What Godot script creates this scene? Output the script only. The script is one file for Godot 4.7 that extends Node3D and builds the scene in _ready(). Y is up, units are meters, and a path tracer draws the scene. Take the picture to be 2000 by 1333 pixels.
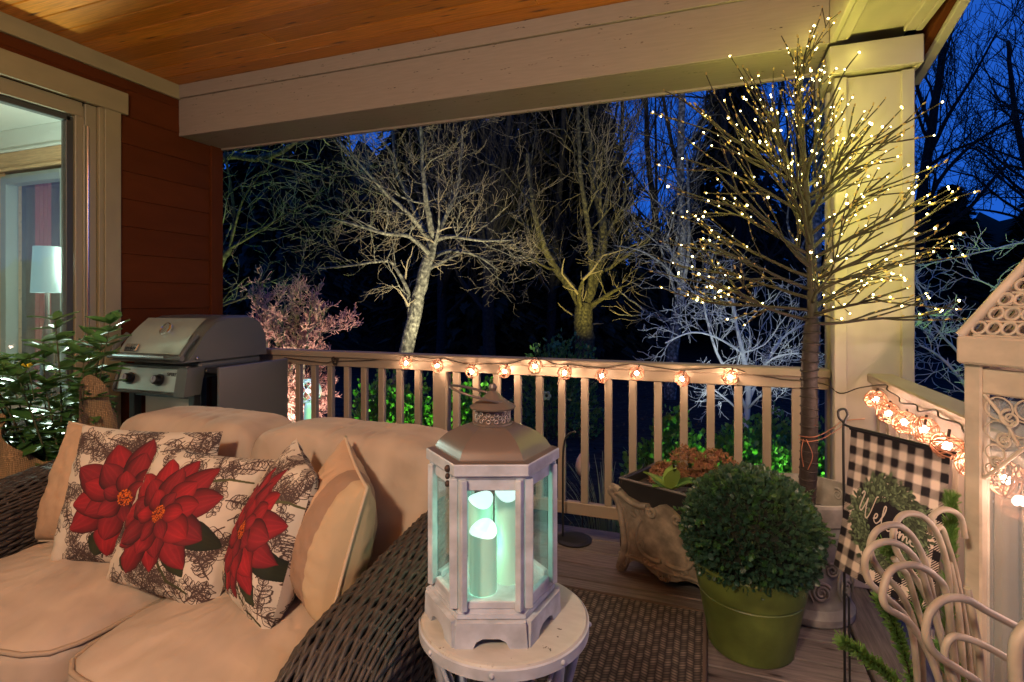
extends Node3D
# A covered porch at dusk: loveseat, lanterns, planters and a lit twig tree, with floodlit garden trees beyond the railing.

const EYE := Vector3(0, 1.24, 0)
const WALL_X := -3.39
const CEIL_Y := 2.716
const BEAM_Y := 2.373
const GROUND_Y := -0.8

var rng := RandomNumberGenerator.new()
var box_cache := {}
var names := {}


class MB:
	var v := PackedVector3Array()
	var n := PackedVector3Array()
	var uv := PackedVector2Array()
	var ix := PackedInt32Array()

	func tri(a: Vector3, b: Vector3, c: Vector3, out := Vector3.ZERO) -> void:
		var nn := (b - a).cross(c - a).normalized()
		if out != Vector3.ZERO and nn.dot(out) < 0.0:
			nn = -nn
			var s := b
			b = c
			c = s
		var i := v.size()
		v.push_back(a); v.push_back(b); v.push_back(c)
		n.push_back(nn); n.push_back(nn); n.push_back(nn)
		uv.push_back(Vector2(0, 0)); uv.push_back(Vector2(1, 0)); uv.push_back(Vector2(1, 1))
		ix.push_back(i); ix.push_back(i + 2); ix.push_back(i + 1)

	func quad(a: Vector3, b: Vector3, c: Vector3, d: Vector3, out := Vector3.ZERO) -> void:
		var nn := (c - a).cross(d - b).normalized()
		if out != Vector3.ZERO and nn.dot(out) < 0.0:
			nn = -nn
			var s := b
			b = d
			d = s
		var i := v.size()
		v.push_back(a); v.push_back(b); v.push_back(c); v.push_back(d)
		for k in 4:
			n.push_back(nn)
		uv.push_back(Vector2(0, 1)); uv.push_back(Vector2(1, 1)); uv.push_back(Vector2(1, 0)); uv.push_back(Vector2(0, 0))
		ix.push_back(i); ix.push_back(i + 2); ix.push_back(i + 1)
		ix.push_back(i); ix.push_back(i + 3); ix.push_back(i + 2)

	func box(c: Vector3, s: Vector3, b := Basis.IDENTITY, bev := 0.0) -> void:
		var h := s * 0.5
		bev = minf(bev, minf(h.x, minf(h.y, h.z)) * 0.9)
		if bev <= 0.0:
			for ax in 3:
				for sg in [-1.0, 1.0]:
					var o := Vector3.ZERO
					o[ax] = sg
					var q := []
					for k in [[-1, -1], [1, -1], [1, 1], [-1, 1]]:
						var p := Vector3.ZERO
						p[ax] = sg * h[ax]
						p[(ax + 1) % 3] = k[0] * h[(ax + 1) % 3]
						p[(ax + 2) % 3] = k[1] * h[(ax + 2) % 3]
						q.append(c + b * p)
					quad(q[0], q[1], q[2], q[3], b * o)
			return
		var pt := func(ax: int, sx: float, sy: float, sz: float) -> Vector3:
			var g := Vector3(sx, sy, sz)
			var p := Vector3(sx * (h.x - bev), sy * (h.y - bev), sz * (h.z - bev))
			p[ax] = g[ax] * h[ax]
			return c + b * p
		for ax in 3:
			for sg in [-1.0, 1.0]:
				var o := Vector3.ZERO
				o[ax] = sg
				var q := []
				for k in [[-1.0, -1.0], [1.0, -1.0], [1.0, 1.0], [-1.0, 1.0]]:
					var g := Vector3.ZERO
					g[ax] = sg
					g[(ax + 1) % 3] = k[0]
					g[(ax + 2) % 3] = k[1]
					q.append(pt.call(ax, g.x, g.y, g.z))
				quad(q[0], q[1], q[2], q[3], b * o)
			var a2 := (ax + 1) % 3
			for s1 in [-1.0, 1.0]:
				for s2 in [-1.0, 1.0]:
					var g := Vector3.ZERO
					g[ax] = s1
					g[a2] = s2
					var g1 := g
					var g2 := g
					g1[(ax + 2) % 3] = -1.0
					g2[(ax + 2) % 3] = 1.0
					quad(pt.call(ax, g1.x, g1.y, g1.z), pt.call(ax, g2.x, g2.y, g2.z), pt.call(a2, g2.x, g2.y, g2.z), pt.call(a2, g1.x, g1.y, g1.z), b * g)
		for sx in [-1.0, 1.0]:
			for sy in [-1.0, 1.0]:
				for sz in [-1.0, 1.0]:
					tri(pt.call(0, sx, sy, sz), pt.call(1, sx, sy, sz), pt.call(2, sx, sy, sz), b * Vector3(sx, sy, sz))

	func tube(p: PackedVector3Array, r: PackedFloat32Array, sides := 6, caps := true, closed := false, flat := 1.0) -> void:
		var m := p.size()
		if m < 2:
			return
		var t := (p[1] - p[0]).normalized()
		var x := t.cross(Vector3.UP)
		if x.length() < 0.05:
			x = t.cross(Vector3.RIGHT)
		x = x.normalized()
		var base := v.size()
		var cs := PackedFloat32Array()
		var sn := PackedFloat32Array()
		for k in sides:
			cs.push_back(cos(TAU * k / sides))
			sn.push_back(sin(TAU * k / sides))
		var run := 0.0
		for i in m:
			var a := p[(i - 1 + m) % m] if (closed or i > 0) else p[0]
			var b := p[(i + 1) % m] if (closed or i < m - 1) else p[m - 1]
			t = (b - a).normalized()
			x = (x - t * x.dot(t)).normalized()
			var y := t.cross(x)
			var rr := r[i] if i < r.size() else r[r.size() - 1]
			if i > 0:
				run += p[i].distance_to(p[i - 1])
			for k in sides:
				var d := x * cs[k] + y * sn[k] * flat
				v.push_back(p[i] + d * rr)
				n.push_back(d)
				uv.push_back(Vector2(float(k) / sides, run))
		var rings := m if closed else m - 1
		for i in rings:
			var b0 := base + i * sides
			var b1 := base + ((i + 1) % m) * sides
			for k in sides:
				var k1 := (k + 1) % sides
				ix.push_back(b0 + k); ix.push_back(b1 + k1); ix.push_back(b0 + k1)
				ix.push_back(b0 + k); ix.push_back(b1 + k); ix.push_back(b1 + k1)
		if caps and not closed:
			for e in [0, m - 1]:
				var i0 := v.size()
				var o := (p[0] - p[1]).normalized() if e == 0 else (p[m - 1] - p[m - 2]).normalized()
				for k in sides:
					v.push_back(v[base + e * sides + k])
					n.push_back(o)
					uv.push_back(Vector2.ZERO)
				for k in range(1, sides - 1):
					if e == 0:
						ix.push_back(i0); ix.push_back(i0 + k); ix.push_back(i0 + k + 1)
					else:
						ix.push_back(i0); ix.push_back(i0 + k + 1); ix.push_back(i0 + k)

	# profile of (radius, height) from the bottom up on the outside; each step shaded on its own unless smooth
	func lathe(prof: Array, seg := 24, c := Vector3.ZERO, smooth := false, squash := Vector2(1, 1), turn := 0.0) -> void:
		var m := prof.size()
		var nor := []
		for i in m:
			var a: Vector2 = prof[maxi(i - 1, 0)]
			var b: Vector2 = prof[mini(i + 1, m - 1)]
			var d := b - a
			nor.append(Vector2(d.y, -d.x).normalized())
		for i in m - 1:
			var p0: Vector2 = prof[i]
			var p1: Vector2 = prof[i + 1]
			var d := p1 - p0
			if d.length() < 1e-6:
				continue
			var fn := Vector2(d.y, -d.x).normalized()
			var n0: Vector2 = nor[i] if smooth else fn
			var n1: Vector2 = nor[i + 1] if smooth else fn
			var base := v.size()
			for k in seg + 1:
				var a := TAU * k / seg + turn
				var e := Vector3(cos(a) * squash.x, 0, sin(a) * squash.y)
				v.push_back(c + e * p0.x + Vector3(0, p0.y, 0))
				v.push_back(c + e * p1.x + Vector3(0, p1.y, 0))
				n.push_back((e * n0.x + Vector3(0, n0.y, 0)).normalized())
				n.push_back((e * n1.x + Vector3(0, n1.y, 0)).normalized())
				uv.push_back(Vector2(float(k) / seg, float(i) / m))
				uv.push_back(Vector2(float(k) / seg, float(i + 1) / m))
			for k in seg:
				var b := base + k * 2
				ix.push_back(b); ix.push_back(b + 2); ix.push_back(b + 3)
				ix.push_back(b); ix.push_back(b + 3); ix.push_back(b + 1)

	func grid(nu: int, nv: int, f: Callable, flip := false, wrap := false) -> void:
		var p := PackedVector3Array()
		for j in nv + 1:
			for i in nu + 1:
				p.push_back(f.call(float(i) / nu, float(j) / nv))
		var base := v.size()
		for j in nv + 1:
			for i in nu + 1:
				var i0 := (i - 1 if i > 0 else (nu - 1 if wrap else 0))
				var i1 := (i + 1 if i < nu else (1 if wrap else nu))
				var du := p[j * (nu + 1) + i1] - p[j * (nu + 1) + i0]
				var dv := p[mini(j + 1, nv) * (nu + 1) + i] - p[maxi(j - 1, 0) * (nu + 1) + i]
				var nn := du.cross(dv)
				if nn.length() < 1e-12:
					nn = Vector3.UP
				nn = nn.normalized()
				v.push_back(p[j * (nu + 1) + i])
				n.push_back(-nn if flip else nn)
				uv.push_back(Vector2(float(i) / nu, 1.0 - float(j) / nv))
		for j in nv:
			for i in nu:
				var a := base + j * (nu + 1) + i
				var b := a + nu + 1
				if flip:
					ix.append_array(PackedInt32Array([a, a + 1, b + 1, a, b + 1, b]))
				else:
					ix.append_array(PackedInt32Array([a, b + 1, a + 1, a, b, b + 1]))

	func ball(c: Vector3, r: Vector3, nu := 12, nv := 8) -> void:
		grid(nu, nv, func(u: float, w: float) -> Vector3:
			var a := TAU * u
			var e := PI * (w - 0.5)
			return c + Vector3(cos(a) * cos(e) * r.x, sin(e) * r.y, -sin(a) * cos(e) * r.z), false, true)

	# a flat outline in its own x-y plane, pushed out along z
	func slab(poly: PackedVector2Array, depth: float, at := Transform3D.IDENTITY) -> void:
		var tr := Geometry2D.triangulate_polygon(poly)
		for s in [-0.5, 0.5]:
			var o: Vector3 = at.basis.z * signf(s)
			for k in range(0, tr.size(), 3):
				var q := []
				for e in 3:
					var p := poly[tr[k + e]]
					q.append(at * Vector3(p.x, p.y, depth * s))
				tri(q[0], q[1], q[2], o)
		var cw := Geometry2D.is_polygon_clockwise(poly)
		for k in poly.size():
			var a := poly[k]
			var b := poly[(k + 1) % poly.size()]
			var d := (b - a)
			var out := at.basis * Vector3(d.y, -d.x, 0) * (-1.0 if cw else 1.0)
			quad(at * Vector3(a.x, a.y, -depth / 2), at * Vector3(b.x, b.y, -depth / 2), at * Vector3(b.x, b.y, depth / 2), at * Vector3(a.x, a.y, depth / 2), out)

	func mesh() -> ArrayMesh:
		var a := []
		a.resize(Mesh.ARRAY_MAX)
		a[Mesh.ARRAY_VERTEX] = v
		a[Mesh.ARRAY_NORMAL] = n
		a[Mesh.ARRAY_TEX_UV] = uv
		a[Mesh.ARRAY_INDEX] = ix
		var m := ArrayMesh.new()
		m.add_surface_from_arrays(Mesh.PRIMITIVE_TRIANGLES, a)
		return m


# ---------- nodes ----------
func numbered(called: String) -> String:
	var k: int = names.get(called, 0)
	names[called] = k + 1
	return called if k == 0 else "%s_%03d" % [called, k]


func tag(o: Node, label: String, category: String, group := "") -> Node:
	o.set_meta("label", label)
	o.set_meta("category", category)
	if group != "":
		o.set_meta("group", group)
	return o


func thing(called: String, label: String, category: String, at := Vector3.ZERO, turn := 0.0, group := "") -> Node3D:
	var o := Node3D.new()
	o.name = numbered(called)
	o.position = at
	o.rotation.y = turn
	add_child(o, true)
	tag(o, label, category, group)
	return o


func struct(called: String) -> Node3D:
	var o := Node3D.new()
	o.name = numbered(called)
	add_child(o, true)
	o.set_meta("kind", "structure")
	return o


func part(called: String, m, mat: Material, parent: Node, kind := "") -> MeshInstance3D:
	var o := MeshInstance3D.new()
	o.name = called
	o.mesh = m.mesh() if m is MB else m
	o.material_override = mat
	parent.add_child(o, true)
	if kind != "":
		o.set_meta("kind", kind)
	return o


func many(called: String, m: Mesh, mat: Material, parent: Node, where: Array) -> MultiMeshInstance3D:
	var mm := MultiMesh.new()
	mm.transform_format = MultiMesh.TRANSFORM_3D
	mm.mesh = m
	mm.instance_count = where.size()
	for i in where.size():
		mm.set_instance_transform(i, where[i])
	var o := MultiMeshInstance3D.new()
	o.name = called
	o.multimesh = mm
	o.material_override = mat
	parent.add_child(o, true)
	o.set_meta("kind", "stuff")
	return o


func bevel_box(s: Vector3, bev: float) -> ArrayMesh:
	var key := "%.3f %.3f %.3f %.4f" % [s.x, s.y, s.z, bev]
	if not box_cache.has(key):
		var m := MB.new()
		m.box(Vector3.ZERO, s, Basis.IDENTITY, bev)
		box_cache[key] = m.mesh()
	return box_cache[key]


const ALONG_Z := Basis(Vector3(0, 0, 1), Vector3(0, 1, 0), Vector3(-1, 0, 0))   # the board's own x runs along the world's z
const UPRIGHT := Basis(Vector3(0, 1, 0), Vector3(-1, 0, 0), Vector3(0, 0, 1))   # the board's own x runs upwards


# a board whose own x is its length, so that the grain follows it
func board(called: String, mat: Material, parent: Node, c: Vector3, s: Vector3, b := Basis.IDENTITY, bev := 0.003) -> MeshInstance3D:
	var o := part(called, bevel_box(s, bev), mat, parent)
	o.transform = Transform3D(b, c)
	return o


func omni(parent: Node, at: Vector3, color: Color, energy: float, size := 0.01) -> OmniLight3D:
	var l := OmniLight3D.new()
	l.name = "light"
	l.light_color = color
	l.light_energy = energy
	l.omni_range = 12.0
	l.omni_attenuation = 2.0
	l.light_size = size
	l.shadow_enabled = true
	parent.add_child(l, true)
	l.position = at
	return l


func P(a: Array) -> PackedVector3Array:
	var p := PackedVector3Array()
	for i in range(0, a.size(), 3):
		p.push_back(Vector3(a[i], a[i + 1], a[i + 2]))
	return p


# points along a smooth curve through the given ones
func smooth(p: PackedVector3Array, steps: int, closed := false) -> PackedVector3Array:
	var o := PackedVector3Array()
	var m := p.size()
	var last := m if closed else m - 1
	for i in last:
		var a := p[(i - 1 + m) % m] if (closed or i > 0) else p[0]
		var b := p[i]
		var c := p[(i + 1) % m]
		var d := p[(i + 2) % m] if (closed or i < m - 2) else p[m - 1]
		for k in steps:
			o.push_back(b.cubic_interpolate(c, a, d, float(k) / steps))
	if not closed:
		o.push_back(p[m - 1])
	return o


func radii(a: float, b: float, m: int) -> PackedFloat32Array:
	var r := PackedFloat32Array()
	for i in m:
		r.push_back(lerpf(a, b, float(i) / maxf(m - 1, 1)))
	return r


func rod(m: MB, p: PackedVector3Array, r: float, sides := 6, closed := false) -> void:
	m.tube(p, PackedFloat32Array([r]), sides, true, closed)


# ---------- materials ----------
func mat(called: String, c: Color, rough := 0.7, metal := 0.0) -> StandardMaterial3D:
	var m := StandardMaterial3D.new()
	m.resource_name = called
	m.albedo_color = c.linear_to_srgb()
	m.roughness = rough
	m.metallic = metal
	return m


func noise(freq: float, seed_: int, oct := 4, size := 256, lo := 0.0, hi := 1.0, kind := FastNoiseLite.TYPE_SIMPLEX_SMOOTH) -> NoiseTexture2D:
	var f := FastNoiseLite.new()
	f.noise_type = kind
	f.seed = seed_
	f.frequency = freq
	f.fractal_octaves = oct
	var t := NoiseTexture2D.new()
	t.width = size
	t.height = size
	t.seamless = true
	t.noise = f
	var g := Gradient.new()
	g.set_color(0, Color(lo, lo, lo))
	g.set_color(1, Color(hi, hi, hi))
	t.color_ramp = g
	return t


func tri_map(m: StandardMaterial3D, scale: Vector3, world := false, offset := Vector3.ZERO) -> void:
	m.uv1_triplanar = true
	m.uv1_world_triplanar = world
	m.uv1_scale = scale
	m.uv1_offset = offset


func relief(m: StandardMaterial3D, t: Texture2D, cm: float) -> void:
	m.heightmap_enabled = true
	m.heightmap_texture = t
	m.heightmap_scale = cm


func glow(called: String, c: Color, energy: float) -> StandardMaterial3D:
	var m := mat(called, Color(0.8, 0.8, 0.8), 0.5)
	m.emission_enabled = true
	m.emission = c.linear_to_srgb()
	m.emission_energy_multiplier = energy
	return m


# a grain picture: streaks along x, wavering, with knots
func wood_image(w: int, h: int, seed_: int, knots: int, dark: float) -> ImageTexture:
	var f := FastNoiseLite.new()
	f.seed = seed_
	f.frequency = 1.0
	f.fractal_octaves = 3
	var r := RandomNumberGenerator.new()
	r.seed = seed_
	var kn := []
	for k in knots:
		kn.append(Vector3(r.randf() * w, r.randf() * h, r.randf_range(3.0, 7.0)))
	var img := Image.create(w, h, false, Image.FORMAT_RGB8)
	for y in h:
		for x in w:
			var fx := absf(x - w * 0.5) * 2.0 / w   # mirrored, so that it repeats without a seam
			var yy := float(y)
			var kd := 0.0
			for k in kn:
				var dx: float = (x - k.x) / (k.z * 2.2)
				var dy: float = (y - k.y) / k.z
				var q := dx * dx + dy * dy
				if q < 9.0:
					kd = maxf(kd, exp(-q * 1.6))
					yy += dy * 5.0 * exp(-q * 0.5)
			var g := f.get_noise_2d(fx * 3.0, yy * 0.11) * 0.6 + f.get_noise_2d(fx * 9.0 + 40.0, yy * 0.45) * 0.4
			var val := clampf(0.86 + g * dark - kd * 0.55, 0.1, 1.0)
			img.set_pixel(x, y, Color(val, val * (1.0 - 0.12 * kd), val * (1.0 - 0.2 * kd)))
	return ImageTexture.create_from_image(img)


func variants(called: String, c: Color, rough: float, tex: Texture2D, scale: Vector3, count: int, spread: float, bump := 0.0) -> Array:
	var a := []
	for k in count:
		var s := 1.0 + spread * (float(k) / maxf(count - 1, 1) * 2.0 - 1.0)
		var m := mat(called, Color(c.r * s, c.g * s, c.b * s), rough)
		m.albedo_texture = tex
		tri_map(m, scale, false, Vector3(0.37 * k, 0.23 * k, 0.61 * k))
		if bump > 0.0:
			relief(m, tex, bump)
		a.append(m)
	return a


var M := {}


func make_materials() -> void:
	var pine := wood_image(512, 256, 5, 9, 0.22)
	var sawn := noise(0.03, 3, 4, 256, 0.88, 1.0)
	var dirt := noise(0.012, 9, 5, 512, 0.72, 1.0)
	var old := wood_image(512, 256, 8, 4, 0.35)
	M.pine = variants("stained_pine", Color(0.76, 0.25, 0.022), 0.34, pine, Vector3(0.55, 3.6, 3.6), 5, 0.16, 0.03)
	M.knotty = variants("pale_pine", Color(0.78, 0.48, 0.25), 0.5, pine, Vector3(0.6, 3, 3), 2, 0.05)
	var spots := noise(0.006, 21, 3, 512, 0.93, 1.0)
	M.cream = []
	for k in 3:
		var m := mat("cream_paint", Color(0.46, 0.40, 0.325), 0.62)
		m.albedo_texture = spots
		tri_map(m, Vector3(0.9, 2.2, 2.2), false, Vector3(0.3 * k, 0.5 * k, 0.2 * k))
		relief(m, old, 0.06)
		M.cream.append(m)
	M.rail = []
	for k in 3:
		var m := mat("tan_paint", Color(0.31 + 0.015 * k, 0.245 + 0.012 * k, 0.175 + 0.01 * k), 0.6)
		m.albedo_texture = spots
		tri_map(m, Vector3(0.8, 3, 3), false, Vector3(0.3 * k, 0.5 * k, 0.2 * k))
		relief(m, old, 0.05)
		M.rail.append(m)
	M.red = variants("red_siding_paint", Color(0.10, 0.026, 0.007), 0.8, spots, Vector3(0.7, 2.5, 2.5), 3, 0.06)
	for m in M.red:
		m.metallic_specular = 0.2
	M.trim = []
	for k in 3:
		var m := mat("olive_tan_trim_paint", Color(0.31, 0.262, 0.150), 0.6)
		m.albedo_texture = spots
		tri_map(m, Vector3(0.9, 2.2, 2.2), false, Vector3(0.3 * k, 0.5 * k, 0.2 * k))
		M.trim.append(m)
	M.beam = []
	for k in 3:
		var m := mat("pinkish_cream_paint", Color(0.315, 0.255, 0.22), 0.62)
		m.albedo_texture = spots
		tri_map(m, Vector3(0.5, 2.0, 2.0), false, Vector3(0.3 * k, 0.5 * k, 0.2 * k))
		relief(m, old, 0.08)
		M.beam.append(m)
	M.deck = variants("weathered_deck", Color(0.175, 0.152, 0.137), 0.62, old, Vector3(0.55, 2.2, 2.2), 5, 0.16, 0.08)
	M.vinyl = mat("tan_vinyl", Color(0.27, 0.235, 0.15), 0.4)
	M.gasket = mat("dark_frame", Color(0.05, 0.055, 0.05), 0.4)
	M.glass = mat("glass", Color(0.5, 0.53, 0.52, 0.012), 0.03)
	M.glass.transparency = BaseMaterial3D.TRANSPARENCY_ALPHA
	M.steel = mat("stainless_steel", Color(0.50, 0.58, 0.53), 0.4, 0.5)
	M.steel.roughness_texture = noise(0.02, 4, 4, 256, 0.35, 0.6)
	tri_map(M.steel, Vector3(1, 6, 6))
	M.chrome = mat("chrome", Color(0.75, 0.75, 0.75), 0.15, 1.0)
	M.enamel = mat("grey_enamel", Color(0.085, 0.090, 0.082), 0.42)
	M.black = mat("black_metal", Color(0.012, 0.012, 0.012), 0.45)
	M.plastic = mat("black_plastic", Color(0.02, 0.02, 0.02), 0.35)
	M.white = mat("white_plaster", Color(0.7, 0.74, 0.70), 0.85)
	M.soil = mat("soil", Color(0.025, 0.017, 0.012), 0.95)
	var specks := speck_image(4, 90)
	for m in M.beam:
		m.albedo_texture = specks
	var weave := weave_image()
	M.linen = mat("tan_canvas", Color(0.49, 0.39, 0.29), 0.85)
	M.linen.albedo_texture = noise(0.008, 31, 4, 256, 0.84, 1.0)
	tri_map(M.linen, Vector3(1.7, 1.7, 1.7))
	var crease := noise(0.0075, 33, 3, 256, 0.0, 1.0)
	crease.noise.fractal_type = FastNoiseLite.FRACTAL_RIDGED
	relief(M.linen, crease, 0.55)
	M.linen.rim_enabled = true
	M.linen.rim = 0.25
	M.piping = mat("piping", Color(0.34, 0.26, 0.18), 0.8)
	M.burlap = mat("burlap", Color(0.46, 0.29, 0.13), 0.95)
	M.burlap.albedo_texture = weave
	tri_map(M.burlap, Vector3(9, 9, 9))
	relief(M.burlap, weave, 0.12)
	M.wicker = mat("dark_wicker", Color(0.078, 0.064, 0.054), 0.58)
	M.wicker.albedo_texture = noise(0.05, 41, 3, 128, 0.55, 1.0)
	tri_map(M.wicker, Vector3(5, 5, 5))
	M.shade = mat("dark_core", Color(0.010, 0.008, 0.007), 0.9)
	M.chalk = mat("distressed_white_paint", Color(0.60, 0.65, 0.72), 0.6)
	M.chalk.albedo_texture = dirt
	tri_map(M.chalk, Vector3(2.4, 2.4, 2.4), true)
	M.tabletop = mat("white_enamel", Color(0.50, 0.49, 0.44), 0.42)
	M.tabletop.albedo_texture = specks
	tri_map(M.tabletop, Vector3(1.6, 1.6, 1.6), true)
	M.bronze = mat("brushed_bronze", Color(0.125, 0.098, 0.080), 0.6, 0.1)
	M.bronze.roughness_texture = noise(0.02, 6, 4, 128, 0.5, 0.7)
	tri_map(M.bronze, Vector3(4, 4, 4))
	M.rust = mat("worn_iron", Color(0.06, 0.04, 0.032), 0.6, 0.5)
	M.rug = mat("woven_rug", Color(0.25, 0.21, 0.165), 0.9)
	var rug := rug_image()
	M.rug.albedo_texture = rug
	M.rug.uv1_scale = Vector3(1, 1, 1)
	relief(M.rug, rug, 0.35)
	M.cast = mat("antique_cast_stone", Color(0.36, 0.30, 0.215), 0.75)
	M.cast.albedo_texture = noise(0.02, 51, 5, 256, 0.62, 1.0)
	tri_map(M.cast, Vector3(2.5, 2.5, 2.5))
	relief(M.cast, noise(0.05, 52, 4, 256), 0.15)
	M.urn = mat("pale_cast_resin", Color(0.36, 0.34, 0.29), 0.7)
	M.urn.albedo_texture = noise(0.02, 53, 5, 256, 0.62, 1.0)
	tri_map(M.urn, Vector3(2, 2, 2))
	relief(M.urn, noise(0.05, 54, 4, 256), 0.1)
	M.green_pot = mat("olive_glazed_clay", Color(0.145, 0.205, 0.040), 0.45)
	M.green_pot.albedo_texture = noise(0.012, 55, 5, 256, 0.6, 1.0)
	tri_map(M.green_pot, Vector3(2, 2, 2))
	relief(M.green_pot, noise(0.02, 56, 4, 256), 0.12)
	M.twig = mat("brown_twig_wrap", Color(0.023, 0.014, 0.010), 0.65)
	relief(M.twig, noise(0.05, 57, 4, 128), 0.2)
	tri_map(M.twig, Vector3(4, 9, 4))
	M.bud = mat("tan_bud", Color(0.42, 0.28, 0.11), 0.6)
	M.rattan = mat("copper_rattan", Color(0.50, 0.22, 0.12), 0.5)
	M.cord = mat("brown_cord", Color(0.03, 0.018, 0.012), 0.6)
	M.copper = mat("copper_wire", Color(0.45, 0.18, 0.10), 0.4, 0.6)
	M.cane = mat("cream_cane", Color(0.54, 0.46, 0.35), 0.5)
	M.cane.albedo_texture = noise(0.03, 58, 4, 128, 0.68, 1.0)
	tri_map(M.cane, Vector3(4, 4, 4))
	M.ivory = mat("ivory_paint", Color(0.68, 0.58, 0.44), 0.55)
	M.ivory.albedo_texture = dirt
	tri_map(M.ivory, Vector3(2.2, 2.2, 2.2), true)
	M.dusty = mat("dusty_glass", Color(0.50, 0.55, 0.55, 0.24), 0.35)
	M.dusty.transparency = BaseMaterial3D.TRANSPARENCY_ALPHA
	M.ground = mat("garden_soil", Color(0.014, 0.010, 0.005), 0.95)
	M.ground.albedo_texture = noise(0.03, 61, 5, 512, 0.4, 1.0)
	tri_map(M.ground, Vector3(0.3, 0.3, 0.3), true)
	relief(M.ground, noise(0.03, 62, 5, 256), 4.0)
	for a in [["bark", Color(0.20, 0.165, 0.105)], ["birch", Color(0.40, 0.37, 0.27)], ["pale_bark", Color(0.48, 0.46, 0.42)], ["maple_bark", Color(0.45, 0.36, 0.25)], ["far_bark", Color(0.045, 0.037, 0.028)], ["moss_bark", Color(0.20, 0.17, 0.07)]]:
		var m := mat(a[0], a[1], 0.85)
		m.albedo_texture = noise(0.035, 70, 6, 256, 0.05, 1.0)
		tri_map(m, Vector3(1.5, 1.1, 1.5))
		relief(m, noise(0.04, 71, 5, 256), 1.2)
		M[a[0]] = m
	M.red_twig = mat("red_twig", Color(0.55, 0.28, 0.23), 0.7)
	M.dogwood = mat("grey_twig", Color(0.50, 0.48, 0.44), 0.7)
	M.brown_twig = mat("brown_twig", Color(0.21, 0.165, 0.10), 0.8)
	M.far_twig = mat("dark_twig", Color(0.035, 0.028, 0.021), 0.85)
	M.green_twig = mat("mossy_twig", Color(0.20, 0.22, 0.10), 0.8)
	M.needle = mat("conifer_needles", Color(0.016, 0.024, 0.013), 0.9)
	M.leaf = leafy("shrub_leaf", Color(0.06, 0.16, 0.025), 0.4)
	M.lime = leafy("lime_leaf", Color(0.14, 0.22, 0.03), 0.4)
	M.box_leaf = leafy("boxwood_leaf", Color(0.018, 0.056, 0.036), 0.36)
	M.box_leaf2 = leafy("young_boxwood_leaf", Color(0.025, 0.085, 0.022), 0.36)
	M.laurel = leafy("glossy_laurel_leaf", Color(0.045, 0.125, 0.030), 0.32)
	M.dry = leafy("dry_petal", Color(0.20, 0.075, 0.035), 0.7)
	M.fir = leafy("fir_needle", Color(0.10, 0.21, 0.045), 0.5)
	M.moss = mat("moss", Color(0.07, 0.10, 0.015), 0.95)
	M.stem = mat("stem", Color(0.06, 0.06, 0.02), 0.7)
	M.bulb = glow("lit_bulb", Color(1.0, 0.82, 0.68), 40.0)
	M.led = glow("lit_led", Color(1.0, 0.86, 0.38), 13.0)


func leafy(called: String, c: Color, rough: float) -> StandardMaterial3D:
	var m := mat(called, c, rough)
	m.backlight_enabled = true
	m.backlight = Color(0.35, 0.4, 0.2)
	return m


# small dark specks and pin holes on old paint
func speck_image(seed_: int, count: int) -> ImageTexture:
	var s := 512
	var r := RandomNumberGenerator.new()
	r.seed = seed_
	var f := FastNoiseLite.new()
	f.seed = seed_
	f.frequency = 0.02
	var img := Image.create(s, s, false, Image.FORMAT_RGB8)
	for y in s:
		for x in s:
			var k := 0.96 + 0.04 * f.get_noise_2d(x, y * 3.0)
			img.set_pixel(x, y, Color(k, k, k))
	for q in count:
		var o := Vector2(r.randf() * s, r.randf() * s)
		var d := r.randf_range(0.25, 0.8)
		for j in r.randi_range(1, 5):
			dab(img, o.x + r.randfn() * 3.0, o.y + r.randfn() * 2.0, r.randf_range(0.5, 1.8), Color(d, d * 0.95, d * 0.9))
	return ImageTexture.create_from_image(img)


func weave_image() -> ImageTexture:
	var s := 128
	var img := Image.create(s, s, false, Image.FORMAT_RGB8)
	for y in s:
		for x in s:
			var over := (int(x / 8.0) + int(y / 8.0)) % 2 == 0
			var a := absf(fposmod(x, 8.0) - 3.5) / 4.0
			var b := absf(fposmod(y, 8.0) - 3.5) / 4.0
			var k := 1.0 - 0.55 * (b * b if over else a * a)
			k *= 0.85 + 0.15 * sin(x * 12.9898 * int(y / 8.0 + 1))
			img.set_pixel(x, y, Color(k, k, k))
	return ImageTexture.create_from_image(img)


# ropy columns with slanted strands, as the flat-woven outdoor rug has them
func rug_image() -> ImageTexture:
	var s := 256
	var img := Image.create(s, s, false, Image.FORMAT_RGB8)
	for y in s:
		for x in s:
			var col := int(x / 32.0)
			var fx := fposmod(x, 32.0) / 32.0
			var dir := 1.0 if col % 2 == 0 else -1.0
			var ph := fposmod((y + dir * fx * 14.0) / 21.333, 1.0)
			var strand := sin(PI * ph)
			var edge := sin(PI * fx)
			var k := 0.25 + 0.75 * pow(strand, 0.6) * pow(edge, 0.45)
			var tone := 0.82 + 0.18 * sin(float(int((y + dir * fx * 14.0) / 21.333) * 5 + col * 3))
			k *= tone
			img.set_pixel(x, y, Color(k, k * 0.98, k * 0.95))
	return ImageTexture.create_from_image(img)


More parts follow.
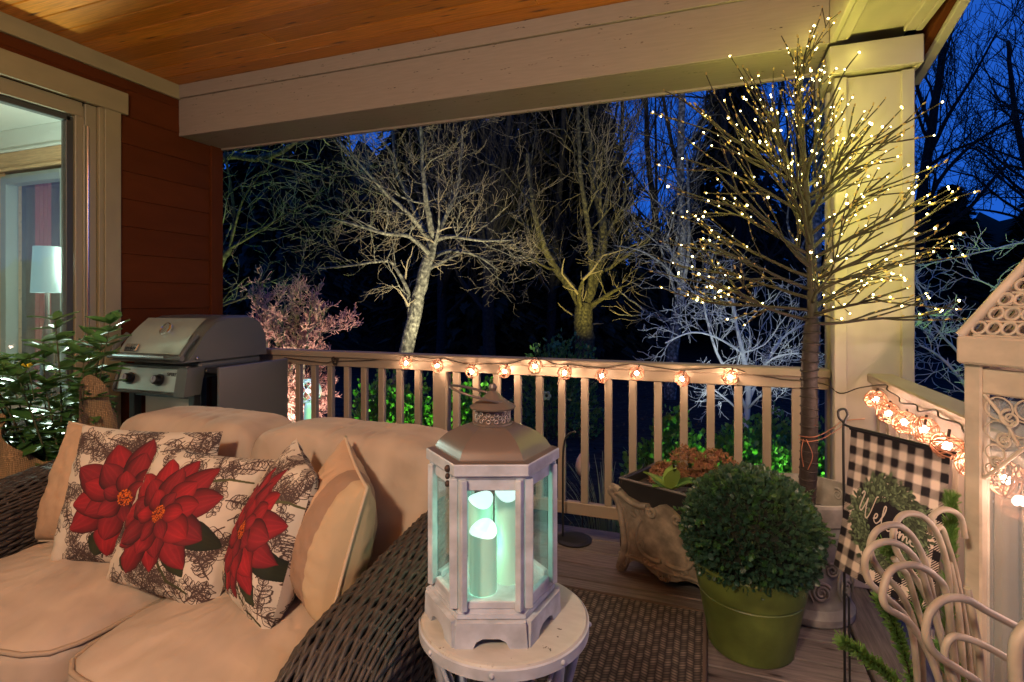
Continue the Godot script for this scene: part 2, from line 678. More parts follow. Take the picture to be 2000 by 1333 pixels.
func _ready() -> void:
	rng.seed = 20240
	var cam := Camera3D.new()
	cam.name = "camera"
	add_child(cam)
	cam.position = EYE
	cam.rotation_degrees = Vector3(0, 19.9, 0)
	cam.projection = Camera3D.PROJECTION_FRUSTUM
	var near := 0.05
	cam.set_frustum(near * 1333.0 / 1060.7, Vector2(0, -74.5 / 1060.7 * near), near, 400.0)
	cam.current = true
	var we := WorldEnvironment.new()
	we.name = "world_environment"
	var env := Environment.new()
	var sky := Sky.new()
	var sm := ProceduralSkyMaterial.new()
	sm.sky_top_color = Color(0.012, 0.075, 0.42).linear_to_srgb()
	sm.sky_horizon_color = Color(0.014, 0.125, 0.68).linear_to_srgb()
	sm.sky_curve = 0.35
	sm.ground_bottom_color = Color(0.004, 0.005, 0.008).linear_to_srgb()
	sm.ground_horizon_color = Color(0.008, 0.02, 0.06).linear_to_srgb()
	sm.sun_angle_max = 0.1
	var cl := NoiseTexture2D.new()
	cl.width = 512
	cl.height = 256
	cl.seamless = true
	var cn := FastNoiseLite.new()
	cn.seed = 12
	cn.frequency = 0.012
	cn.fractal_octaves = 4
	cl.noise = cn
	var cg := Gradient.new()
	cg.set_color(0, Color(0.0, 0.0, 0.0, 0.0))
	cg.set_color(1, Color(0.03, 0.09, 0.25, 0.30))
	cl.color_ramp = cg
	sm.sky_cover = cl
	sm.sky_cover_modulate = Color(1, 1, 1, 0.5)
	sky.sky_material = sm
	env.background_mode = Environment.BG_SKY
	env.sky = sky
	env.background_energy_multiplier = 1.0
	env.tonemap_mode = Environment.TONE_MAPPER_LINEAR
	env.tonemap_exposure = 1.0
	env.sdfgi_enabled = true
	env.ssao_enabled = true
	env.ssil_enabled = true
	we.environment = env
	add_child(we)
	make_materials()
	build_ground()
	build_deck()
	build_roof()
	build_house()
	build_room()
	build_column()
	build_railings()
	build_porch_lamp()
	build_garden()
	build_grill()
	build_sofa()
	build_pillows()
	build_patio_plant()
	build_table()
	build_lantern()
	build_rug()
	build_trough()
	build_boxwood()
	build_urn()
	build_twig_tree()
	build_string_lights()
	build_flag()
	build_hook_stand()
	build_cream_lantern()
	build_loops()


func build_ground() -> void:
	var g := struct("ground")
	var m := MB.new()
	var f := FastNoiseLite.new()
	f.seed = 4
	f.frequency = 0.12
	m.grid(60, 60, func(u: float, w: float) -> Vector3:
		var x := (u - 0.5) * 160.0
		var z := 20.0 - w * 160.0
		var far := maxf(0.0, -z - 16.0)
		return Vector3(x, GROUND_Y + f.get_noise_2d(x, z) * 0.12 + minf(far * 0.10, 6.0), z))
	part("soil", m, M.ground, g)
	# leaf litter that nobody could count
	var lm := MB.new()
	lm.quad(Vector3(-0.03, 0, 0), Vector3(0, 0.006, 0.02), Vector3(0.03, 0, 0), Vector3(0, 0.004, -0.02), Vector3.UP)
	var at := []
	for k in 5000:
		var x := rng.randf_range(-9, 7)
		var z := rng.randf_range(-13, -3.1)
		at.append(Transform3D(Basis(Vector3(rng.randf() - 0.5, 1, rng.randf() - 0.5).normalized(), rng.randf() * TAU), Vector3(x, GROUND_Y + 0.10 + f.get_noise_2d(x, z) * 0.12, z)))
	var litter := many("leaf_litter", lm.mesh(), mat("fallen_leaf", Color(0.06, 0.04, 0.022), 0.9), g, at)
	litter.set_meta("kind", "stuff")


func build_deck() -> void:
	var d := struct("deck")
	var w := 0.140
	var k := 0
	var z := -2.955
	while z < 1.6:
		var mm: Material = M.deck[(k * 7 + k / 3) % 5]
		# the boards butt against the border boards on the right
		board("deck_board", mm, d, Vector3((-3.39 + 0.505) / 2, -0.0135, z + w / 2), Vector3(3.89, 0.027, w - 0.007), Basis.IDENTITY, 0.004)
		z += w
		k += 1
	for x in [0.58, 0.72, 0.86]:
		board("border_board", M.deck[(k + 2) % 5], d, Vector3(x, -0.0135, -0.68), Vector3(4.55, 0.027, w - 0.007), ALONG_Z, 0.004)
		k += 1
	board("rim_joist", M.deck[1], d, Vector3(-1.2, -0.16, -2.93), Vector3(4.38, 0.24, 0.04))
	board("rim_joist", M.deck[1], d, Vector3(0.91, -0.16, -0.68), Vector3(4.5, 0.24, 0.04), ALONG_Z)
	board("joist_shadow_board", M.shade, d, Vector3(-1.2, -0.05, -0.7), Vector3(4.2, 0.03, 4.3))


func build_roof() -> void:
	var c := struct("porch_ceiling")
	var w := 0.127
	var z := -2.70
	var k := 0
	while z < 2.3:
		# two lengths to each run, staggered
		var cut := -1.4 + 0.9 * sin(k * 2.4)
		var mm: Material = M.pine[(k * 3 + k / 2) % 5]
		var m2: Material = M.pine[(k * 2 + 1 + k / 3) % 5]
		board("ceiling_plank", mm, c, Vector3((WALL_X + cut) / 2, CEIL_Y + 0.008, z + w / 2), Vector3(cut - WALL_X - 0.001, 0.016, w - 0.0015), Basis.IDENTITY, 0.0045)
		board("ceiling_plank", m2, c, Vector3((0.498 + cut) / 2, CEIL_Y + 0.008, z + w / 2), Vector3(0.498 - cut - 0.001, 0.016, w - 0.0015), Basis.IDENTITY, 0.0045)
		z += w
		k += 1
	board("roof_deck", M.shade, c, Vector3(-1.25, CEIL_Y + 0.10, -0.3), Vector3(4.4, 0.12, 5.6))

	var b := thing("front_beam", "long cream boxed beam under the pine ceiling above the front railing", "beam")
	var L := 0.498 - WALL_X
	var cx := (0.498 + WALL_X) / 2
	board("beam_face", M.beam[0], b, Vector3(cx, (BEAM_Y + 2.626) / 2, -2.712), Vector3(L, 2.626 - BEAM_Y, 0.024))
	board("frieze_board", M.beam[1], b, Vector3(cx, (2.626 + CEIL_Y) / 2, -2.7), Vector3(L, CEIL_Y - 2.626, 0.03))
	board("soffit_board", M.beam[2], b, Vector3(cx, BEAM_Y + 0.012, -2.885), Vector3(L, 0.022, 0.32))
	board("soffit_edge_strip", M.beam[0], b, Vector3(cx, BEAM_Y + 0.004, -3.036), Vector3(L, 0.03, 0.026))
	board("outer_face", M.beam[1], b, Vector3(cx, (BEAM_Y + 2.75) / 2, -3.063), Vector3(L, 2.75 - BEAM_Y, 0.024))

	var s := thing("side_beam", "cream boxed beam running back over the right railing from the lit column", "beam")
	var zl := 5.0
	var zc := -2.70 + zl / 2
	board("inner_face", M.cream[1], s, Vector3(0.510, (BEAM_Y + CEIL_Y) / 2 + 0.02, zc), Vector3(zl, CEIL_Y - BEAM_Y + 0.04, 0.024), ALONG_Z)
	board("soffit_panel", M.cream[2], s, Vector3(0.668, BEAM_Y + 0.036, zc), Vector3(zl, 0.02, 0.28), ALONG_Z)
	board("soffit_trim", M.cream[0], s, Vector3(0.546, BEAM_Y + 0.018, zc + 0.005), Vector3(zl, 0.03, 0.044), ALONG_Z)
	board("soffit_trim", M.cream[0], s, Vector3(0.790, BEAM_Y + 0.018, zc + 0.005), Vector3(zl, 0.03, 0.044), ALONG_Z)
	board("outer_face", M.cream[1], s, Vector3(0.824, (BEAM_Y + 2.72) / 2, zc), Vector3(zl, 2.72 - BEAM_Y, 0.024), ALONG_Z)
	board("corner_block", M.cream[0], s, Vector3(0.666, (BEAM_Y + 2.72) / 2 + 0.03, -2.88), Vector3(0.30, 0.30, 0.34))

	var r := thing("roof_rake", "dark red gable edge with a sloping cream rake board beyond the column top", "roof edge")
	var slope := atan2(0.11, 0.49)
	var bb := Basis(Vector3(1, 0, 0), -slope) * ALONG_Z
	var mid := Vector3(0.905, 2.259 + 0.2245 * 1.4 + 0.07, -2.965 + 1.4)
	board("rake_board", M.cream[1], r, mid, Vector3(3.0, 0.13, 0.036), bb)
	board("gable_strip", M.red[0], r, mid + Vector3(-0.034, 0.015, 0), Vector3(3.0, 0.12, 0.030), bb)
	board("roof_sheet", M.shade, r, mid + Vector3(-0.1, 0.13, 0), Vector3(3.3, 0.04, 0.3), bb)


func build_house() -> void:
	var h := thing("house", "dark red clapboard house wall with cream trim and a sliding glass door beside the grill", "house")
	# clapboards of the short wall between the door and the corner
	var y := 0.02
	var lap := Basis(Vector3(0, 0, 1), 0.055)
	var k := 0
	while y < 2.60:
		var hh := minf(0.17, 2.62 - y)
		var o := board("clapboard", M.red[k % 3], h, Vector3(WALL_X - 0.004, y + hh / 2, -2.622), Vector3(0.634, hh + 0.012, 0.012), lap * ALONG_Z, 0.002)
		o.name = "clapboard"
		y += 0.17
		k += 1
	for q in 2:
		board("clapboard", M.red[q], h, Vector3(WALL_X - 0.004, 2.52 + q * 0.09, -0.15), Vector3(4.40, 0.10, 0.012), lap * ALONG_Z, 0.002)
	board("corner_board", M.red[1], h, Vector3(WALL_X + 0.008, 1.2, -2.99), Vector3(2.46, 0.10, 0.03), Basis(Vector3(0, 1, 0), Vector3(0, 0, 1), Vector3(1, 0, 0)))
	board("sheathing", M.shade, h, Vector3(WALL_X - 0.055, 1.3, -2.6), Vector3(0.86, 2.9, 0.06), ALONG_Z)
	board("sheathing", M.shade, h, Vector3(WALL_X - 0.055, 2.58, 0.0), Vector3(4.4, 0.42, 0.06), ALONG_Z)
	board("wall_trim", M.trim[1], h, Vector3(WALL_X + 0.012, (2.619 + CEIL_Y) / 2, -0.2), Vector3(5.0, CEIL_Y - 2.619, 0.024), ALONG_Z)
	board("head_casing", M.trim[0], h, Vector3(WALL_X + 0.016, 2.462, -0.16), Vector3(4.36, 0.132, 0.032), ALONG_Z)
	var up := Basis(Vector3(0, 1, 0), Vector3(0, 0, 1), Vector3(1, 0, 0))
	board("side_casing", M.trim[2], h, Vector3(WALL_X + 0.010, 1.2, -2.256), Vector3(2.40, 0.094, 0.022), up)
	board("casing_return", M.trim[0], h, Vector3(WALL_X - 0.012, 1.2, -2.194), Vector3(2.394, 0.028, 0.05), up)
	board("door_jamb", M.vinyl, h, Vector3(WALL_X - 0.03, 1.2, -2.146), Vector3(2.392, 0.062, 0.05), up)
	board("screen_track", M.chrome, h, Vector3(WALL_X - 0.002, 1.14, -2.128), Vector3(2.26, 0.010, 0.010), up)
	board("screen_track", M.vinyl, h, Vector3(WALL_X - 0.003, 1.14, -2.108), Vector3(2.26, 0.010, 0.012), up)
	# the sliding door itself
	var d := Node3D.new()
	d.name = "sliding_door"
	h.add_child(d)
	board("stile", M.vinyl, d, Vector3(WALL_X - 0.03, 1.19, -2.088), Vector3(2.37, 0.046, 0.045), up)
	board("head_rail", M.vinyl, d, Vector3(WALL_X - 0.028, 2.352, -0.05), Vector3(4.1, 0.084, 0.05), ALONG_Z)
	board("inner_stop", M.gasket, d, Vector3(WALL_X - 0.045, 1.14, -2.045), Vector3(2.32, 0.038, 0.045), up)
	board("inner_stop", M.gasket, d, Vector3(WALL_X - 0.045, 2.292, -0.05), Vector3(4.0, 0.034, 0.045), ALONG_Z)
	board("meeting_stile", M.vinyl, d, Vector3(WALL_X - 0.03, 1.19, -0.55), Vector3(2.37, 0.06, 0.045), up)
	board("sill", M.vinyl, d, Vector3(WALL_X - 0.03, 0.03, -0.05), Vector3(4.1, 0.06, 0.07), ALONG_Z)
	var g := MB.new()
	g.box(Vector3(WALL_X - 0.05, 1.17, -1.3), Vector3(0.006, 2.22, 1.45))
	part("pane", g, M.glass, d)
	var g2 := MB.new()
	g2.box(Vector3(WALL_X - 0.05, 1.17, 0.7), Vector3(0.006, 2.22, 2.4))
	part("pane", g2, M.glass, d)
	# the rest of the house behind the viewer
	board("back_wall", M.red[2], h, Vector3(-1.3, 1.35, 2.36), Vector3(4.3, 2.75, 0.1))


func build_room() -> void:
	var r := struct("interior_room")
	board("room_ceiling", M.white, r, Vector3(-5.7, 2.76, -0.6), Vector3(4.4, 0.12, 5.0))
	board("room_floor", M.knotty[1], r, Vector3(-5.7, -0.06, -0.6), Vector3(4.4, 0.12, 5.0))
	board("room_wall", M.white, r, Vector3(-5.7, 2.605, -2.92), Vector3(4.4, 0.19, 0.12))
	board("wall_ledge", M.white, r, Vector3(-5.7, 2.518, -2.855), Vector3(4.4, 0.02, 0.03))
	board("pine_header", M.knotty[0], r, Vector3(-5.7, 2.44, -2.90), Vector3(4.4, 0.13, 0.10))
	board("pine_trim", M.knotty[1], r, Vector3(-5.7, 2.362, -2.885), Vector3(4.4, 0.026, 0.10))
	board("room_wall", M.knotty[0], r, Vector3(-6.75, 1.16, -2.92), Vector3(2.3, 2.36, 0.12))
	board("room_wall", M.knotty[0], r, Vector3(-4.12, 1.16, -2.92), Vector3(1.25, 2.36, 0.12))
	board("room_wall", M.white, r, Vector3(-7.9, 1.35, -0.6), Vector3(5.0, 2.8, 0.12), ALONG_Z)
	board("room_wall", M.white, r, Vector3(-5.7, 1.35, 1.9), Vector3(4.4, 2.8, 0.12))
	board("room_wall", M.white, r, Vector3(-3.56, 1.3, -2.45), Vector3(0.66, 2.8, 0.10), ALONG_Z)

	var w := thing("interior_window", "tall grey framed window across the lit room seen through the glass door", "window")
	var fr := mat("grey_window_frame", Color(0.19, 0.215, 0.20), 0.45)
	var up := Basis(Vector3(0, 1, 0), Vector3(-1, 0, 0), Vector3(0, 0, 1))
	for x in [-5.56, -4.80]:
		board("stile", fr, w, Vector3(x, 1.15, -2.87), Vector3(2.30, 0.075, 0.09), up)
	board("head", fr, w, Vector3(-5.18, 2.27, -2.868), Vector3(0.70, 0.08, 0.09))
	var g := MB.new()
	g.box(Vector3(-5.18, 1.14, -2.90), Vector3(0.72, 2.24, 0.006))
	part("pane", g, M.glass, w)
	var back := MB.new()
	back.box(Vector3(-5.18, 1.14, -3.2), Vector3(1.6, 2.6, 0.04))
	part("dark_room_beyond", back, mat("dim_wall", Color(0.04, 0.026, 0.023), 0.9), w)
	var cur := thing("curtain", "dark red curtain hanging behind the interior window", "curtain")
	var cm := MB.new()
	cm.grid(28, 2, func(u: float, v: float) -> Vector3:
		return Vector3(-5.40 + u * 0.19, 0.05 + v * 2.2, -2.98 + 0.022 * sin(u * 22.0)))
	part("drape", cm, mat("maroon_cloth", Color(0.16, 0.015, 0.02), 0.9), cur)

	var l := thing("table_lamp", "lit white drum shade lamp inside the room behind the glass door", "lamp", Vector3(-3.69, 0, -2.09))
	var shade := MB.new()
	shade.lathe([Vector2(0.078, 1.300), Vector2(0.066, 1.573)], 28)
	shade.lathe([Vector2(0.064, 1.573), Vector2(0.076, 1.300)], 28)
	var sm := glow("lamp_shade_cloth", Color(0.40, 0.75, 0.74), 0.40)
	sm.albedo_color = Color(0.2, 0.22, 0.22)
	var sh := part("lamp_shade", shade, sm, l)
	omni(sh, Vector3(0, 1.47, 0), Color(0.88, 1.0, 0.92), 2.6, 0.05)
	var base := MB.new()
	base.lathe([Vector2(0.09, 0.62), Vector2(0.09, 0.64), Vector2(0.02, 0.68), Vector2(0.035, 0.82), Vector2(0.035, 0.95), Vector2(0.02, 1.1), Vector2(0.012, 1.14), Vector2(0.012, 1.42)], 20, Vector3.ZERO, true)
	part("lamp_base", base, mat("dark_bronze", Color(0.03, 0.025, 0.022), 0.4), l)
	var t := thing("side_cabinet", "dark low cabinet under the lamp inside the room", "cabinet", Vector3(-3.80, 0, -2.09))
	board("cabinet_body", mat("dark_wood", Color(0.05, 0.028, 0.02), 0.4), t, Vector3(0, 0.31, 0), Vector3(0.6, 0.615, 0.42))
	var ch := thing("armchair", "pale blue upholstered armchair inside the room behind the plant", "armchair", Vector3(-3.95, 0, -1.55))
	var pale := mat("pale_blue_cloth", Color(0.42, 0.55, 0.58), 0.9)
	var cs := MB.new()
	squircle(cs, Vector3(0, 0.40, 0), Vector3(0.30, 0.12, 0.30), 0.4)
	part("seat", cs, pale, ch)
	var cb := MB.new()
	squircle(cb, Vector3(-0.22, 0.66, 0), Vector3(0.10, 0.32, 0.32), 0.4)
	part("backrest", cb, pale, ch)
	for zz in [-0.27, 0.27]:
		var am := MB.new()
		squircle(am, Vector3(0.02, 0.52, zz), Vector3(0.26, 0.15, 0.07), 0.4)
		part("arm", am, pale, ch)
	var bs := MB.new()
	bs.box(Vector3(0, 0.14, 0), Vector3(0.5, 0.28, 0.5))
	part("plinth", bs, M.shade, ch)


# a soft box: superellipsoid with exponent e (small = boxy)
func squircle(m: MB, c: Vector3, h: Vector3, e := 0.35, nu := 48, nv := 24, bend = null, ev := 0.0) -> void:
	var pe := 2.0 / e
	var pv := 2.0 / (ev if ev > 0.0 else e)
	m.grid(nu, nv, func(u: float, w: float) -> Vector3:
		var a := TAU * u
		var b := PI * (w - 0.5)
		var ra := pow(pow(absf(cos(a)), pe) + pow(absf(sin(a)), pe), -1.0 / pe)
		var rb := pow(pow(absf(cos(b)), pv) + pow(absf(sin(b)), pv), -1.0 / pv)
		var p := Vector3(cos(a) * ra * cos(b) * rb, sin(b) * rb, -sin(a) * ra * cos(b) * rb)
		p = p * h
		if bend != null:
			p = bend.call(p)
		return c + p, false, true)


func build_column() -> void:
	var c := thing("porch_column", "square cream paneled column lit yellow beside the twig tree", "column")
	var x0 := 0.528
	var x1 := 0.827
	var z0 := -2.756
	var z1 := -2.982
	var mid := Vector3((x0 + x1) / 2, 1.12, (z0 + z1) / 2)
	board("core", M.cream[0], c, mid, Vector3(2.24, x1 - x0 - 0.03, z0 - z1 - 0.03), UPRIGHT)
	var cw := 0.048
	for x in [x0 + cw / 2, x1 - cw / 2]:
		for z in [z0 - 0.008, z1 + 0.008]:
			board("corner_board", M.cream[1], c, Vector3(x, 1.12, z), Vector3(2.24, cw, 0.016), UPRIGHT)
	for x in [x0 + 0.008, x1 - 0.008]:
		for z in [z0 - cw / 2 - 0.009, z1 + cw / 2 + 0.009]:
			board("corner_board", M.cream[2], c, Vector3(x, 1.12, z), Vector3(2.24, 0.016, cw - 0.014), UPRIGHT)
	# the capital: four mitred boards round the top
	var ym := (2.24 + BEAM_Y - 0.012) / 2
	var hh := BEAM_Y - 0.012 - 2.24
	board("capital_board", M.cream[2], c, Vector3((0.498 + 0.843) / 2, ym, -2.711), Vector3(0.345, hh, 0.022), Basis.IDENTITY, 0.004)
	board("capital_board", M.cream[2], c, Vector3((0.498 + 0.843) / 2, ym, -3.03), Vector3(0.345, hh, 0.022), Basis.IDENTITY, 0.004)
	board("capital_board", M.cream[1], c, Vector3(0.509, ym, -2.87), Vector3(0.296, hh, 0.022), ALONG_Z, 0.004)
	board("capital_board", M.cream[1], c, Vector3(0.832, ym, -2.87), Vector3(0.296, hh, 0.022), ALONG_Z, 0.004)
	board("capital_filler", M.cream[0], c, Vector3(0.6705, 2.262, -2.87), Vector3(0.30, 0.022, 0.296))
	board("base_board", M.cream[2], c, Vector3(mid.x, 0.07, z0 + 0.010), Vector3(x1 - x0 + 0.04, 0.14, 0.02), Basis.IDENTITY, 0.004)
	board("base_board", M.cream[2], c, Vector3(x0 - 0.010, 0.07, mid.z), Vector3(0.20, 0.14, 0.02), ALONG_Z, 0.004)


func build_railings() -> void:
	var f := thing("front_railing", "tan painted wooden railing with square balusters along the front of the deck", "railing")
	var xa := WALL_X + 0.01
	var xb := 0.527
	var L := xb - xa
	var cx := (xa + xb) / 2
	board("top_rail", M.rail[2], f, Vector3(cx, 0.914, -2.88), Vector3(L, 0.038, 0.10), Basis.IDENTITY, 0.005)
	board("sub_rail", M.rail[1], f, Vector3(cx, 0.8665, -2.866), Vector3(L - 0.01, 0.055, 0.036), Basis.IDENTITY, 0.003)
	board("bottom_rail", M.rail[0], f, Vector3(cx, 0.136, -2.87), Vector3(L, 0.066, 0.038), Basis.IDENTITY, 0.004)
	var x := -2.381 * 1.06 - 0.1267 * 5
	var i := 0
	while x < xb - 0.02:
		if absf(x + 1.48) > 0.06:
			board("baluster", M.rail[i % 3], f, Vector3(x, 0.504, -2.872), Vector3(0.67, 0.038, 0.034), UPRIGHT, 0.003)
		i += 1
		x += 0.1267
	board("post", M.rail[1], f, Vector3(-1.482, 0.42, -2.878), Vector3(0.836, 0.088, 0.07), UPRIGHT, 0.004)

	var s := thing("side_railing", "tan painted wooden railing behind the checked garden flag along the right edge of the deck", "railing")
	var zb := 0.9
	var za := -2.755
	var zl := zb - za
	var zc := (za + zb) / 2
	board("top_rail", M.rail[2], s, Vector3(0.70, 0.914, zc), Vector3(zl, 0.038, 0.10), ALONG_Z, 0.005)
	board("sub_rail", M.rail[1], s, Vector3(0.686, 0.8665, zc), Vector3(zl - 0.01, 0.055, 0.036), ALONG_Z, 0.003)
	board("bottom_rail", M.rail[0], s, Vector3(0.69, 0.136, zc), Vector3(zl, 0.066, 0.038), ALONG_Z, 0.004)
	var z := za + 0.07
	i = 0
	while z < zb:
		board("baluster", M.rail[i % 3], s, Vector3(0.69, 0.504, z), Vector3(0.67, 0.034, 0.038), UPRIGHT, 0.003)
		i += 1
		z += 0.1267


func build_porch_lamp() -> void:
	var l := thing("porch_pendant_lamp", "globe pendant lamp of the porch behind the viewer", "pendant lamp", Vector3(-0.60, CEIL_Y, 1.05))
	var b := MB.new()
	b.lathe([Vector2(0.0, -0.02), Vector2(0.06, -0.02), Vector2(0.06, 0.0)], 28)
	b.lathe([Vector2(0.012, -0.30), Vector2(0.012, -0.02)], 12)
	b.lathe([Vector2(0.05, -0.31), Vector2(0.05, -0.30), Vector2(0.0, -0.29)], 20)
	part("canopy", b, M.bronze, l)
	var g := MB.new()
	g.lathe([Vector2(0.0, -0.50), Vector2(0.07, -0.48), Vector2(0.10, -0.41), Vector2(0.085, -0.34), Vector2(0.05, -0.31)], 28, Vector3.ZERO, true)
	var gm := part("lamp_glass", g, glow("lit_opal_glass", Color(1, 0.76, 0.66), 4.0), l)
	omni(gm, Vector3(0, -0.41, 0), Color(1.0, 0.885, 0.76), 5.8, 0.12)


# ---------- loveseat ----------
func build_sofa() -> void:
	var s := thing("loveseat", "dark wicker loveseat with tan canvas cushions facing away from the railing", "loveseat")
	var fn := FastNoiseLite.new()
	fn.seed = 8
	fn.frequency = 1.6
	# seat cushions, crowned and slightly dented
	for q in [[-1.69, 0.325], [-1.075, 0.275]]:
		var m := MB.new()
		var hx: float = q[1]
		squircle(m, Vector3(q[0], 0.40, -1.07), Vector3(hx, 0.085, 0.300), 0.28, 120, 40, func(p: Vector3) -> Vector3:
			var k := 1.0 - pow(absf(p.x) / hx, 2.0) * 0.9
			if p.y > 0.0:
				p.y += 0.034 * k * (1.0 - pow(absf(p.z) / 0.300, 2.0)) + 0.010 * fn.get_noise_2d(p.x * 3.0 + hx * 50.0, p.z * 2.0) + 0.006 * fn.get_noise_2d(p.x * 9.0 + p.z * 7.0, p.x * 3.0 - p.z * 4.0)
			p.z += 0.02 * k * signf(p.z) * pow(absf(p.z) / 0.300, 4.0)
			return p, 0.52)
		var cu := part("seat_cushion", m, M.linen, s)
		var pm := MB.new()
		var loop := PackedVector3Array()
		for k in 48:
			var a := TAU * k / 48.0
			var ra := pow(pow(absf(cos(a)), 7.14) + pow(absf(sin(a)), 7.14), -0.14)
			var px := cos(a) * ra
			var pz := sin(a) * ra
			var kk := 1.0 - px * px * 0.9
			loop.push_back(Vector3(q[0] + px * (hx - 0.004), 0.452 - 0.004 * (1 - kk), -1.07 + pz * 0.297 + 0.02 * kk * signf(pz) * pow(absf(pz), 4.0)))
		rod(pm, loop, 0.0062, 6, true)
		part("piping", pm, M.piping, cu)
	# back cushions, rounded over the top with gathers
	for q in [[-1.685, 0.318], [-1.045, 0.335]]:
		var m := MB.new()
		var hx: float = q[1]
		squircle(m, Vector3(q[0], 0.635, -1.435), Vector3(hx, 0.215, 0.125), 0.22, 220, 56, func(p: Vector3) -> Vector3:
			var top := clampf(p.y / 0.235, 0.0, 1.0)
			var pull := 0.0
			for k in 6:
				var xk: float = (k - 2.5) * 0.105 + 0.03 * sin(k * 4.1 + hx * 40.0)
				pull -= exp(-pow((p.x - xk + p.y * (0.30 + 0.1 * sin(k * 2.0)) - 0.05) / 0.013, 2.0)) * (0.6 + 0.4 * sin(k * 3.3))
			p.z += (-0.002 * pull + 0.020 * fn.get_noise_2d(p.x * 2.5 + hx * 90.0, p.y * 3.0)) * top
			p.y += 0.010 * pull * top * clampf((0.125 + p.z) / 0.1, 0.3, 1.0) - 0.012 * pow(absf(p.x) / hx, 4.0) * top
			p.z -= 0.10 * p.y
			return p, 0.30)
		part("back_cushion", m, M.linen, s)
	var body := MB.new()
	body.box(Vector3(-1.36, 0.17, -1.06), Vector3(1.18, 0.30, 0.66))
	body.box(Vector3(-1.36, 0.36, -1.60), Vector3(1.36, 0.68, 0.06))
	part("frame_core", body, M.shade, s)
	var wm := MB.new()
	var core := MB.new()
	weave_arm(wm, core)
	var weave := wm.mesh()
	var cmesh := core.mesh()
	for x in [-0.640, -2.135]:
		var arm := part("arm_core", cmesh, M.shade, s)
		arm.position.x = x
		arm.name = "arm"
		var w := part("wicker_strands", weave, M.wicker, arm, "stuff")
		w.name = "wicker_strands"
	# the woven apron under the seat
	var ap := MB.new()
	for k in 20:
		var y := 0.05 + k * 0.0135
		var p := PackedVector3Array()
		for j in 72:
			p.push_back(Vector3(-1.98 + j * 0.0172, y, -0.725 + 0.004 * cos(PI * j / 2.0 + PI * k)))
		rod(ap, p, 0.0055, 4)
	part("woven_apron", ap, M.wicker, s, "stuff")


# one arm about x = 0: strands follow its length, bend down over the front and go over and under the stakes
func weave_arm(m: MB, core: MB) -> void:
	var half := 0.102
	var rad := 0.06
	var top := 0.690
	var zb := -1.56
	var zf := -0.69
	var pitch := 0.0104
	# s runs round the profile: from the inner foot over the top to the outer foot
	var flat := half - rad
	var arc := rad * PI / 2
	var side := 0.52
	var total := 2 * (side + arc + flat)
	var prof := func(q: float) -> Array:      # [x, drop below the top, outward normal]
		var s := q - total / 2
		var g := signf(s)
		s = absf(s)
		if s < flat:
			return [g * s, 0.0, Vector3(0, 1, 0)]
		s -= flat
		if s < arc:
			var a := s / rad
			return [g * (flat + rad * sin(a)), rad * (1 - cos(a)), Vector3(g * sin(a), cos(a), 0)]
		s -= arc
		return [g * half, rad + s, Vector3(g, 0, 0)]
	var path := func(drop: float, t: float) -> Array:   # [z, y, forward normal share] along the bent length
		var r := maxf(0.23 - drop, 0.035)
		var zz := zf - maxf(0.0, drop - 0.195) * 0.55
		var straight := (zz - r) - zb
		if t < straight:
			return [zb + t, top - drop, 0.0]
		t -= straight
		var ql := r * PI / 2
		if t < ql:
			var a := t / r
			return [zz - r + r * sin(a), top - drop - r * (1 - cos(a)), a / (PI / 2)]
		t -= ql
		return [zz, top - drop - r - t, 1.0]
	var count := int(total / pitch)
	for k in count:
		var pr: Array = prof.call((k + 0.5) * pitch)
		var drop: float = pr[1]
		if drop > 0.5:
			continue
		var p := PackedVector3Array()
		var t := 0.0
		var j := 0
		while true:
			var q: Array = path.call(drop, t)
			if q[1] < 0.04:
				break
			var nn: Vector3 = pr[2]
			var out := Vector3(nn.x, nn.y * cos(q[2] * PI / 2), nn.y * sin(q[2] * PI / 2))
			if nn.y < 0.2 and q[2] > 0.0:
				out = nn
			var wv := 0.0038 * cos(PI * j / 2.0 + PI * (k % 2)) + 0.0012 * sin(j * 1.7 + k * 2.3)
			p.push_back(Vector3(pr[0], q[1] - 0.13 * maxf(0.0, q[0] + 1.38), q[0]) + out * wv + Vector3(0, 0.0012 * sin(k * 3.1 + j * 0.35), 0))
			t += 0.0165
			j += 1
		if p.size() > 2:
			m.tube(p, PackedFloat32Array([0.0056 + 0.0009 * sin(k * 12.9)]), 5, false)
	# stakes across
	for j in 30:
		var p := PackedVector3Array()
		for k in 84:
			var pr: Array = prof.call(total * k / 45.0)
			if pr[1] > 0.5:
				continue
			var q: Array = path.call(pr[1], 0.016 + j * 0.033)
			p.push_back(Vector3(pr[0], q[1] - 0.13 * maxf(0.0, q[0] + 1.38), q[0]))
		rod(m, p, 0.004, 4)
	# braided edge along both top corners
	core.box(Vector3(0, 0.26, -1.14), Vector3(2 * half - 0.03, 0.46, 0.78), Basis.IDENTITY, 0.02)
	core.box(Vector3(0, 0.55, -1.27), Vector3(2 * half - 0.035, 0.16, 0.52), Basis.IDENTITY, 0.03)


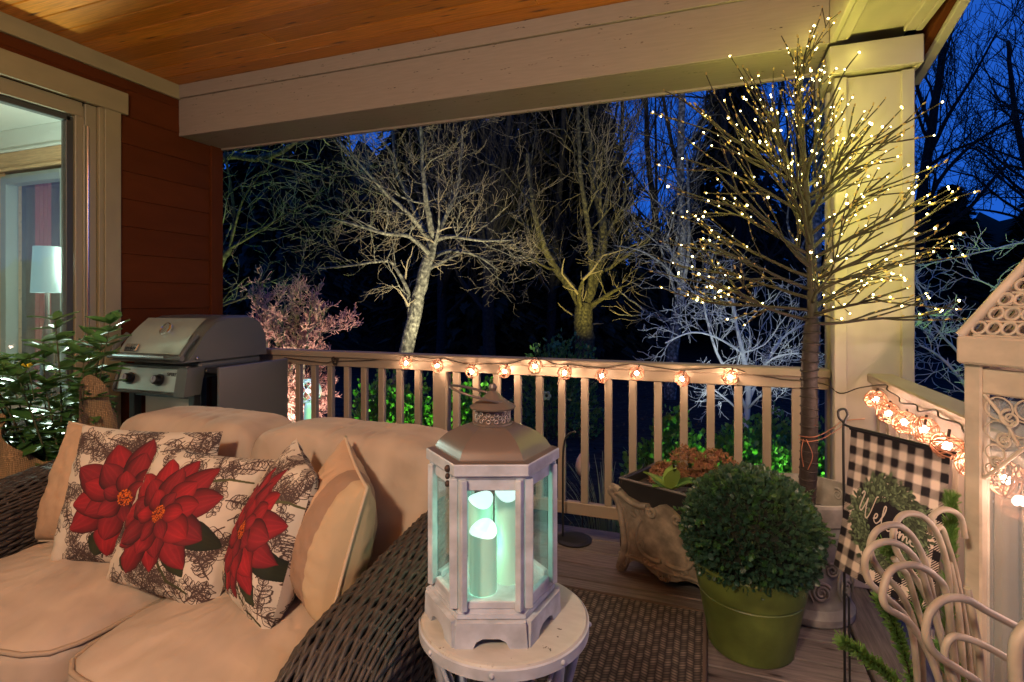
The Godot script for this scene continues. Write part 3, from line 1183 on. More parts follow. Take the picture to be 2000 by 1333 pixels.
# ---------- pillows ----------
# corners: bottom left, bottom right, top right, top left
func pillow(called: String, label: String, c: Array, thick: float, mt: Material, group: String, seed_: int, piping := false, back: Material = null) -> Node3D:
	var mid: Vector3 = (c[0] + c[1] + c[2] + c[3]) / 4.0
	var t := thing(called, label, "throw pillow", mid, 0.0, group)
	var nrm: Vector3 = ((c[1] - c[3]) as Vector3).cross(c[2] - c[0]).normalized()
	if nrm.z < 0.0 and absf(nrm.z) > 0.2:
		nrm = -nrm
	var f := FastNoiseLite.new()
	f.seed = seed_
	f.frequency = 2.2
	for side in [1.0, -1.0]:
		var m := MB.new()
		m.grid(48, 48, func(u: float, v: float) -> Vector3:
			var a := u * 2.0 - 1.0
			var b := v * 2.0 - 1.0
			# edges bow inwards between the corners
			var aa := a * (1.0 - 0.055 * (1.0 - b * b))
			var bb := b * (1.0 - 0.055 * (1.0 - a * a))
			var uu := aa * 0.5 + 0.5
			var vv := bb * 0.5 + 0.5
			var p: Vector3 = (c[0] as Vector3).lerp(c[1], uu).lerp((c[3] as Vector3).lerp(c[2], uu), vv)
			var k := pow(maxf(0.0, (1.0 - a * a) * (1.0 - b * b)), 0.5)
			var wr := 0.006 * f.get_noise_2d(a * 1.6, b * 1.6) + 0.004 * sin((a - b) * 9.0 + 3.0 * f.get_noise_2d(a, b)) * (a * a + b * b) * 0.5
			# the lower edge sags outwards
			return p - mid + nrm * side * (thick * 0.5 * k * (1.12 - 0.14 * b) + wr * minf(1.0, 3.0 * k)), side < 0.0)
		part("front_panel" if side > 0 else "back_panel", m, mt if side > 0 or back == null else back, t)
	if piping:
		var pm := MB.new()
		var lp := PackedVector3Array()
		for k in 80:
			var q := k / 20.0
			var e := int(q)
			var fr := q - e
			var a: float = [fr * 2 - 1, 1.0, 1 - fr * 2, -1.0][e]
			var b: float = [-1.0, fr * 2 - 1, 1.0, 1 - fr * 2][e]
			var uu := a * (1.0 - 0.055 * (1.0 - b * b)) * 0.5 + 0.5
			var vv := b * (1.0 - 0.055 * (1.0 - a * a)) * 0.5 + 0.5
			lp.push_back((c[0] as Vector3).lerp(c[1], uu).lerp((c[3] as Vector3).lerp(c[2], uu), vv) - mid)
		rod(pm, lp, 0.0045, 6, true)
		part("piping", pm, mat("cream_piping", Color(0.46, 0.36, 0.25), 0.8), t)
	return t


func dab(img: Image, x: float, y: float, r: float, c: Color) -> void:
	var w := img.get_width()
	var h := img.get_height()
	for j in range(maxi(int(y - r), 0), mini(int(y + r) + 1, h)):
		for i in range(maxi(int(x - r), 0), mini(int(x + r) + 1, w)):
			if (i - x) * (i - x) + (j - y) * (j - y) <= r * r:
				img.set_pixel(i, j, c)


func stroke(img: Image, pts: Array, r0: float, r1: float, c: Color) -> void:
	for k in pts.size() - 1:
		var a: Vector2 = pts[k]
		var b: Vector2 = pts[k + 1]
		var n := int(a.distance_to(b) / 0.8) + 1
		for q in n:
			var t := float(q) / n
			var p := a.lerp(b, t)
			dab(img, p.x, p.y, lerpf(r0, r1, (k + t) / (pts.size() - 1)), c)


# a filled leaf or petal with light veins
func petal(img: Image, o: Vector2, ang: float, length: float, width: float, c0: Color, c1: Color, blunt := 0.8) -> void:
	var d := Vector2(cos(ang), sin(ang))
	var e := Vector2(-d.y, d.x)
	var r := length * 0.5 + width
	var mid := o + d * length * 0.5
	for j in range(maxi(int(mid.y - r), 0), mini(int(mid.y + r), img.get_height())):
		for i in range(maxi(int(mid.x - r), 0), mini(int(mid.x + r), img.get_width())):
			var q := Vector2(i, j) - o
			var s := q.dot(d) / length
			if s < 0.0 or s > 1.0:
				continue
			var w := q.dot(e) / width
			var lim := pow(sin(PI * pow(s, blunt)), 0.75)
			if absf(w) > lim:
				continue
			var ww := w / maxf(lim, 0.01)
			var vein := exp(-pow((absf(ww) - 0.38) / 0.07, 2.0)) + exp(-pow(ww / 0.06, 2.0)) * 0.8
			var t := clampf(0.12 + 0.62 * sin(PI * pow(s, 1.3) * 0.72) - 0.30 * ww * ww + 0.16 * ww + 0.20 * vein * s - 0.35 * pow(absf(ww), 8.0), 0.0, 1.0)
			img.set_pixel(i, j, c0.lerp(c1, t))


func sketch_sprig(img: Image, o: Vector2, ang: float, length: float, ink: Color, r: RandomNumberGenerator) -> void:
	var p := [o]
	var a := ang
	for k in 7:
		a += r.randf_range(-0.22, 0.22)
		p.append(p[k] + Vector2(cos(a), sin(a)) * length / 7.0)
	stroke(img, p, 2.2, 1.0, ink)
	for k in range(1, 8):
		for sg in [-1.0, 1.0]:
			var la: float = a + sg * r.randf_range(0.5, 1.0)
			var ll := r.randf_range(24.0, 46.0) * (1.0 - 0.05 * k)
			var d := Vector2(cos(la), sin(la))
			var e := Vector2(-d.y, d.x)
			var o2: Vector2 = p[k]
			var wd := ll * r.randf_range(0.22, 0.36)
			var l1 := []
			var l2 := []
			for q in 6:
				var t := q / 5.0
				l1.append(o2 + d * ll * t + e * wd * sin(PI * t))
				l2.append(o2 + d * ll * t - e * wd * sin(PI * t))
			stroke(img, l1, 1.3, 0.9, ink)
			stroke(img, l2, 1.7, 1.0, ink)
			stroke(img, [o2, o2 + d * ll * 0.9], 0.6, 0.5, ink)
			for q in 4:
				var t := 0.2 + q * 0.17
				stroke(img, [o2 + d * ll * t, o2 + d * ll * (t + 0.14) - e * wd * sin(PI * t) * 0.9], 0.5, 0.5, ink.lightened(0.1))


func floral_image(c: Vector2, spin: float, seed_: int) -> ImageTexture:
	var s := 512
	var r := RandomNumberGenerator.new()
	r.seed = seed_
	var cream := Color(0.80, 0.76, 0.68)
	var ink := Color(0.27, 0.20, 0.18)
	var img := Image.create(s, s, false, Image.FORMAT_RGB8)
	img.fill(cream)
	for k in 84:
		var o := Vector2(r.randf() * s, r.randf() * s)
		if absf(o.x - s / 2.0) < 170 and absf(o.y - s / 2.0) < 170 and k % 3:
			o = Vector2(r.randf() * s, (r.randf() * 90.0) if k % 2 else (s - r.randf() * 90.0))
		sketch_sprig(img, o, r.randf() * TAU, r.randf_range(70, 130), ink, r)
	# small flower heads drawn in ink
	for k in 14:
		var o := Vector2(r.randf() * s, r.randf() * s)
		for q in 7:
			petal_outline(img, o, TAU * q / 7.0 + r.randf() * 0.3, r.randf_range(12, 20), ink)
	# leaves and stems
	petal(img, c + Vector2(70, 20), 0.25, 200, 46, Color(0.055, 0.075, 0.035), Color(0.14, 0.16, 0.07), 1.0)
	petal(img, c + Vector2(60, 70), 0.75, 160, 38, Color(0.07, 0.085, 0.04), Color(0.20, 0.22, 0.09), 1.0)
	petal(img, c + Vector2(-60, 110), 1.9, 110, 34, Color(0.08, 0.10, 0.045), Color(0.20, 0.22, 0.10), 1.0)
	stroke(img, [c + Vector2(40, 60), c + Vector2(70, 150), c + Vector2(120, 205), c + Vector2(200, 225)], 6, 4, Color(0.22, 0.22, 0.10))
	stroke(img, [c + Vector2(60, -80), c + Vector2(110, -130), c + Vector2(190, -150), c + Vector2(270, -145)], 7, 3, Color(0.30, 0.30, 0.17))
	# dahlia: outer, middle, inner petals
	for ring in [[11, 214.0, 54.0, 0.0], [9, 168.0, 48.0, 0.35], [6, 98.0, 35.0, 0.1]]:
		for k in ring[0]:
			var a: float = TAU * k / ring[0] + ring[3] + spin + r.randf_range(-0.09, 0.09)
			var dark := r.randf_range(0.0, 0.10)
			petal(img, c, a, ring[1] * r.randf_range(0.86, 1.1), ring[2] * r.randf_range(0.85, 1.1), Color(0.26 - dark, 0.015, 0.04), Color(0.70 - dark * 1.4, 0.12, 0.16), 1.25)
	for k in 260:
		var a := r.randf() * TAU
		var q := sqrt(r.randf()) * 30.0
		dab(img, c.x + cos(a) * q * 0.85, c.y + sin(a) * q, r.randf_range(1.2, 2.6), [Color(0.85, 0.42, 0.05), Color(0.72, 0.30, 0.03), Color(0.45, 0.16, 0.03)][k % 3])
	return ImageTexture.create_from_image(img)


func petal_outline(img: Image, o: Vector2, a: float, l: float, ink: Color) -> void:
	var d := Vector2(cos(a), sin(a))
	var e := Vector2(-d.y, d.x)
	var p := []
	for q in 9:
		var t := q / 8.0
		var s := t * 2.0 if t < 0.5 else (1.0 - t) * 2.0
		p.append(o + d * l * s + e * l * 0.35 * sin(PI * s) * (1.0 if t < 0.5 else -1.0))
	stroke(img, p, 0.9, 0.7, ink)


func stripe_image() -> ImageTexture:
	var img := Image.create(128, 16, false, Image.FORMAT_RGB8)
	img.fill(Color(0.72, 0.62, 0.51))
	img.fill_rect(Rect2i(78, 0, 27, 16), Color(0.57, 0.48, 0.40))
	img.fill_rect(Rect2i(105, 0, 23, 16), Color(0.70, 0.63, 0.51))
	return ImageTexture.create_from_image(img)


func build_pillows() -> void:
	var a := floral_image(Vector2(285, 262), 0.2, 3)
	var b := floral_image(Vector2(225, 235), 0.75, 17)
	var fab := noise(0.05, 88, 3, 128)
	var ma := mat("floral_print", Color(1, 1, 1), 0.85)
	ma.albedo_texture = a
	ma.albedo_color = Color(0.96, 0.96, 0.96)
	var mb := mat("floral_print", Color(1, 1, 1), 0.85)
	mb.albedo_texture = b
	mb.albedo_color = Color(0.96, 0.96, 0.96)
	var st := mat("tan_striped_canvas", Color(1, 1, 1), 0.85)
	st.albedo_texture = stripe_image()
	st.albedo_color = Color(0.98, 0.95, 0.92)
	var g := "red dahlia pillows on the loveseat"
	pillow("throw_pillow", "tan pillow with one darker stripe at the left wicker arm", [Vector3(-2.06, 0.47, -1.12), Vector3(-1.68, 0.47, -1.20), Vector3(-1.72, 0.80, -1.31), Vector3(-2.07, 0.83, -1.24)], 0.15, st, "tan striped pillows", 1, true)
	pillow("throw_pillow", "red dahlia pillow farthest left, half covered by the middle one", [Vector3(-1.76, 0.495, -1.00), Vector3(-1.33, 0.49, -1.13), Vector3(-1.385, 0.85, -1.25), Vector3(-1.81, 0.865, -1.12)], 0.16, ma, g, 2)
	pillow("throw_pillow", "middle red dahlia pillow with its orange centre in full view", [Vector3(-1.525, 0.49, -1.00), Vector3(-1.13, 0.475, -0.99), Vector3(-1.12, 0.81, -1.18), Vector3(-1.465, 0.84, -1.11)], 0.16, mb, g, 3)
	pillow("throw_pillow", "red dahlia pillow turned edge on, nearest the right wicker arm", [Vector3(-1.16, 0.50, -1.06), Vector3(-0.93, 0.485, -0.96), Vector3(-0.915, 0.81, -1.10), Vector3(-1.09, 0.86, -1.23)], 0.17, ma, g, 4, false, mb)
	pillow("throw_pillow", "tan striped pillow with cream piping leaning in the right corner of the loveseat", [Vector3(-1.02, 0.50, -1.16), Vector3(-0.80, 0.50, -1.00), Vector3(-0.78, 0.79, -1.12), Vector3(-0.97, 0.86, -1.29)], 0.18, st, "tan striped pillows", 5, true)


# ---------- grill ----------
func build_grill() -> void:
	var g := thing("gas_grill", "grey lidded gas grill with two knobs against the red wall", "grill")
	var x0 := -3.21
	var x1 := -2.66
	var zf := -2.21
	var zb := -2.78
	var xc := (x0 + x1) / 2
	# lid: a side outline swept across, rounded at the ends
	var prof := PackedVector2Array([Vector2(zf + 0.10, 0.915), Vector2(zf + 0.045, 0.93), Vector2(zf + 0.02, 0.96), Vector2(zf - 0.06, 1.08), Vector2(zf - 0.13, 1.135), Vector2(zf - 0.22, 1.162), Vector2(zf - 0.38, 1.165), Vector2(zf - 0.47, 1.13), Vector2(zf - 0.52, 1.05), Vector2(zf - 0.53, 0.915)])
	var lid := MB.new()
	var n := prof.size()
	var inset := func(u: float) -> Array:   # x and how far the outline shrinks towards the ends
		var t := absf(u)
		return [signf(u) * (x1 - x0) * 0.5 * minf(t * 1.02, 1.0), pow(maxf(0.0, (t - 0.88) / 0.12), 2.0)]
	lid.grid(26, n - 1, func(u: float, v: float) -> Vector3:
		var q: Array = inset.call(u * 2.0 - 1.0)
		var p := prof[int(round(v * (n - 1)))]
		var cc := Vector2(zf - 0.25, 0.915)
		p = cc + (p - cc) * (1.0 - 0.05 * q[1])
		return Vector3(xc + q[0], p.y, p.x), true)
	for sx in [x0, x1]:
		var po := PackedVector2Array()
		for p in prof:
			var cc := Vector2(zf - 0.25, 0.915)
			var e := cc + (p - cc) * 0.951
			po.push_back(Vector2(-e.x, e.y))
		lid.slab(po, 0.012, Transform3D(Basis(Vector3(0, 0, -1), Vector3(0, 1, 0), Vector3(1, 0, 0)), Vector3(sx, 0, 0)))
	var l := part("lid", lid, M.enamel, g)
	# bright steel front panel of the lid, following its slope
	var pan := MB.new()
	pan.grid(16, 8, func(u: float, v: float) -> Vector3:
		var w := 0.245 - 0.01 * v
		var y := 0.955 + v * 0.195
		var z := zf + 0.030 - 0.085 * v - 0.085 * v * v
		return Vector3(xc - 0.03 + (u * 2 - 1) * w, y, z))
	part("lid_panel", pan, M.steel, l)
	var gauge := MB.new()
	gauge.lathe([Vector2(0.040, 0.0), Vector2(0.040, 0.014), Vector2(0.033, 0.018), Vector2(0.033, 0.014), Vector2(0.0, 0.014)], 20)
	var ga := part("thermometer", gauge, M.chrome, l)
	ga.transform = Transform3D(Basis(Vector3.RIGHT, deg_to_rad(58)), Vector3(xc + 0.0, 1.085, zf - 0.055))
	var badge := MB.new()
	badge.box(Vector3.ZERO, Vector3(0.10, 0.045, 0.010), Basis.IDENTITY, 0.003)
	var ba := part("badge", badge, M.chrome, l)
	ba.transform = Transform3D(Basis(Vector3.RIGHT, deg_to_rad(-30)), Vector3(xc - 0.175, 0.985, zf + 0.026))
	lettering("weber", 0.022, M.black, ba, Transform3D(Basis.IDENTITY, Vector3(0, -0.006, 0.0055)), l)
	# handle: two brackets and a bar
	for sx in [-0.272, 0.272]:
		var br := MB.new()
		rod(br, smooth(P([xc + sx, 1.06, zf - 0.02, xc + sx, 0.99, zf + 0.05, xc + sx, 0.945, zf + 0.075]), 5), 0.014, 8)
		part("handle_bracket", br, M.enamel, l)
	var hb := MB.new()
	rod(hb, P([xc - 0.285, 0.940, zf + 0.080, xc + 0.285, 0.940, zf + 0.080]), 0.015, 10)
	part("handle", hb, M.enamel, l)
	var hi := MB.new()
	hi.box(Vector3(xc - 0.03, 0.946, zf + 0.095), Vector3(0.40, 0.008, 0.006))
	part("handle_strip", hi, M.chrome, l)
	# cook box under the lid
	board("cook_box", M.enamel, g, Vector3(xc, 0.865, (zf + zb) / 2 + 0.02), Vector3(x1 - x0 - 0.02, 0.095, 0.44), Basis.IDENTITY, 0.012)
	# control panel, leaning, with grey cheeks
	var tilt := Basis(Vector3.RIGHT, deg_to_rad(-16))
	board("control_panel", M.steel, g, Vector3(xc - 0.02, 0.81, zf + 0.035), Vector3(0.47, 0.135, 0.02), tilt, 0.006)
	var bez := MB.new()
	bez.box(Vector3(xc, 0.882, zf + 0.012), Vector3(0.53, 0.016, 0.05), tilt, 0.006)
	bez.box(Vector3(xc, 0.737, zf + 0.05), Vector3(0.53, 0.012, 0.05), tilt, 0.005)
	bez.box(Vector3(xc - 0.262, 0.81, zf + 0.034), Vector3(0.016, 0.15, 0.05), tilt, 0.005)
	part("panel_bezel", bez, M.enamel, g)
	var cheek := MB.new()
	cheek.slab(PackedVector2Array([Vector2(-0.06, 0.885), Vector2(0.05, 0.885), Vector2(0.02, 0.733), Vector2(-0.085, 0.733)]), 0.075, Transform3D(Basis(Vector3(0, 0, -1), Vector3(0, 1, 0), Vector3(1, 0, 0)), Vector3(xc + 0.252, 0, zf - 0.01)))
	part("panel_cheek", cheek, M.enamel, g)
	for sx in [-0.155, 0.075]:
		var kn := MB.new()
		kn.lathe([Vector2(0.034, 0.0), Vector2(0.034, 0.006), Vector2(0.027, 0.008), Vector2(0.025, 0.034), Vector2(0.020, 0.038), Vector2(0.0, 0.038)], 22)
		var ko := part("knob", kn, M.plastic, g)
		ko.transform = Transform3D(tilt * Basis(Vector3.RIGHT, PI / 2), Vector3(xc + sx, 0.812, zf + 0.048))
		var cap := MB.new()
		cap.lathe([Vector2(0.019, 0.0385), Vector2(0.014, 0.041), Vector2(0.0, 0.041)], 18)
		cap.box(Vector3(0, 0.043, -0.006), Vector3(0.005, 0.006, 0.02))
		part("knob_cap", cap, M.chalk, ko)
	lettering("SPIRIT", 0.020, M.black, g, Transform3D(tilt, Vector3(xc + 0.16, 0.845, zf + 0.037)), g)
	# legs and cabinet below
	for sx in [x0 + 0.05, x1 - 0.03]:
		for sz in [zf - 0.03, zb + 0.10]:
			board("leg", M.plastic, g, Vector3(sx, 0.40, sz), Vector3(0.75, 0.045, 0.045), UPRIGHT, 0.004)
	board("front_panel", mat("tan_enamel", Color(0.42, 0.36, 0.28), 0.45), g, Vector3(xc + 0.02, 0.42, zf - 0.05), Vector3(0.36, 0.62, 0.015))
	board("crossbar", M.plastic, g, Vector3(xc + 0.02, 0.715, zf - 0.03), Vector3(0.46, 0.022, 0.03))
	board("bottom_shelf", M.plastic, g, Vector3(xc, 0.09, (zf + zb) / 2), Vector3(0.5, 0.03, 0.45))
	# folding side shelf hanging down on the right
	board("shelf_bracket", M.plastic, g, Vector3(x1 + 0.05, 0.862, (zf + zb) / 2), Vector3(0.46, 0.03, 0.11), ALONG_Z, 0.004)
	board("folded_side_shelf", mat("dull_steel", Color(0.16, 0.16, 0.155), 0.45, 0.5), g, Vector3(-2.535, 0.70, (zf + zb) / 2 - 0.02), Vector3(0.52, 0.37, 0.018), ALONG_Z, 0.004)
	var bolt := MB.new()
	bolt.lathe([Vector2(0.010, 0), Vector2(0.008, 0.006), Vector2(0, 0.007)], 12)
	for q in [Vector3(x1 + 0.012, 0.935, zf - 0.01), Vector3(x1 + 0.04, 0.862, zf - 0.05)]:
		var bo := part("bolt", bolt, M.chrome, g)
		bo.transform = Transform3D(Basis(Vector3.FORWARD, PI / 2), q)


func lettering(text: String, size: float, m: Material, parent: Node3D, at: Transform3D, _keep: Node) -> void:
	var t := TextMesh.new()
	var f := SystemFont.new()
	f.font_names = PackedStringArray(["Droid Sans"])
	f.font_weight = 700
	t.font = f
	t.text = text
	t.font_size = 32
	t.pixel_size = size / 24.0
	t.depth = 0.0015
	var o := MeshInstance3D.new()
	o.name = "lettering"
	o.mesh = t
	o.material_override = m
	parent.add_child(o, true)
	o.transform = at


# ---------- plants and small things on the deck ----------
# a pointed leaf lying along +z from its stalk, folded a little along the midrib
func leaf_mesh(l: float, w: float, droop := 0.15) -> ArrayMesh:
	var m := MB.new()
	m.grid(2, 4, func(u: float, v: float) -> Vector3:
		var a := u * 2.0 - 1.0
		var ww := w * pow(sin(PI * clampf(0.06 + v * 0.94, 0, 1)), 0.8)
		return Vector3(a * ww, absf(a) * w * 0.25 - droop * l * v * v, v * l))
	return m.mesh()


func aim(d: Vector3, roll := 0.0) -> Basis:
	var z := d.normalized()
	var x := Vector3.UP.cross(z)
	if x.length() < 0.01:
		x = Vector3.RIGHT
	x = x.normalized()
	return Basis(x, z.cross(x), z).rotated(z, roll)


func build_patio_plant() -> void:
	var at := Vector3(-2.53, 0, -1.44)
	var p := thing("potted_laurel", "tall glossy leaved plant in a burlap wrapped pot before the glass door", "potted plant", at)
	var pot := MB.new()
	pot.lathe([Vector2(0.15, 0.0), Vector2(0.19, 0.5), Vector2(0.20, 0.56), Vector2(0.18, 0.56), Vector2(0.17, 0.50), Vector2(0, 0.50)], 24)
	part("pot", pot, M.shade, p)
	var wr := MB.new()
	var f := FastNoiseLite.new()
	f.seed = 5
	f.frequency = 1.2
	wr.grid(72, 22, func(u: float, v: float) -> Vector3:
		var a := TAU * u
		# two tied corners stand up as peaks, the cloth dips between them
		var pk := maxf(exp(-pow((wrapf(a - 0.45, -PI, PI)) / 0.62, 2.0)) * 0.31, exp(-pow((wrapf(a + 1.65, -PI, PI)) / 0.62, 2.0)) * 0.22)
		var top := 0.62 + pk + 0.02 * sin(a * 5.0)
		var y := top * v
		var r := 0.215 + 0.03 * sin(a * 7.0 + v * 3.0) * (0.3 + 0.7 * v) + 0.02 * f.get_noise_2d(a * 1.5, v * 3.0) - 0.05 * maxf(0.0, y - 0.62) / 0.3
		return Vector3(cos(a) * r, y, -sin(a) * r), false, true)
	part("burlap_wrap", wr, M.burlap, p)
	var stems := MB.new()
	var where := []
	for k in 19:
		var a := k * 2.399
		var reach := 0.10 + 0.16 * sqrt((k + 0.5) / 19.0)
		var hgt := rng.randf_range(0.80, 1.02)
		if k % 6 == 0:
			hgt += 0.12
		var tip := Vector3(-0.07 + cos(a) * reach * 0.85, hgt + 0.06, sin(a) * reach)
		var pts := smooth(PackedVector3Array([Vector3(cos(a) * 0.03, 0.5, sin(a) * 0.03), Vector3(cos(a) * reach * 0.6, hgt * 0.72, sin(a) * reach * 0.5), tip]), 7)
		stems.tube(pts, radii(0.006, 0.002, pts.size()), 5)
		for j in range(5, pts.size()):
			var nl := 3 if j < pts.size() - 2 else 5
			for q in nl:
				var la := rng.randf() * TAU
				var up := rng.randf_range(0.1, 0.9) if j > pts.size() - 4 else rng.randf_range(-0.2, 0.6)
				var d := Vector3(cos(la), up, sin(la))
				var b := aim(d, rng.randf_range(-0.4, 0.4)).scaled(Vector3.ONE * rng.randf_range(0.7, 1.15))
				where.append(Transform3D(b, pts[j]))
	part("stems", stems, M.stem, p, "stuff")
	many("leaves", leaf_mesh(0.105, 0.022), M.laurel, p, where)
	var bird := thing("yellow_flower_pick", "small yellow and white flower among the laurel leaves", "flower", Vector3(-2.37, 1.0, -1.28))
	var fm := MB.new()
	for k in 5:
		var a := TAU * k / 5.0
		fm.tri(Vector3.ZERO, Vector3(cos(a - 0.4) * 0.02, 0.012, sin(a - 0.4) * 0.02), Vector3(cos(a + 0.4) * 0.02, 0.016, sin(a + 0.4) * 0.02), Vector3.UP)
	part("petals", fm, mat("yellow_petal", Color(0.75, 0.6, 0.03), 0.6), bird)
	var fs := MB.new()
	rod(fs, P([0, -0.13, -0.02, 0, -0.05, -0.01, 0, 0.004, 0]), 0.0015, 4)
	part("stalk", fs, M.stem, bird)


const TABLE := Vector3(-0.391, 0.612, -1.033)


func build_table() -> void:
	var t := thing("side_table", "round distressed white metal drum table beside the loveseat arm", "side table", Vector3(TABLE.x, 0, TABLE.z))
	var top := MB.new()
	top.lathe([Vector2(0.0, 0.588), Vector2(0.160, 0.588), Vector2(0.168, 0.590), Vector2(0.168, 0.607), Vector2(0.1655, 0.611), Vector2(0.160, 0.612), Vector2(0.0, 0.612)], 64)
	part("tabletop", top, M.tabletop, t)
	var rim := MB.new()
	rim.lathe([Vector2(0.1685, 0.585), Vector2(0.1715, 0.587), Vector2(0.1715, 0.606), Vector2(0.1685, 0.608)], 64)
	part("rim_band", rim, M.chalk, t)
	var rv := MB.new()
	rv.ball(Vector3.ZERO, Vector3(0.005, 0.005, 0.005), 10, 6)
	var rvm := rv.mesh()
	for k in 8:
		var a := TAU * k / 8.0 + 0.55
		var o := part("rivet", rvm, M.chalk, t)
		o.position = Vector3(cos(a) * 0.1715, 0.597, sin(a) * 0.1715)
	for k in 8:
		var a := TAU * k / 8.0 + 0.55
		for sg in [-1.0, 1.0]:
			var m := MB.new()
			var b: float = a + sg * 0.62
			var p0 := Vector3(cos(a + sg * 0.03) * 0.155, 0.585, sin(a + sg * 0.03) * 0.155)
			var p1 := Vector3(cos(b) * 0.10, 0.30, sin(b) * 0.10)
			var p2 := Vector3(cos(b + sg * 0.5) * 0.155, 0.03, sin(b + sg * 0.5) * 0.155)
			m.tube(smooth(PackedVector3Array([p0, p1, p2]), 6), PackedFloat32Array([0.013]), 8, true, false, 0.28)
			part("leg_strap", m, M.chalk, t)
	var fr := MB.new()
	fr.lathe([Vector2(0.160, 0.0), Vector2(0.165, 0.0), Vector2(0.165, 0.035), Vector2(0.160, 0.035), Vector2(0.160, 0.0)], 48)
	part("foot_ring", fr, M.chalk, t)


func hexpts(r: float, y: float) -> PackedVector3Array:
	var p := PackedVector3Array()
	for k in 6:
		var a := TAU * (k + 0.5) / 6.0
		p.push_back(Vector3(sin(a) * r, y, cos(a) * r))
	return p


func build_lantern() -> void:
	var at := Vector3(-0.413, TABLE.y, -1.026)
	var t := thing("hexagonal_lantern", "white hexagonal glass candle lantern with a bronze dome on the round table", "lantern", at, deg_to_rad(20.5))
	var R := 0.123
	var ap := R * cos(PI / 6)
	# skirt boards with cut feet, one to a side
	var side := R * 1.09
	var sk := PackedVector2Array([Vector2(-side / 2, 0), Vector2(-side / 2 + 0.034, 0), Vector2(-side / 2 + 0.040, 0.012), Vector2(-side / 2 + 0.052, 0.018), Vector2(side / 2 - 0.052, 0.018), Vector2(side / 2 - 0.040, 0.012), Vector2(side / 2 - 0.034, 0), Vector2(side / 2, 0), Vector2(side / 2 - 0.004, 0.046), Vector2(-side / 2 + 0.004, 0.046)])
	for k in 6:
		var a := TAU * k / 6.0
		var b := Basis(Vector3.UP, a)
		var m := MB.new()
		m.slab(sk, 0.010, Transform3D(b, b * Vector3(0, 0, ap * 1.09)))
		part("base_skirt", m, M.chalk, t)
	var fl := MB.new()
	for q in [[0.046, 1.075, 1.04], [0.056, 1.03, 1.02], [0.064, 1.0, 0.98]]:
		var p := hexpts(R * q[1], q[0] - 0.008)
		var p2 := hexpts(R * q[2], q[0])
		for k in 6:
			var k1 := (k + 1) % 6
			var mid := (p[k] + p[k1]) / 2
			fl.quad(p[k], p[k1], p2[k1], p2[k], Vector3(mid.x, 0, mid.z))
			fl.tri(Vector3(0, q[0], 0), p2[k], p2[k1], Vector3.UP)
	part("floor_moulding", fl, M.chalk, t)
	# corner posts, rails and panes
	var y0 := 0.064
	var y1 := 0.304
	var pp := hexpts(R - 0.012, 0)
	for k in 6:
		var m := MB.new()
		var a := TAU * (k + 0.5) / 6.0
		# an angle post: two boards meeting at 120 degrees
		for sg in [-1.0, 1.0]:
			var b := Basis(Vector3.UP, a + sg * PI / 6)
			m.box(Vector3(sin(a) * R, (y0 + y1) / 2, cos(a) * R) + b * Vector3(-sg * 0.0080, 0, -0.006), Vector3(0.016, y1 - y0, 0.012), b, 0.0015)
		part("corner_post", m, M.chalk, t)
		var af := TAU * k / 6.0
		var bf := Basis(Vector3.UP, af)
		var fs := R - 0.032
		var rails := MB.new()
		rails.box(bf * Vector3(0, y1 - 0.011, ap - 0.006), Vector3(fs, 0.022, 0.012), bf, 0.0015)
		part("upper_rail", rails, M.chalk, t)
		var lr := MB.new()
		lr.box(bf * Vector3(0, y0 + 0.007, ap - 0.006), Vector3(fs, 0.014, 0.012), bf, 0.0015)
		part("lower_rail", lr, M.chalk, t)
		var g := MB.new()
		g.box(bf * Vector3(0, (y0 + y1) / 2 - 0.004, ap - 0.007), Vector3(fs + 0.010, y1 - y0 - 0.034, 0.002), bf)
		part("pane", g, M.glass, t)
	# cornice, rim and dome
	var co := MB.new()
	var steps := [[0.335, 1.02], [0.340, 1.05], [0.343, 1.055], [0.343, 1.10], [0.362, 1.10], [0.364, 1.085]]
	for i in steps.size() - 1:
		var p := hexpts(R * steps[i][1], steps[i][0])
		var p2 := hexpts(R * steps[i + 1][1], steps[i + 1][0])
		for k in 6:
			var k1 := (k + 1) % 6
			var mid := (p[k] + p[k1]) / 2
			co.quad(p[k], p[k1], p2[k1], p2[k], Vector3(mid.x, 0, mid.z) if steps[i + 1][0] - steps[i][0] > 0.004 else Vector3(mid.x, -2.0 if i < 4 else 2.0, mid.z))
	var pb := hexpts(R * 1.02, 0.335)
	for k in 6:
		co.tri(Vector3(0, 0.335, 0), pb[k], pb[(k + 1) % 6], Vector3.DOWN)
	part("cornice", co, M.chalk, t).position.y = -0.031
	var dome := MB.new()
	var dp := [[0.364, 1.085], [0.366, 0.97], [0.370, 0.945], [0.382, 0.88], [0.394, 0.77], [0.404, 0.63], [0.411, 0.48], [0.414, 0.33]]
	var dc := PackedVector3Array()
	for q in dp:
		dc.push_back(Vector3(q[1], q[0], 0))
	dc = smooth(dc, 6)
	for k in 6:
		# each leaf of the dome curves smoothly upwards
		var k1 := (k + 1) % 6
		dome.grid(1, dc.size() - 1, func(u: float, v: float) -> Vector3:
			var c := dc[int(round(v * (dc.size() - 1)))]
			var h := hexpts(R * c.x, c.y)
			return h[k].lerp(h[k1], u))
	part("dome", dome, M.bronze, t).position.y = -0.031
	var neck := MB.new()
	neck.lathe([Vector2(0.040, 0.424), Vector2(0.040, 0.428), Vector2(0.034, 0.429), Vector2(0.034, 0.452), Vector2(0.038, 0.453), Vector2(0.038, 0.456)], 32)
	part("neck", neck, M.bronze, t).position.y = -0.041
	var fil := MB.new()
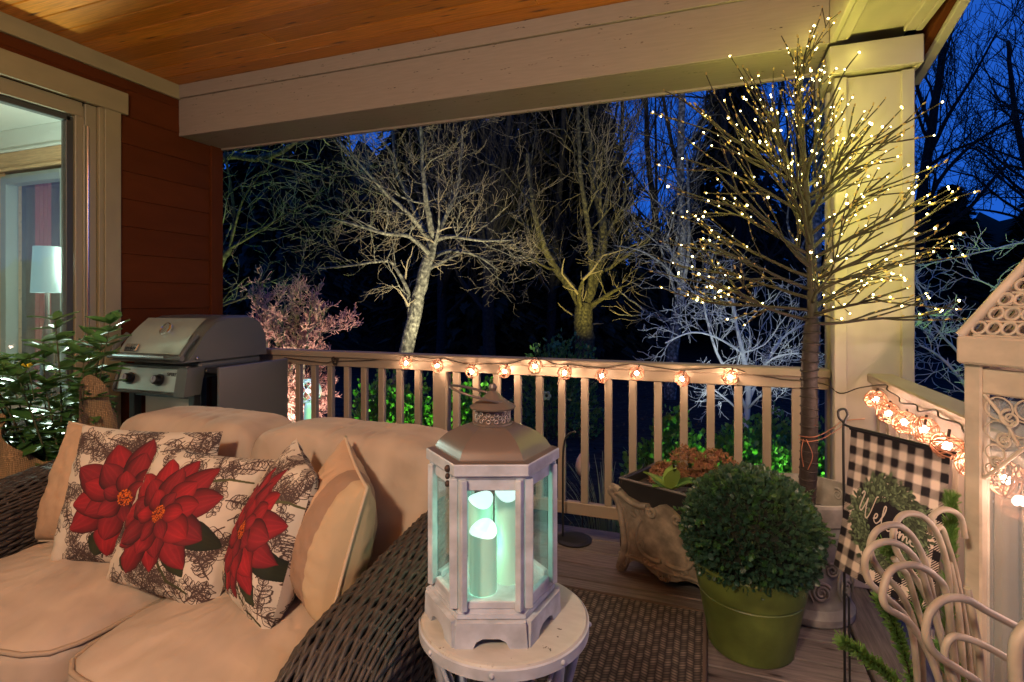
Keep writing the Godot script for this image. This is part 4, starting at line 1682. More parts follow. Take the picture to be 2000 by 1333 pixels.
	for k in 14:
		var a := TAU * k / 14.0
		for q in [0.4335, 0.4405, 0.4475]:
			var lp := PackedVector3Array()
			for j in 8:
				var e := TAU * j / 8.0
				var aa := a + cos(e) * 0.11 + (0.22 if q == 0.4405 else 0.0)
				lp.push_back(Vector3(cos(aa) * 0.0355, q + sin(e) * 0.0035, sin(aa) * 0.0355))
			rod(fil, lp, 0.0011, 4, true)
	part("filigree_band", fil, mat("pale_filigree", Color(0.5, 0.42, 0.38), 0.4, 0.6), t, "stuff").position.y = -0.041
	var hat := MB.new()
	hat.lathe([Vector2(0.0, 0.456), Vector2(0.046, 0.456), Vector2(0.047, 0.459), Vector2(0.024, 0.474), Vector2(0.010, 0.488), Vector2(0.006, 0.490), Vector2(0.009, 0.497), Vector2(0.006, 0.504), Vector2(0.0, 0.505)], 28)
	part("cap", hat, M.bronze, t).position.y = -0.041
	var ring := MB.new()
	var rp := PackedVector3Array()
	for k in 28:
		var a := TAU * k / 28.0
		rp.push_back(Vector3(-0.030 + 0.058 * cos(a), 0.486 - 0.016 * cos(a) - 0.003, -0.005 + 0.045 * sin(a)))
	rod(ring, rp, 0.0028, 6, true)
	part("carrying_ring", ring, M.bronze, t).position.y = -0.041
	var cl := MB.new()
	var bl := Basis(Vector3.UP, -TAU / 6.0)
	for q in [[0.352, 0.010], [0.338, 0.008], [0.324, 0.009]]:
		cl.ball(bl * Vector3(0.045, q[0], ap * 1.09 + 0.004), Vector3(q[1] * 0.6, q[1] * 0.7, 0.006), 10, 6)
	part("latch", cl, M.rust, t).position.y = -0.031
	# three candles of different heights
	for q in [[0.002, 0.050, 0.118, 0.027, "short wavy topped green glowing candle at the front of the lantern"], [-0.006, -0.022, 0.152, 0.026, "middle height green glowing candle at the back left in the lantern"], [0.050, 0.008, 0.178, 0.026, "tallest green glowing candle, at the right in the lantern"]]:
		var off := Basis(Vector3.UP, deg_to_rad(20.5)) * Vector3(q[0] - 0.02, 0.065, q[1] - 0.01)
		var c := thing("candle", q[4], "candle", at + off, 0.0, "glowing candles in the lantern")
		var hgt: float = q[2]
		var r: float = q[3]
		var body := MB.new()
		var top := func(a: float) -> float: return hgt - 0.009 * cos(a - 5.09) + 0.004 * sin(a * 2.0 + hgt * 40.0)
		body.grid(40, 6, func(u: float, v: float) -> Vector3:
			var a := TAU * u
			return Vector3(cos(a) * r, v * top.call(a), -sin(a) * r), false, true)
		var wx := glow("lit_green_wax", Color(0.28, 0.62, 0.42), 0.36)
		wx.albedo_color = Color(0.66, 0.76, 0.70)
		part("wax", body, wx, c)
		var rimm := MB.new()
		rimm.grid(40, 5, func(u: float, v: float) -> Vector3:
			var a := TAU * u
			var rr := r * (1.0 - v)
			var y: float = lerpf(top.call(a), hgt - 0.004, pow(v, 0.7))
			return Vector3(cos(a) * rr, y, -sin(a) * rr), false, true)
		var tg := glow("lit_candle_top", Color(0.70, 1.0, 0.90), 1.05)
		var top_part := part("glowing_top", rimm, tg, c)
		omni(top_part, Vector3(0, hgt - 0.04, 0), Color(0.62, 1.0, 0.82), 0.0045, 0.01)


func build_rug() -> void:
	var t := thing("woven_rug", "brown ropy woven outdoor rug on the deck beside the table", "rug")
	var m := MB.new()
	var x0 := -2.6
	var x1 := -0.012
	var z0 := -2.29
	var z1 := 0.6
	var f := FastNoiseLite.new()
	f.seed = 77
	f.frequency = 0.9
	m.grid(60, 60, func(u: float, v: float) -> Vector3:
		return Vector3(lerpf(x0, x1, u), 0.012 + 0.002 * f.get_noise_2d(u * 6, v * 6), lerpf(z1, z0, v)))
	for i in m.uv.size():
		m.uv[i] = Vector2(m.v[i].x / 0.19, m.v[i].z / 0.17)
	part("weave", m, M.rug, t)
	var e := MB.new()
	var p := PackedVector3Array()
	for k in 60:
		p.push_back(Vector3(x1, 0.008, lerpf(z1, z0, k / 59.0)))
	rod(e, p, 0.009, 6)
	var p2 := PackedVector3Array()
	for k in 60:
		p2.push_back(Vector3(lerpf(x0, x1, k / 59.0), 0.008, z0))
	rod(e, p2, 0.009, 6)
	part("bound_edge", e, mat("rug_binding", Color(0.10, 0.07, 0.05), 0.9), t)


# scroll: a spiral bead in the x-y plane
func spiral(m: MB, c: Vector3, b: Basis, r: float, turns: float, start: float, th: float, dir := 1.0) -> void:
	var p := PackedVector3Array()
	var n := int(turns * 14)
	var rr := PackedFloat32Array()
	for k in n + 1:
		var t := float(k) / n
		var a := start + dir * t * turns * TAU
		p.push_back(c + b * Vector3(cos(a), sin(a), 0) * r * (1.0 - 0.82 * t))
		rr.push_back(th * (1.0 - 0.35 * t))
	m.tube(p, rr, 7)


func build_trough() -> void:
	var at := Vector3(-0.10, 0, -2.615)
	var turn := deg_to_rad(-24)
	var t := thing("ornate_planter", "antique tan rococo planter box with scroll feet beside the boxwood ball", "planter", at, turn)
	var hw := 0.26
	var dep := 0.20
	# front outline: flared scrolled shoulders, waisted sides, scalloped apron and feet
	var half := [Vector2(0.0, 0.060), Vector2(0.03, 0.045), Vector2(0.06, 0.052), Vector2(0.10, 0.075), Vector2(0.15, 0.075), Vector2(0.185, 0.045), Vector2(0.20, 0.008), Vector2(0.225, 0.0), Vector2(0.245, 0.012), Vector2(0.238, 0.045), Vector2(0.222, 0.085), Vector2(0.215, 0.14), Vector2(0.222, 0.20), Vector2(0.236, 0.27), Vector2(0.252, 0.32), Vector2(0.275, 0.345), Vector2(0.285, 0.372), Vector2(0.270, 0.392), Vector2(0.242, 0.388), Vector2(0.19, 0.352), Vector2(0.13, 0.338), Vector2(0.085, 0.345), Vector2(0.07, 0.325), Vector2(0.03, 0.352), Vector2(0.0, 0.362)]
	var poly := PackedVector2Array()
	for p in half:
		poly.push_back(p)
	for k in range(half.size() - 2, 0, -1):
		poly.push_back(Vector2(-half[k].x, half[k].y))
	for z in [dep - 0.012, -dep + 0.012]:
		var m := MB.new()
		m.slab(poly, 0.024, Transform3D(Basis.IDENTITY, Vector3(0, 0, z)))
		part("carved_panel", m, M.cast, t)
	for sx in [-1.0, 1.0]:
		var m := MB.new()
		m.grid(1, 14, func(u: float, v: float) -> Vector3:
			var q: Vector2 = half[9].lerp(half[14], v)
			return Vector3(sx * (0.218 + 0.03 * v * v), 0.05 + v * 0.30, lerpf(-dep + 0.02, dep - 0.02, u)), sx > 0)
		part("end_panel", m, M.cast, t)
	# carved relief on the front
	var rl := MB.new()
	var zf := dep + 0.002
	var edge := PackedVector3Array()
	for k in range(9, 19):
		edge.push_back(Vector3(-half[k].x + 0.020, half[k].y - (0.012 if k > 15 else 0.0), zf))
	rl.tube(smooth(edge, 4), PackedFloat32Array([0.014]), 7)
	var edge2 := PackedVector3Array()
	for k in range(9, 17):
		edge2.push_back(Vector3(-half[k].x + 0.045, half[k].y - 0.014, zf))
	rl.tube(smooth(edge2, 4), PackedFloat32Array([0.005]), 6)
	var edge3 := PackedVector3Array()
	for k in range(9, 19):
		edge3.push_back(Vector3(half[k].x - 0.020, half[k].y - (0.012 if k > 15 else 0.0), zf))
	rl.tube(smooth(edge3, 4), PackedFloat32Array([0.014]), 7)
	for sx in [-1.0, 1.0]:
		spiral(rl, Vector3(sx * 0.262, 0.366, zf), Basis.IDENTITY, 0.026, 1.8, PI / 2, 0.011, sx)
		spiral(rl, Vector3(sx * 0.060, 0.318, zf), Basis.IDENTITY, 0.024, 1.5, 0.6 if sx > 0 else PI - 0.6, 0.010, -sx)
		var top := P([sx * 0.25, 0.378, zf, sx * 0.19, 0.345, zf, sx * 0.13, 0.330, zf, sx * 0.085, 0.335, zf])
		rl.tube(smooth(top, 5), PackedFloat32Array([0.013]), 7)
		# cartouche round the middle
		var cr := P([sx * 0.11, 0.27, zf, sx * 0.135, 0.22, zf, sx * 0.135, 0.17, zf, sx * 0.105, 0.125, zf, sx * 0.05, 0.110, zf, sx * 0.012, 0.118, zf])
		rl.tube(smooth(cr, 5), radii(0.008, 0.011, 26), 6)
		spiral(rl, Vector3(sx * 0.09, 0.105, zf), Basis.IDENTITY, 0.018, 1.4, 0.0, 0.008, sx)
		for q in [[0.125, 0.285, 1.1], [0.14, 0.275, 0.5], [0.105, 0.295, 1.7], [0.125, 0.16, 2.3], [0.10, 0.15, 1.4], [0.04, 0.092, -0.5], [0.02, 0.085, -1.3], [0.07, 0.09, -0.2]]:
			var d := Vector3(sx * cos(q[2]), sin(q[2]), 0)
			var o := Vector3(sx * q[0], q[1], zf)
			rl.tube(PackedVector3Array([o, o + d * 0.018, o + d * 0.034]), PackedFloat32Array([0.004, 0.011, 0.003]), 6)
		spiral(rl, Vector3(sx * 0.205, 0.030, zf), Basis.IDENTITY, 0.018, 1.3, -PI / 2, 0.006, sx)
	rl.tube(smooth(P([-0.225, 0.088, zf, -0.12, 0.090, zf, 0, 0.078, zf, 0.12, 0.090, zf, 0.225, 0.088, zf]), 6), PackedFloat32Array([0.008]), 6)
	spiral(rl, Vector3(0.012, 0.052, zf), Basis.IDENTITY, 0.016, 1.4, PI, 0.005, 1.0)
	spiral(rl, Vector3(-0.012, 0.052, zf), Basis.IDENTITY, 0.016, 1.4, 0, 0.005, -1.0)
	part("carved_relief", rl, M.cast, t)
	# the black window box standing inside it
	var ln := thing("planter_liner", "black plastic window box holding soil inside the carved planter", "window box", at + Vector3(0, 0.10, 0), turn)
	var bx := MB.new()
	for q in [[Vector3(0, 0.16, dep - 0.03), Vector3(0.46, 0.32, 0.012)], [Vector3(0, 0.16, -dep + 0.03), Vector3(0.46, 0.32, 0.012)], [Vector3(-0.235, 0.16, 0), Vector3(0.012, 0.32, 0.35)], [Vector3(0.235, 0.16, 0), Vector3(0.012, 0.32, 0.35)]]:
		bx.box(q[0], q[1], Basis.IDENTITY, 0.004)
	part("wall", bx, M.plastic, ln)
	var lip := MB.new()
	rod(lip, P([-0.238, 0.322, dep - 0.026, 0.238, 0.322, dep - 0.026, 0.238, 0.322, -dep + 0.026, -0.238, 0.322, -dep + 0.026]), 0.007, 6, true)
	part("rim", lip, mat("grey_lip", Color(0.10, 0.09, 0.08), 0.5), ln)
	var so := MB.new()
	so.grid(16, 12, func(u: float, v: float) -> Vector3: return Vector3((u - 0.5) * 0.46, 0.275 + 0.012 * sin(u * 23.0) * cos(v * 17.0), (0.5 - v) * 0.34))
	part("soil", so, M.soil, ln)
	# dry hydrangea heads
	var bt := Basis(Vector3.UP, turn)
	var pm := MB.new()
	for k in 4:
		var a := TAU * k / 4.0
		pm.tri(Vector3.ZERO, Vector3(cos(a - 0.55) * 0.011, 0.003, sin(a - 0.55) * 0.011), Vector3(cos(a) * 0.014, 0.006, sin(a) * 0.014), Vector3.UP)
		pm.tri(Vector3.ZERO, Vector3(cos(a) * 0.014, 0.006, sin(a) * 0.014), Vector3(cos(a + 0.55) * 0.011, 0.003, sin(a + 0.55) * 0.011), Vector3.UP)
	var floret := pm.mesh()
	var hy := thing("dry_hydrangea", "clump of dried rust brown hydrangea heads at the back of the black window box", "plant", at + bt * Vector3(0.03, 0.37, -0.06))
	for q in [[-0.17, 0.035, 0.02, 0.062], [-0.06, 0.10, -0.02, 0.085], [0.06, 0.105, -0.04, 0.085], [0.17, 0.075, -0.02, 0.075], [0.02, 0.05, -0.06, 0.08]]:
		var c := bt * Vector3(q[0], q[1], q[2])
		var w := []
		for k in 190:
			var d := Vector3(rng.randfn(), rng.randfn() + 0.35, rng.randfn()).normalized()
			var rr: float = q[3] * rng.randf_range(0.75, 1.08)
			w.append(Transform3D(aim(d.cross(Vector3(0.3, 0.9, 0.1)), rng.randf() * 6.0) .scaled(Vector3.ONE * rng.randf_range(0.7, 1.2)), c + d * rr))
		many("flower_head", floret, M.dry, hy, w)
		var st := MB.new()
		rod(st, PackedVector3Array([Vector3(c.x * 0.7, -0.09, c.z * 0.7), c]), 0.003, 5)
		part("stalk", st, M.rust, hy)
	var lf := thing("foxglove_rosette", "young plant with broad bright green leaves in the black window box", "plant", at + bt * Vector3(-0.035, 0.385, 0.08))
	for k in 7:
		var a := TAU * k / 7.0 + 0.3
		var up: float = [0.8, 2.2, 0.6, 1.0, 0.5, 1.3, 0.6][k]
		var o := part("leaf", leaf_mesh(0.140 if k != 1 else 0.160, 0.038, 0.2), M.lime if k % 2 else M.leaf, lf)
		o.basis = aim(Vector3(cos(a), up, sin(a)))
	var pots := thing("buried_nursery_pot", "pale round pot rim sunk in the soil of the window box", "pot", at + bt * Vector3(0.05, 0.372, 0.07))
	var pr := MB.new()
	pr.lathe([Vector2(0.085, -0.05), Vector2(0.095, 0.02), Vector2(0.087, 0.02), Vector2(0.08, -0.01), Vector2(0.0, -0.01)], 28)
	part("rim", pr, M.urn, pots)


func build_boxwood() -> void:
	var at := Vector3(0.143, 0, -2.150)
	var p := thing("green_clay_pot", "olive green glazed pot under the round boxwood ball", "pot", at)
	var m := MB.new()
	m.lathe([Vector2(0.0, 0.0), Vector2(0.138, 0.0), Vector2(0.143, 0.006), Vector2(0.178, 0.198), Vector2(0.176, 0.201), Vector2(0.176, 0.206), Vector2(0.182, 0.209), Vector2(0.197, 0.300), Vector2(0.195, 0.306), Vector2(0.182, 0.306), Vector2(0.176, 0.26), Vector2(0.0, 0.26)], 56)
	part("body", m, M.green_pot, p)
	var b := thing("boxwood_ball", "dense clipped round boxwood in the olive green pot", "topiary", at + Vector3(0, 0.412, 0))
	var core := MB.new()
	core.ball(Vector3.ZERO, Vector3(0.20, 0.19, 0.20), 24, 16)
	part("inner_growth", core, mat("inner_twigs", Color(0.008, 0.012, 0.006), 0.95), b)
	var stem := MB.new()
	rod(stem, P([0, -0.19, 0, 0, -0.05, 0]), 0.02, 8)
	part("trunk", stem, M.rust, b)
	var f := FastNoiseLite.new()
	f.seed = 14
	f.frequency = 5.0
	var w1 := []
	var w2 := []
	for k in 9500:
		var d := Vector3(rng.randfn(), rng.randfn(), rng.randfn()).normalized()
		if d.y < -0.88:
			continue
		var r := 0.228 + 0.024 * f.get_noise_3d(d.x, d.y, d.z) - pow(rng.randf(), 2.0) * 0.06
		var pos := Vector3(d.x * r, d.y * r * 0.95, d.z * r)
		var dir := (d + Vector3(rng.randf() - 0.5, rng.randf() - 0.3, rng.randf() - 0.5) * 1.3).normalized()
		var tr := Transform3D(aim(dir, rng.randf() * TAU).scaled(Vector3.ONE * rng.randf_range(0.7, 1.25)), pos)
		if f.get_noise_3d(d.x * 0.8 + 9.0, d.y * 0.8, d.z * 0.8) > 0.34:
			w2.append(tr)
		else:
			w1.append(tr)
	# stray shoots that have outgrown the clipping
	for k in 26:
		var d := Vector3(rng.randfn(), absf(rng.randfn()) * 0.8, rng.randfn()).normalized()
		for j in 7:
			var q := d * (0.225 + 0.0065 * j)
			q.y *= 0.95
			w2.append(Transform3D(aim((d + Vector3(rng.randf() - 0.5, rng.randf() - 0.5, rng.randf() - 0.5) * 1.6).normalized(), rng.randf() * TAU).scaled(Vector3.ONE * rng.randf_range(0.6, 1.0)), q))
	var lm := leaf_mesh(0.021, 0.0078, 0.1)
	many("leaves", lm, M.box_leaf, b, w1)
	many("young_leaves", lm, M.box_leaf2, b, w2)


const URN := Vector3(0.375, 0, -2.50)


func build_urn() -> void:
	var u := thing("scrolled_urn", "large pale round urn with raised scrolls, holding the lit twig tree", "urn", URN)
	u.scale = Vector3(1.04, 1.16, 1.04)
	var m := MB.new()
	m.lathe([Vector2(0.0, 0.0), Vector2(0.155, 0.0), Vector2(0.166, 0.008), Vector2(0.168, 0.030), Vector2(0.158, 0.045), Vector2(0.152, 0.055), Vector2(0.148, 0.10), Vector2(0.150, 0.20), Vector2(0.160, 0.275), Vector2(0.172, 0.30), Vector2(0.178, 0.305), Vector2(0.182, 0.335), Vector2(0.194, 0.345), Vector2(0.200, 0.405), Vector2(0.198, 0.414), Vector2(0.186, 0.414), Vector2(0.178, 0.38), Vector2(0.172, 0.315), Vector2(0.0, 0.315)], 64)
	part("body", m, M.urn, u)
	var rl := MB.new()
	for k in 9:
		var a := TAU * k / 9.0 + 0.2
		var o := Vector3(sin(a), 0, cos(a))
		var b := Basis(o.cross(Vector3.UP) * -1.0, Vector3.UP, o)
		spiral(rl, Vector3(0, 0.115, 0) + o * 0.150, b, 0.034, 2.2, 0.5, 0.006, 1.0)
		spiral(rl, Vector3(0, 0.190, 0) + o * 0.151 + b.x * 0.035, b, 0.024, 1.8, 2.0, 0.005, -1.0)
		rl.tube(smooth(PackedVector3Array([Vector3(0, 0.085, 0) + o * 0.151 - b.x * 0.03, Vector3(0, 0.15, 0) + o * 0.151 - b.x * 0.052, Vector3(0, 0.25, 0) + o * 0.158 - b.x * 0.02]), 5), radii(0.004, 0.006, 11), 6)
		spiral(rl, Vector3(0, 0.372, 0) + o * 0.178, b, 0.022, 1.6, 1.0, 0.005, 1.0)
	part("raised_scrolls", rl, M.urn, u, "stuff")
	var soil := MB.new()
	soil.lathe([Vector2(0.172, 0.318), Vector2(0.10, 0.325), Vector2(0.0, 0.33)], 28, Vector3.ZERO, true)
	part("soil", soil, M.soil, u)
	for q in [Vector3(0.10, 0.325, 0.09), Vector3(-0.04, 0.328, 0.12), Vector3(0.13, 0.323, -0.02)]:
		var mo := MB.new()
		mo.ball(q, Vector3(0.032, 0.016, 0.026), 12, 8)
		part("moss_tuft", mo, M.moss, u)


# ---------- the lit twig tree ----------
func keep_clear(p: Vector3) -> Vector3:
	p.z = maxf(p.z, -2.655)
	if p.x > 0.44:
		p.y = minf(p.y, 2.35)
		p.z = maxf(p.z, -2.68)
	return p


func build_twig_tree() -> void:
	var r := RandomNumberGenerator.new()
	r.seed = 515
	var t := thing("lit_twig_tree", "artificial brown twig tree full of tiny warm lights standing in the urn", "lighted tree", Vector3(URN.x, 0.355, URN.z))
	var base := Vector3(URN.x, 0.355, URN.z)
	var trunk := MB.new()
	var tp := smooth(P([0, 0, 0, 0.012, 0.30, 0.0, 0.012, 0.60, 0.005, 0.022, 0.88, 0.01, 0.01, 1.20, 0.0, -0.01, 1.55, -0.01, -0.025, 1.80, -0.02]), 6)
	var tr := PackedFloat32Array()
	for k in tp.size():
		var y := tp[k].y
		tr.push_back(0.034 - 0.006 * y if y < 0.80 else lerpf(0.020, 0.006, (y - 0.80) / 1.0))
	trunk.tube(tp, tr, 12)
	# wrapped tape rings on the lower trunk
	for k in 22:
		var y := 0.05 + k * 0.037 + r.randf() * 0.01
		var c := tp[0]
		for q in tp.size() - 1:
			if tp[q].y <= y and tp[q + 1].y > y:
				c = tp[q].lerp(tp[q + 1], (y - tp[q].y) / (tp[q + 1].y - tp[q].y))
		var lp := PackedVector3Array()
		for j in 14:
			var a := TAU * j / 14.0
			lp.push_back(c + Vector3(cos(a) * 0.0325, 0.006 * sin(a + k), sin(a) * 0.0325))
		rod(trunk, lp, 0.0035, 5, true)
	part("trunk", trunk, M.twig, t)
	var bm := MB.new()
	bm.ball(Vector3.ZERO, Vector3(0.0035, 0.0035, 0.0035), 8, 6)
	var bulb := bm.mesh()
	var bud := MB.new()
	bud.ball(Vector3(0, 0, 0.007), Vector3(0.0036, 0.0036, 0.009), 6, 5)
	var budm := bud.mesh()
	var buds := []
	var lights := []
	var n := 40
	for k in n:
		var low := k < 33
		var f := float(k) / 32.0 if low else float(k - 33) / 6.0
		var h := (0.80 + 0.58 * pow(f, 1.15)) if low else 1.36 + 0.36 * f
		var org := tp[0]
		for q in tp.size() - 1:
			if tp[q].y <= h and tp[q + 1].y > h:
				org = tp[q].lerp(tp[q + 1], (h - tp[q].y) / (tp[q + 1].y - tp[q].y))
		var az := k * 2.399 + r.randf_range(-0.35, 0.35)
		var elev := (lerpf(0.12, 0.80, f) if low else lerpf(0.85, 1.3, f)) + r.randf_range(-0.16, 0.2)
		var ln := (0.60 if low else 0.36) * r.randf_range(0.7, 1.12) * (0.82 if cos(az) > 0.2 else 1.0)
		var br := MB.new()
		var d := Vector3(cos(az) * cos(elev), sin(elev), sin(az) * cos(elev))
		twig_branch(br, base, org, d, ln, 0.0078 if low else 0.0055, 0, r, buds, lights)
		part("branch", br, M.twig, t)
	# three tips that lean against the column and the corner under the beam
	for q in [[1.30, Vector3(0.725, 1.985, -2.705)], [1.45, Vector3(0.535, 2.17, -2.70)], [1.62, Vector3(0.60, 2.30, -2.66)]]:
		var o := Vector3(0.0, q[0], 0.0)
		var e: Vector3 = q[1] - base
		var m := MB.new()
		m.tube(smooth(PackedVector3Array([o, o.lerp(e, 0.35) + Vector3(0.0, -0.05, 0.03), o.lerp(e, 0.7) + Vector3(0, 0.0, 0.02), e]), 4), radii(0.006, 0.002, 13), 6)
		part("branch", m, M.twig, t)
		lights.append(e)
		lights.append(o.lerp(e, 0.7) + Vector3(0, 0.008, 0.02))
	many("buds", budm, M.bud, t, buds)
	var cnt := 0
	for q in lights:
		var o := part("led_bulb", bulb, M.led, t)
		o.position = q
		o.scale = Vector3.ONE * [0.75, 1.0, 0.8, 1.35, 0.9][cnt % 5]
		if cnt % 3 != 2:
			omni(o, Vector3.ZERO, Color(0.98, 0.96, 0.42), 0.0025, 0.006)
		cnt += 1


func twig_branch(m: MB, base: Vector3, o: Vector3, d: Vector3, ln: float, rad: float, depth: int, r: RandomNumberGenerator, buds: Array, lights: Array) -> void:
	var n := 7 if depth == 0 else (5 if depth == 1 else 4)
	var p := PackedVector3Array([o])
	var q := o
	for k in n:
		d = (d + Vector3(r.randf_range(-0.14, 0.14), r.randf_range(-0.10, 0.13), r.randf_range(-0.14, 0.14)))
		d = d.normalized()
		q = keep_clear(q + d * ln / n + base) - base
		p.push_back(q)
	m.tube(p, radii(rad, maxf(rad * 0.4, 0.0019), p.size()), 6 if depth == 0 else 4)
	for k in range(1, p.size()):
		if depth > 0 or k > 2:
			if r.randf() < 0.75:
				buds.append(Transform3D(aim((p[k] - p[k - 1]).normalized() + Vector3(r.randf() - 0.5, r.randf() - 0.2, r.randf() - 0.5) * 0.8).scaled(Vector3.ONE * r.randf_range(0.7, 1.1)), p[k]))
		if r.randf() < (0.16 if depth == 0 else 0.15) and k > 1:
			lights.append(p[k] + Vector3(r.randf() - 0.5, 0.6, r.randf() - 0.5) * 0.012)
	if r.randf() < 0.5:
		lights.append(p[p.size() - 1])
	if depth < 2:
		var kids := 4 if depth == 0 else (r.randi() % 2) + (r.randi() % 2)
		for k in kids:
			var at := 2 + (k * (n - 2)) / kids if depth == 0 else 1 + k * 2
			var ax := d.cross(Vector3(r.randf() - 0.5, r.randf() - 0.5, r.randf() - 0.5)).normalized()
			var dd := ((p[at] - p[at - 1]).normalized()).rotated(ax, r.randf_range(0.22, 0.50))
			twig_branch(m, base, p[at], dd, ln * r.randf_range(0.42, 0.72), maxf(rad * 0.5, 0.003), depth + 1, r, buds, lights)


# ---------- string of wicker ball lights ----------
func rattan_ball(seed_: int) -> ArrayMesh:
	var r := RandomNumberGenerator.new()
	r.seed = seed_
	var m := MB.new()
	for k in 11:
		var ax := Vector3(r.randfn(), r.randfn(), r.randfn()).normalized()
		var u := ax.cross(Vector3(0.3, 0.7, 0.6)).normalized()
		var w := ax.cross(u)
		var off := r.randf_range(-0.016, 0.016)
		var p := PackedVector3Array()
		var rr := 0.0365 + r.randf_range(-0.0015, 0.0015)
		var cr := sqrt(rr * rr - off * off)
		for j in 22:
			var a := TAU * j / 22.0
			p.push_back(ax * off + (u * cos(a) + w * sin(a)) * cr)
		rod(m, p, 0.0019, 5, true)
	return m.mesh()


func build_string_lights() -> void:
	var t := thing("string_lights", "string of glowing copper wicker balls along both railings", "string lights")
	var front := P([-1.679, 0.884, -2.80, -1.474, 0.876, -2.80, -1.254, 0.851, -2.80, -1.058, 0.862, -2.80, -0.882, 0.897, -2.80, -0.717, 0.869, -2.80, -0.519, 0.862, -2.80, -0.342, 0.884, -2.80, -0.122, 0.866, -2.80, 0.098, 0.884, -2.80])
	var side := P([0.605, 0.868, -2.44, 0.605, 0.846, -2.285, 0.605, 0.848, -2.11, 0.605, 0.862, -1.94, 0.605, 0.855, -1.775, 0.605, 0.848, -1.62, 0.605, 0.86, -1.46, 0.605, 0.85, -1.31, 0.605, 0.862, -1.15, 0.605, 0.855, -1.0])
	var vars := [rattan_ball(3), rattan_ball(8), rattan_ball(21)]
	var bm := MB.new()
	bm.ball(Vector3.ZERO, Vector3(0.0105, 0.0125, 0.0105), 10, 8)
	var bulb := bm.mesh()
	var i := 0
	for c in front + side:
		var o := part("rattan_ball", vars[i % 3], M.rattan, t)
		o.position = c
		o.rotation = Vector3(i * 1.3, i * 2.1, i * 0.7)
		var b := part("bulb", bulb, M.bulb, o)
		var near: bool = i >= front.size()
		omni(b, Vector3.ZERO, Color(1.0, 0.80, 0.64) if not near else Color(1.0, 0.80, 0.70), 0.042 if not near else 0.06, 0.008)
		i += 1
	var cm := MB.new()
	var cord := PackedVector3Array([Vector3(-2.60, 0.885, -2.82), Vector3(-2.30, 0.86, -2.835), Vector3(-2.22, 0.872, -2.835), Vector3(-1.95, 0.888, -2.838)])
	for c in front:
		cord.push_back(c + Vector3(-0.05, 0.040, -0.030))
		cord.push_back(c + Vector3(0.02, 0.040, -0.026))
	cord.append_array(P([0.20, 0.898, -2.835, 0.30, 0.885, -2.835, 0.33, 0.880, -2.83, 0.49, 0.872, -2.80, 0.545, 0.842, -2.735, 0.60, 0.880, -2.66]))
	for c in side:
		cord.push_back(c + Vector3(0.045, 0.052, -0.05))
		cord.push_back(c + Vector3(0.035, 0.040, 0.01))
	rod(cm, smooth(cord, 5), 0.0026, 5)
	part("cord", cm, M.cord, t)
	var soc := MB.new()
	for c in front + side:
		var up := c + Vector3(0.012, 0.040, -0.020)
		rod(soc, PackedVector3Array([up, c + Vector3(0.002, 0.012, -0.004)]), 0.004, 6)
	part("sockets", soc, M.cord, t, "stuff")
	var tie := thing("twist_tie", "knot of brown cord wound round the front rail near the grill", "cord tie", Vector3(-2.21, 0.868, -2.832))
	var km := MB.new()
	for k in 4:
		var lp := PackedVector3Array()
		for j in 12:
			var a := TAU * j / 12.0
			lp.push_back(Vector3(cos(a) * (0.012 + 0.004 * k), sin(a) * 0.022 + 0.004 * k, 0.006 * sin(a * 2.0 + k)))
		rod(km, lp, 0.0026, 5, true)
	part("loop", km, M.cord, tie)
	var wire := thing("copper_tie_wire", "thin copper wire tying the twig tree trunk to the column", "wire")
	var wm := MB.new()
	rod(wm, smooth(P([0.345, 0.70, -2.475, 0.375, 0.70, -2.458, 0.42, 0.705, -2.48, 0.50, 0.715, -2.62, 0.56, 0.72, -2.745, 0.64, 0.735, -2.745]), 5), 0.0018, 5)
	rod(wm, smooth(P([0.345, 0.685, -2.48, 0.378, 0.683, -2.458, 0.43, 0.69, -2.49, 0.52, 0.70, -2.65, 0.56, 0.705, -2.745]), 5), 0.0018, 5)
	rod(wm, smooth(P([0.36, 0.69, -2.458, 0.352, 0.64, -2.452, 0.36, 0.58, -2.455]), 5), 0.0018, 5)
	rod(wm, smooth(P([0.37, 0.69, -2.456, 0.392, 0.63, -2.45, 0.375, 0.57, -2.452]), 5), 0.0018, 5)
	part("wire", wm, M.copper, wire)


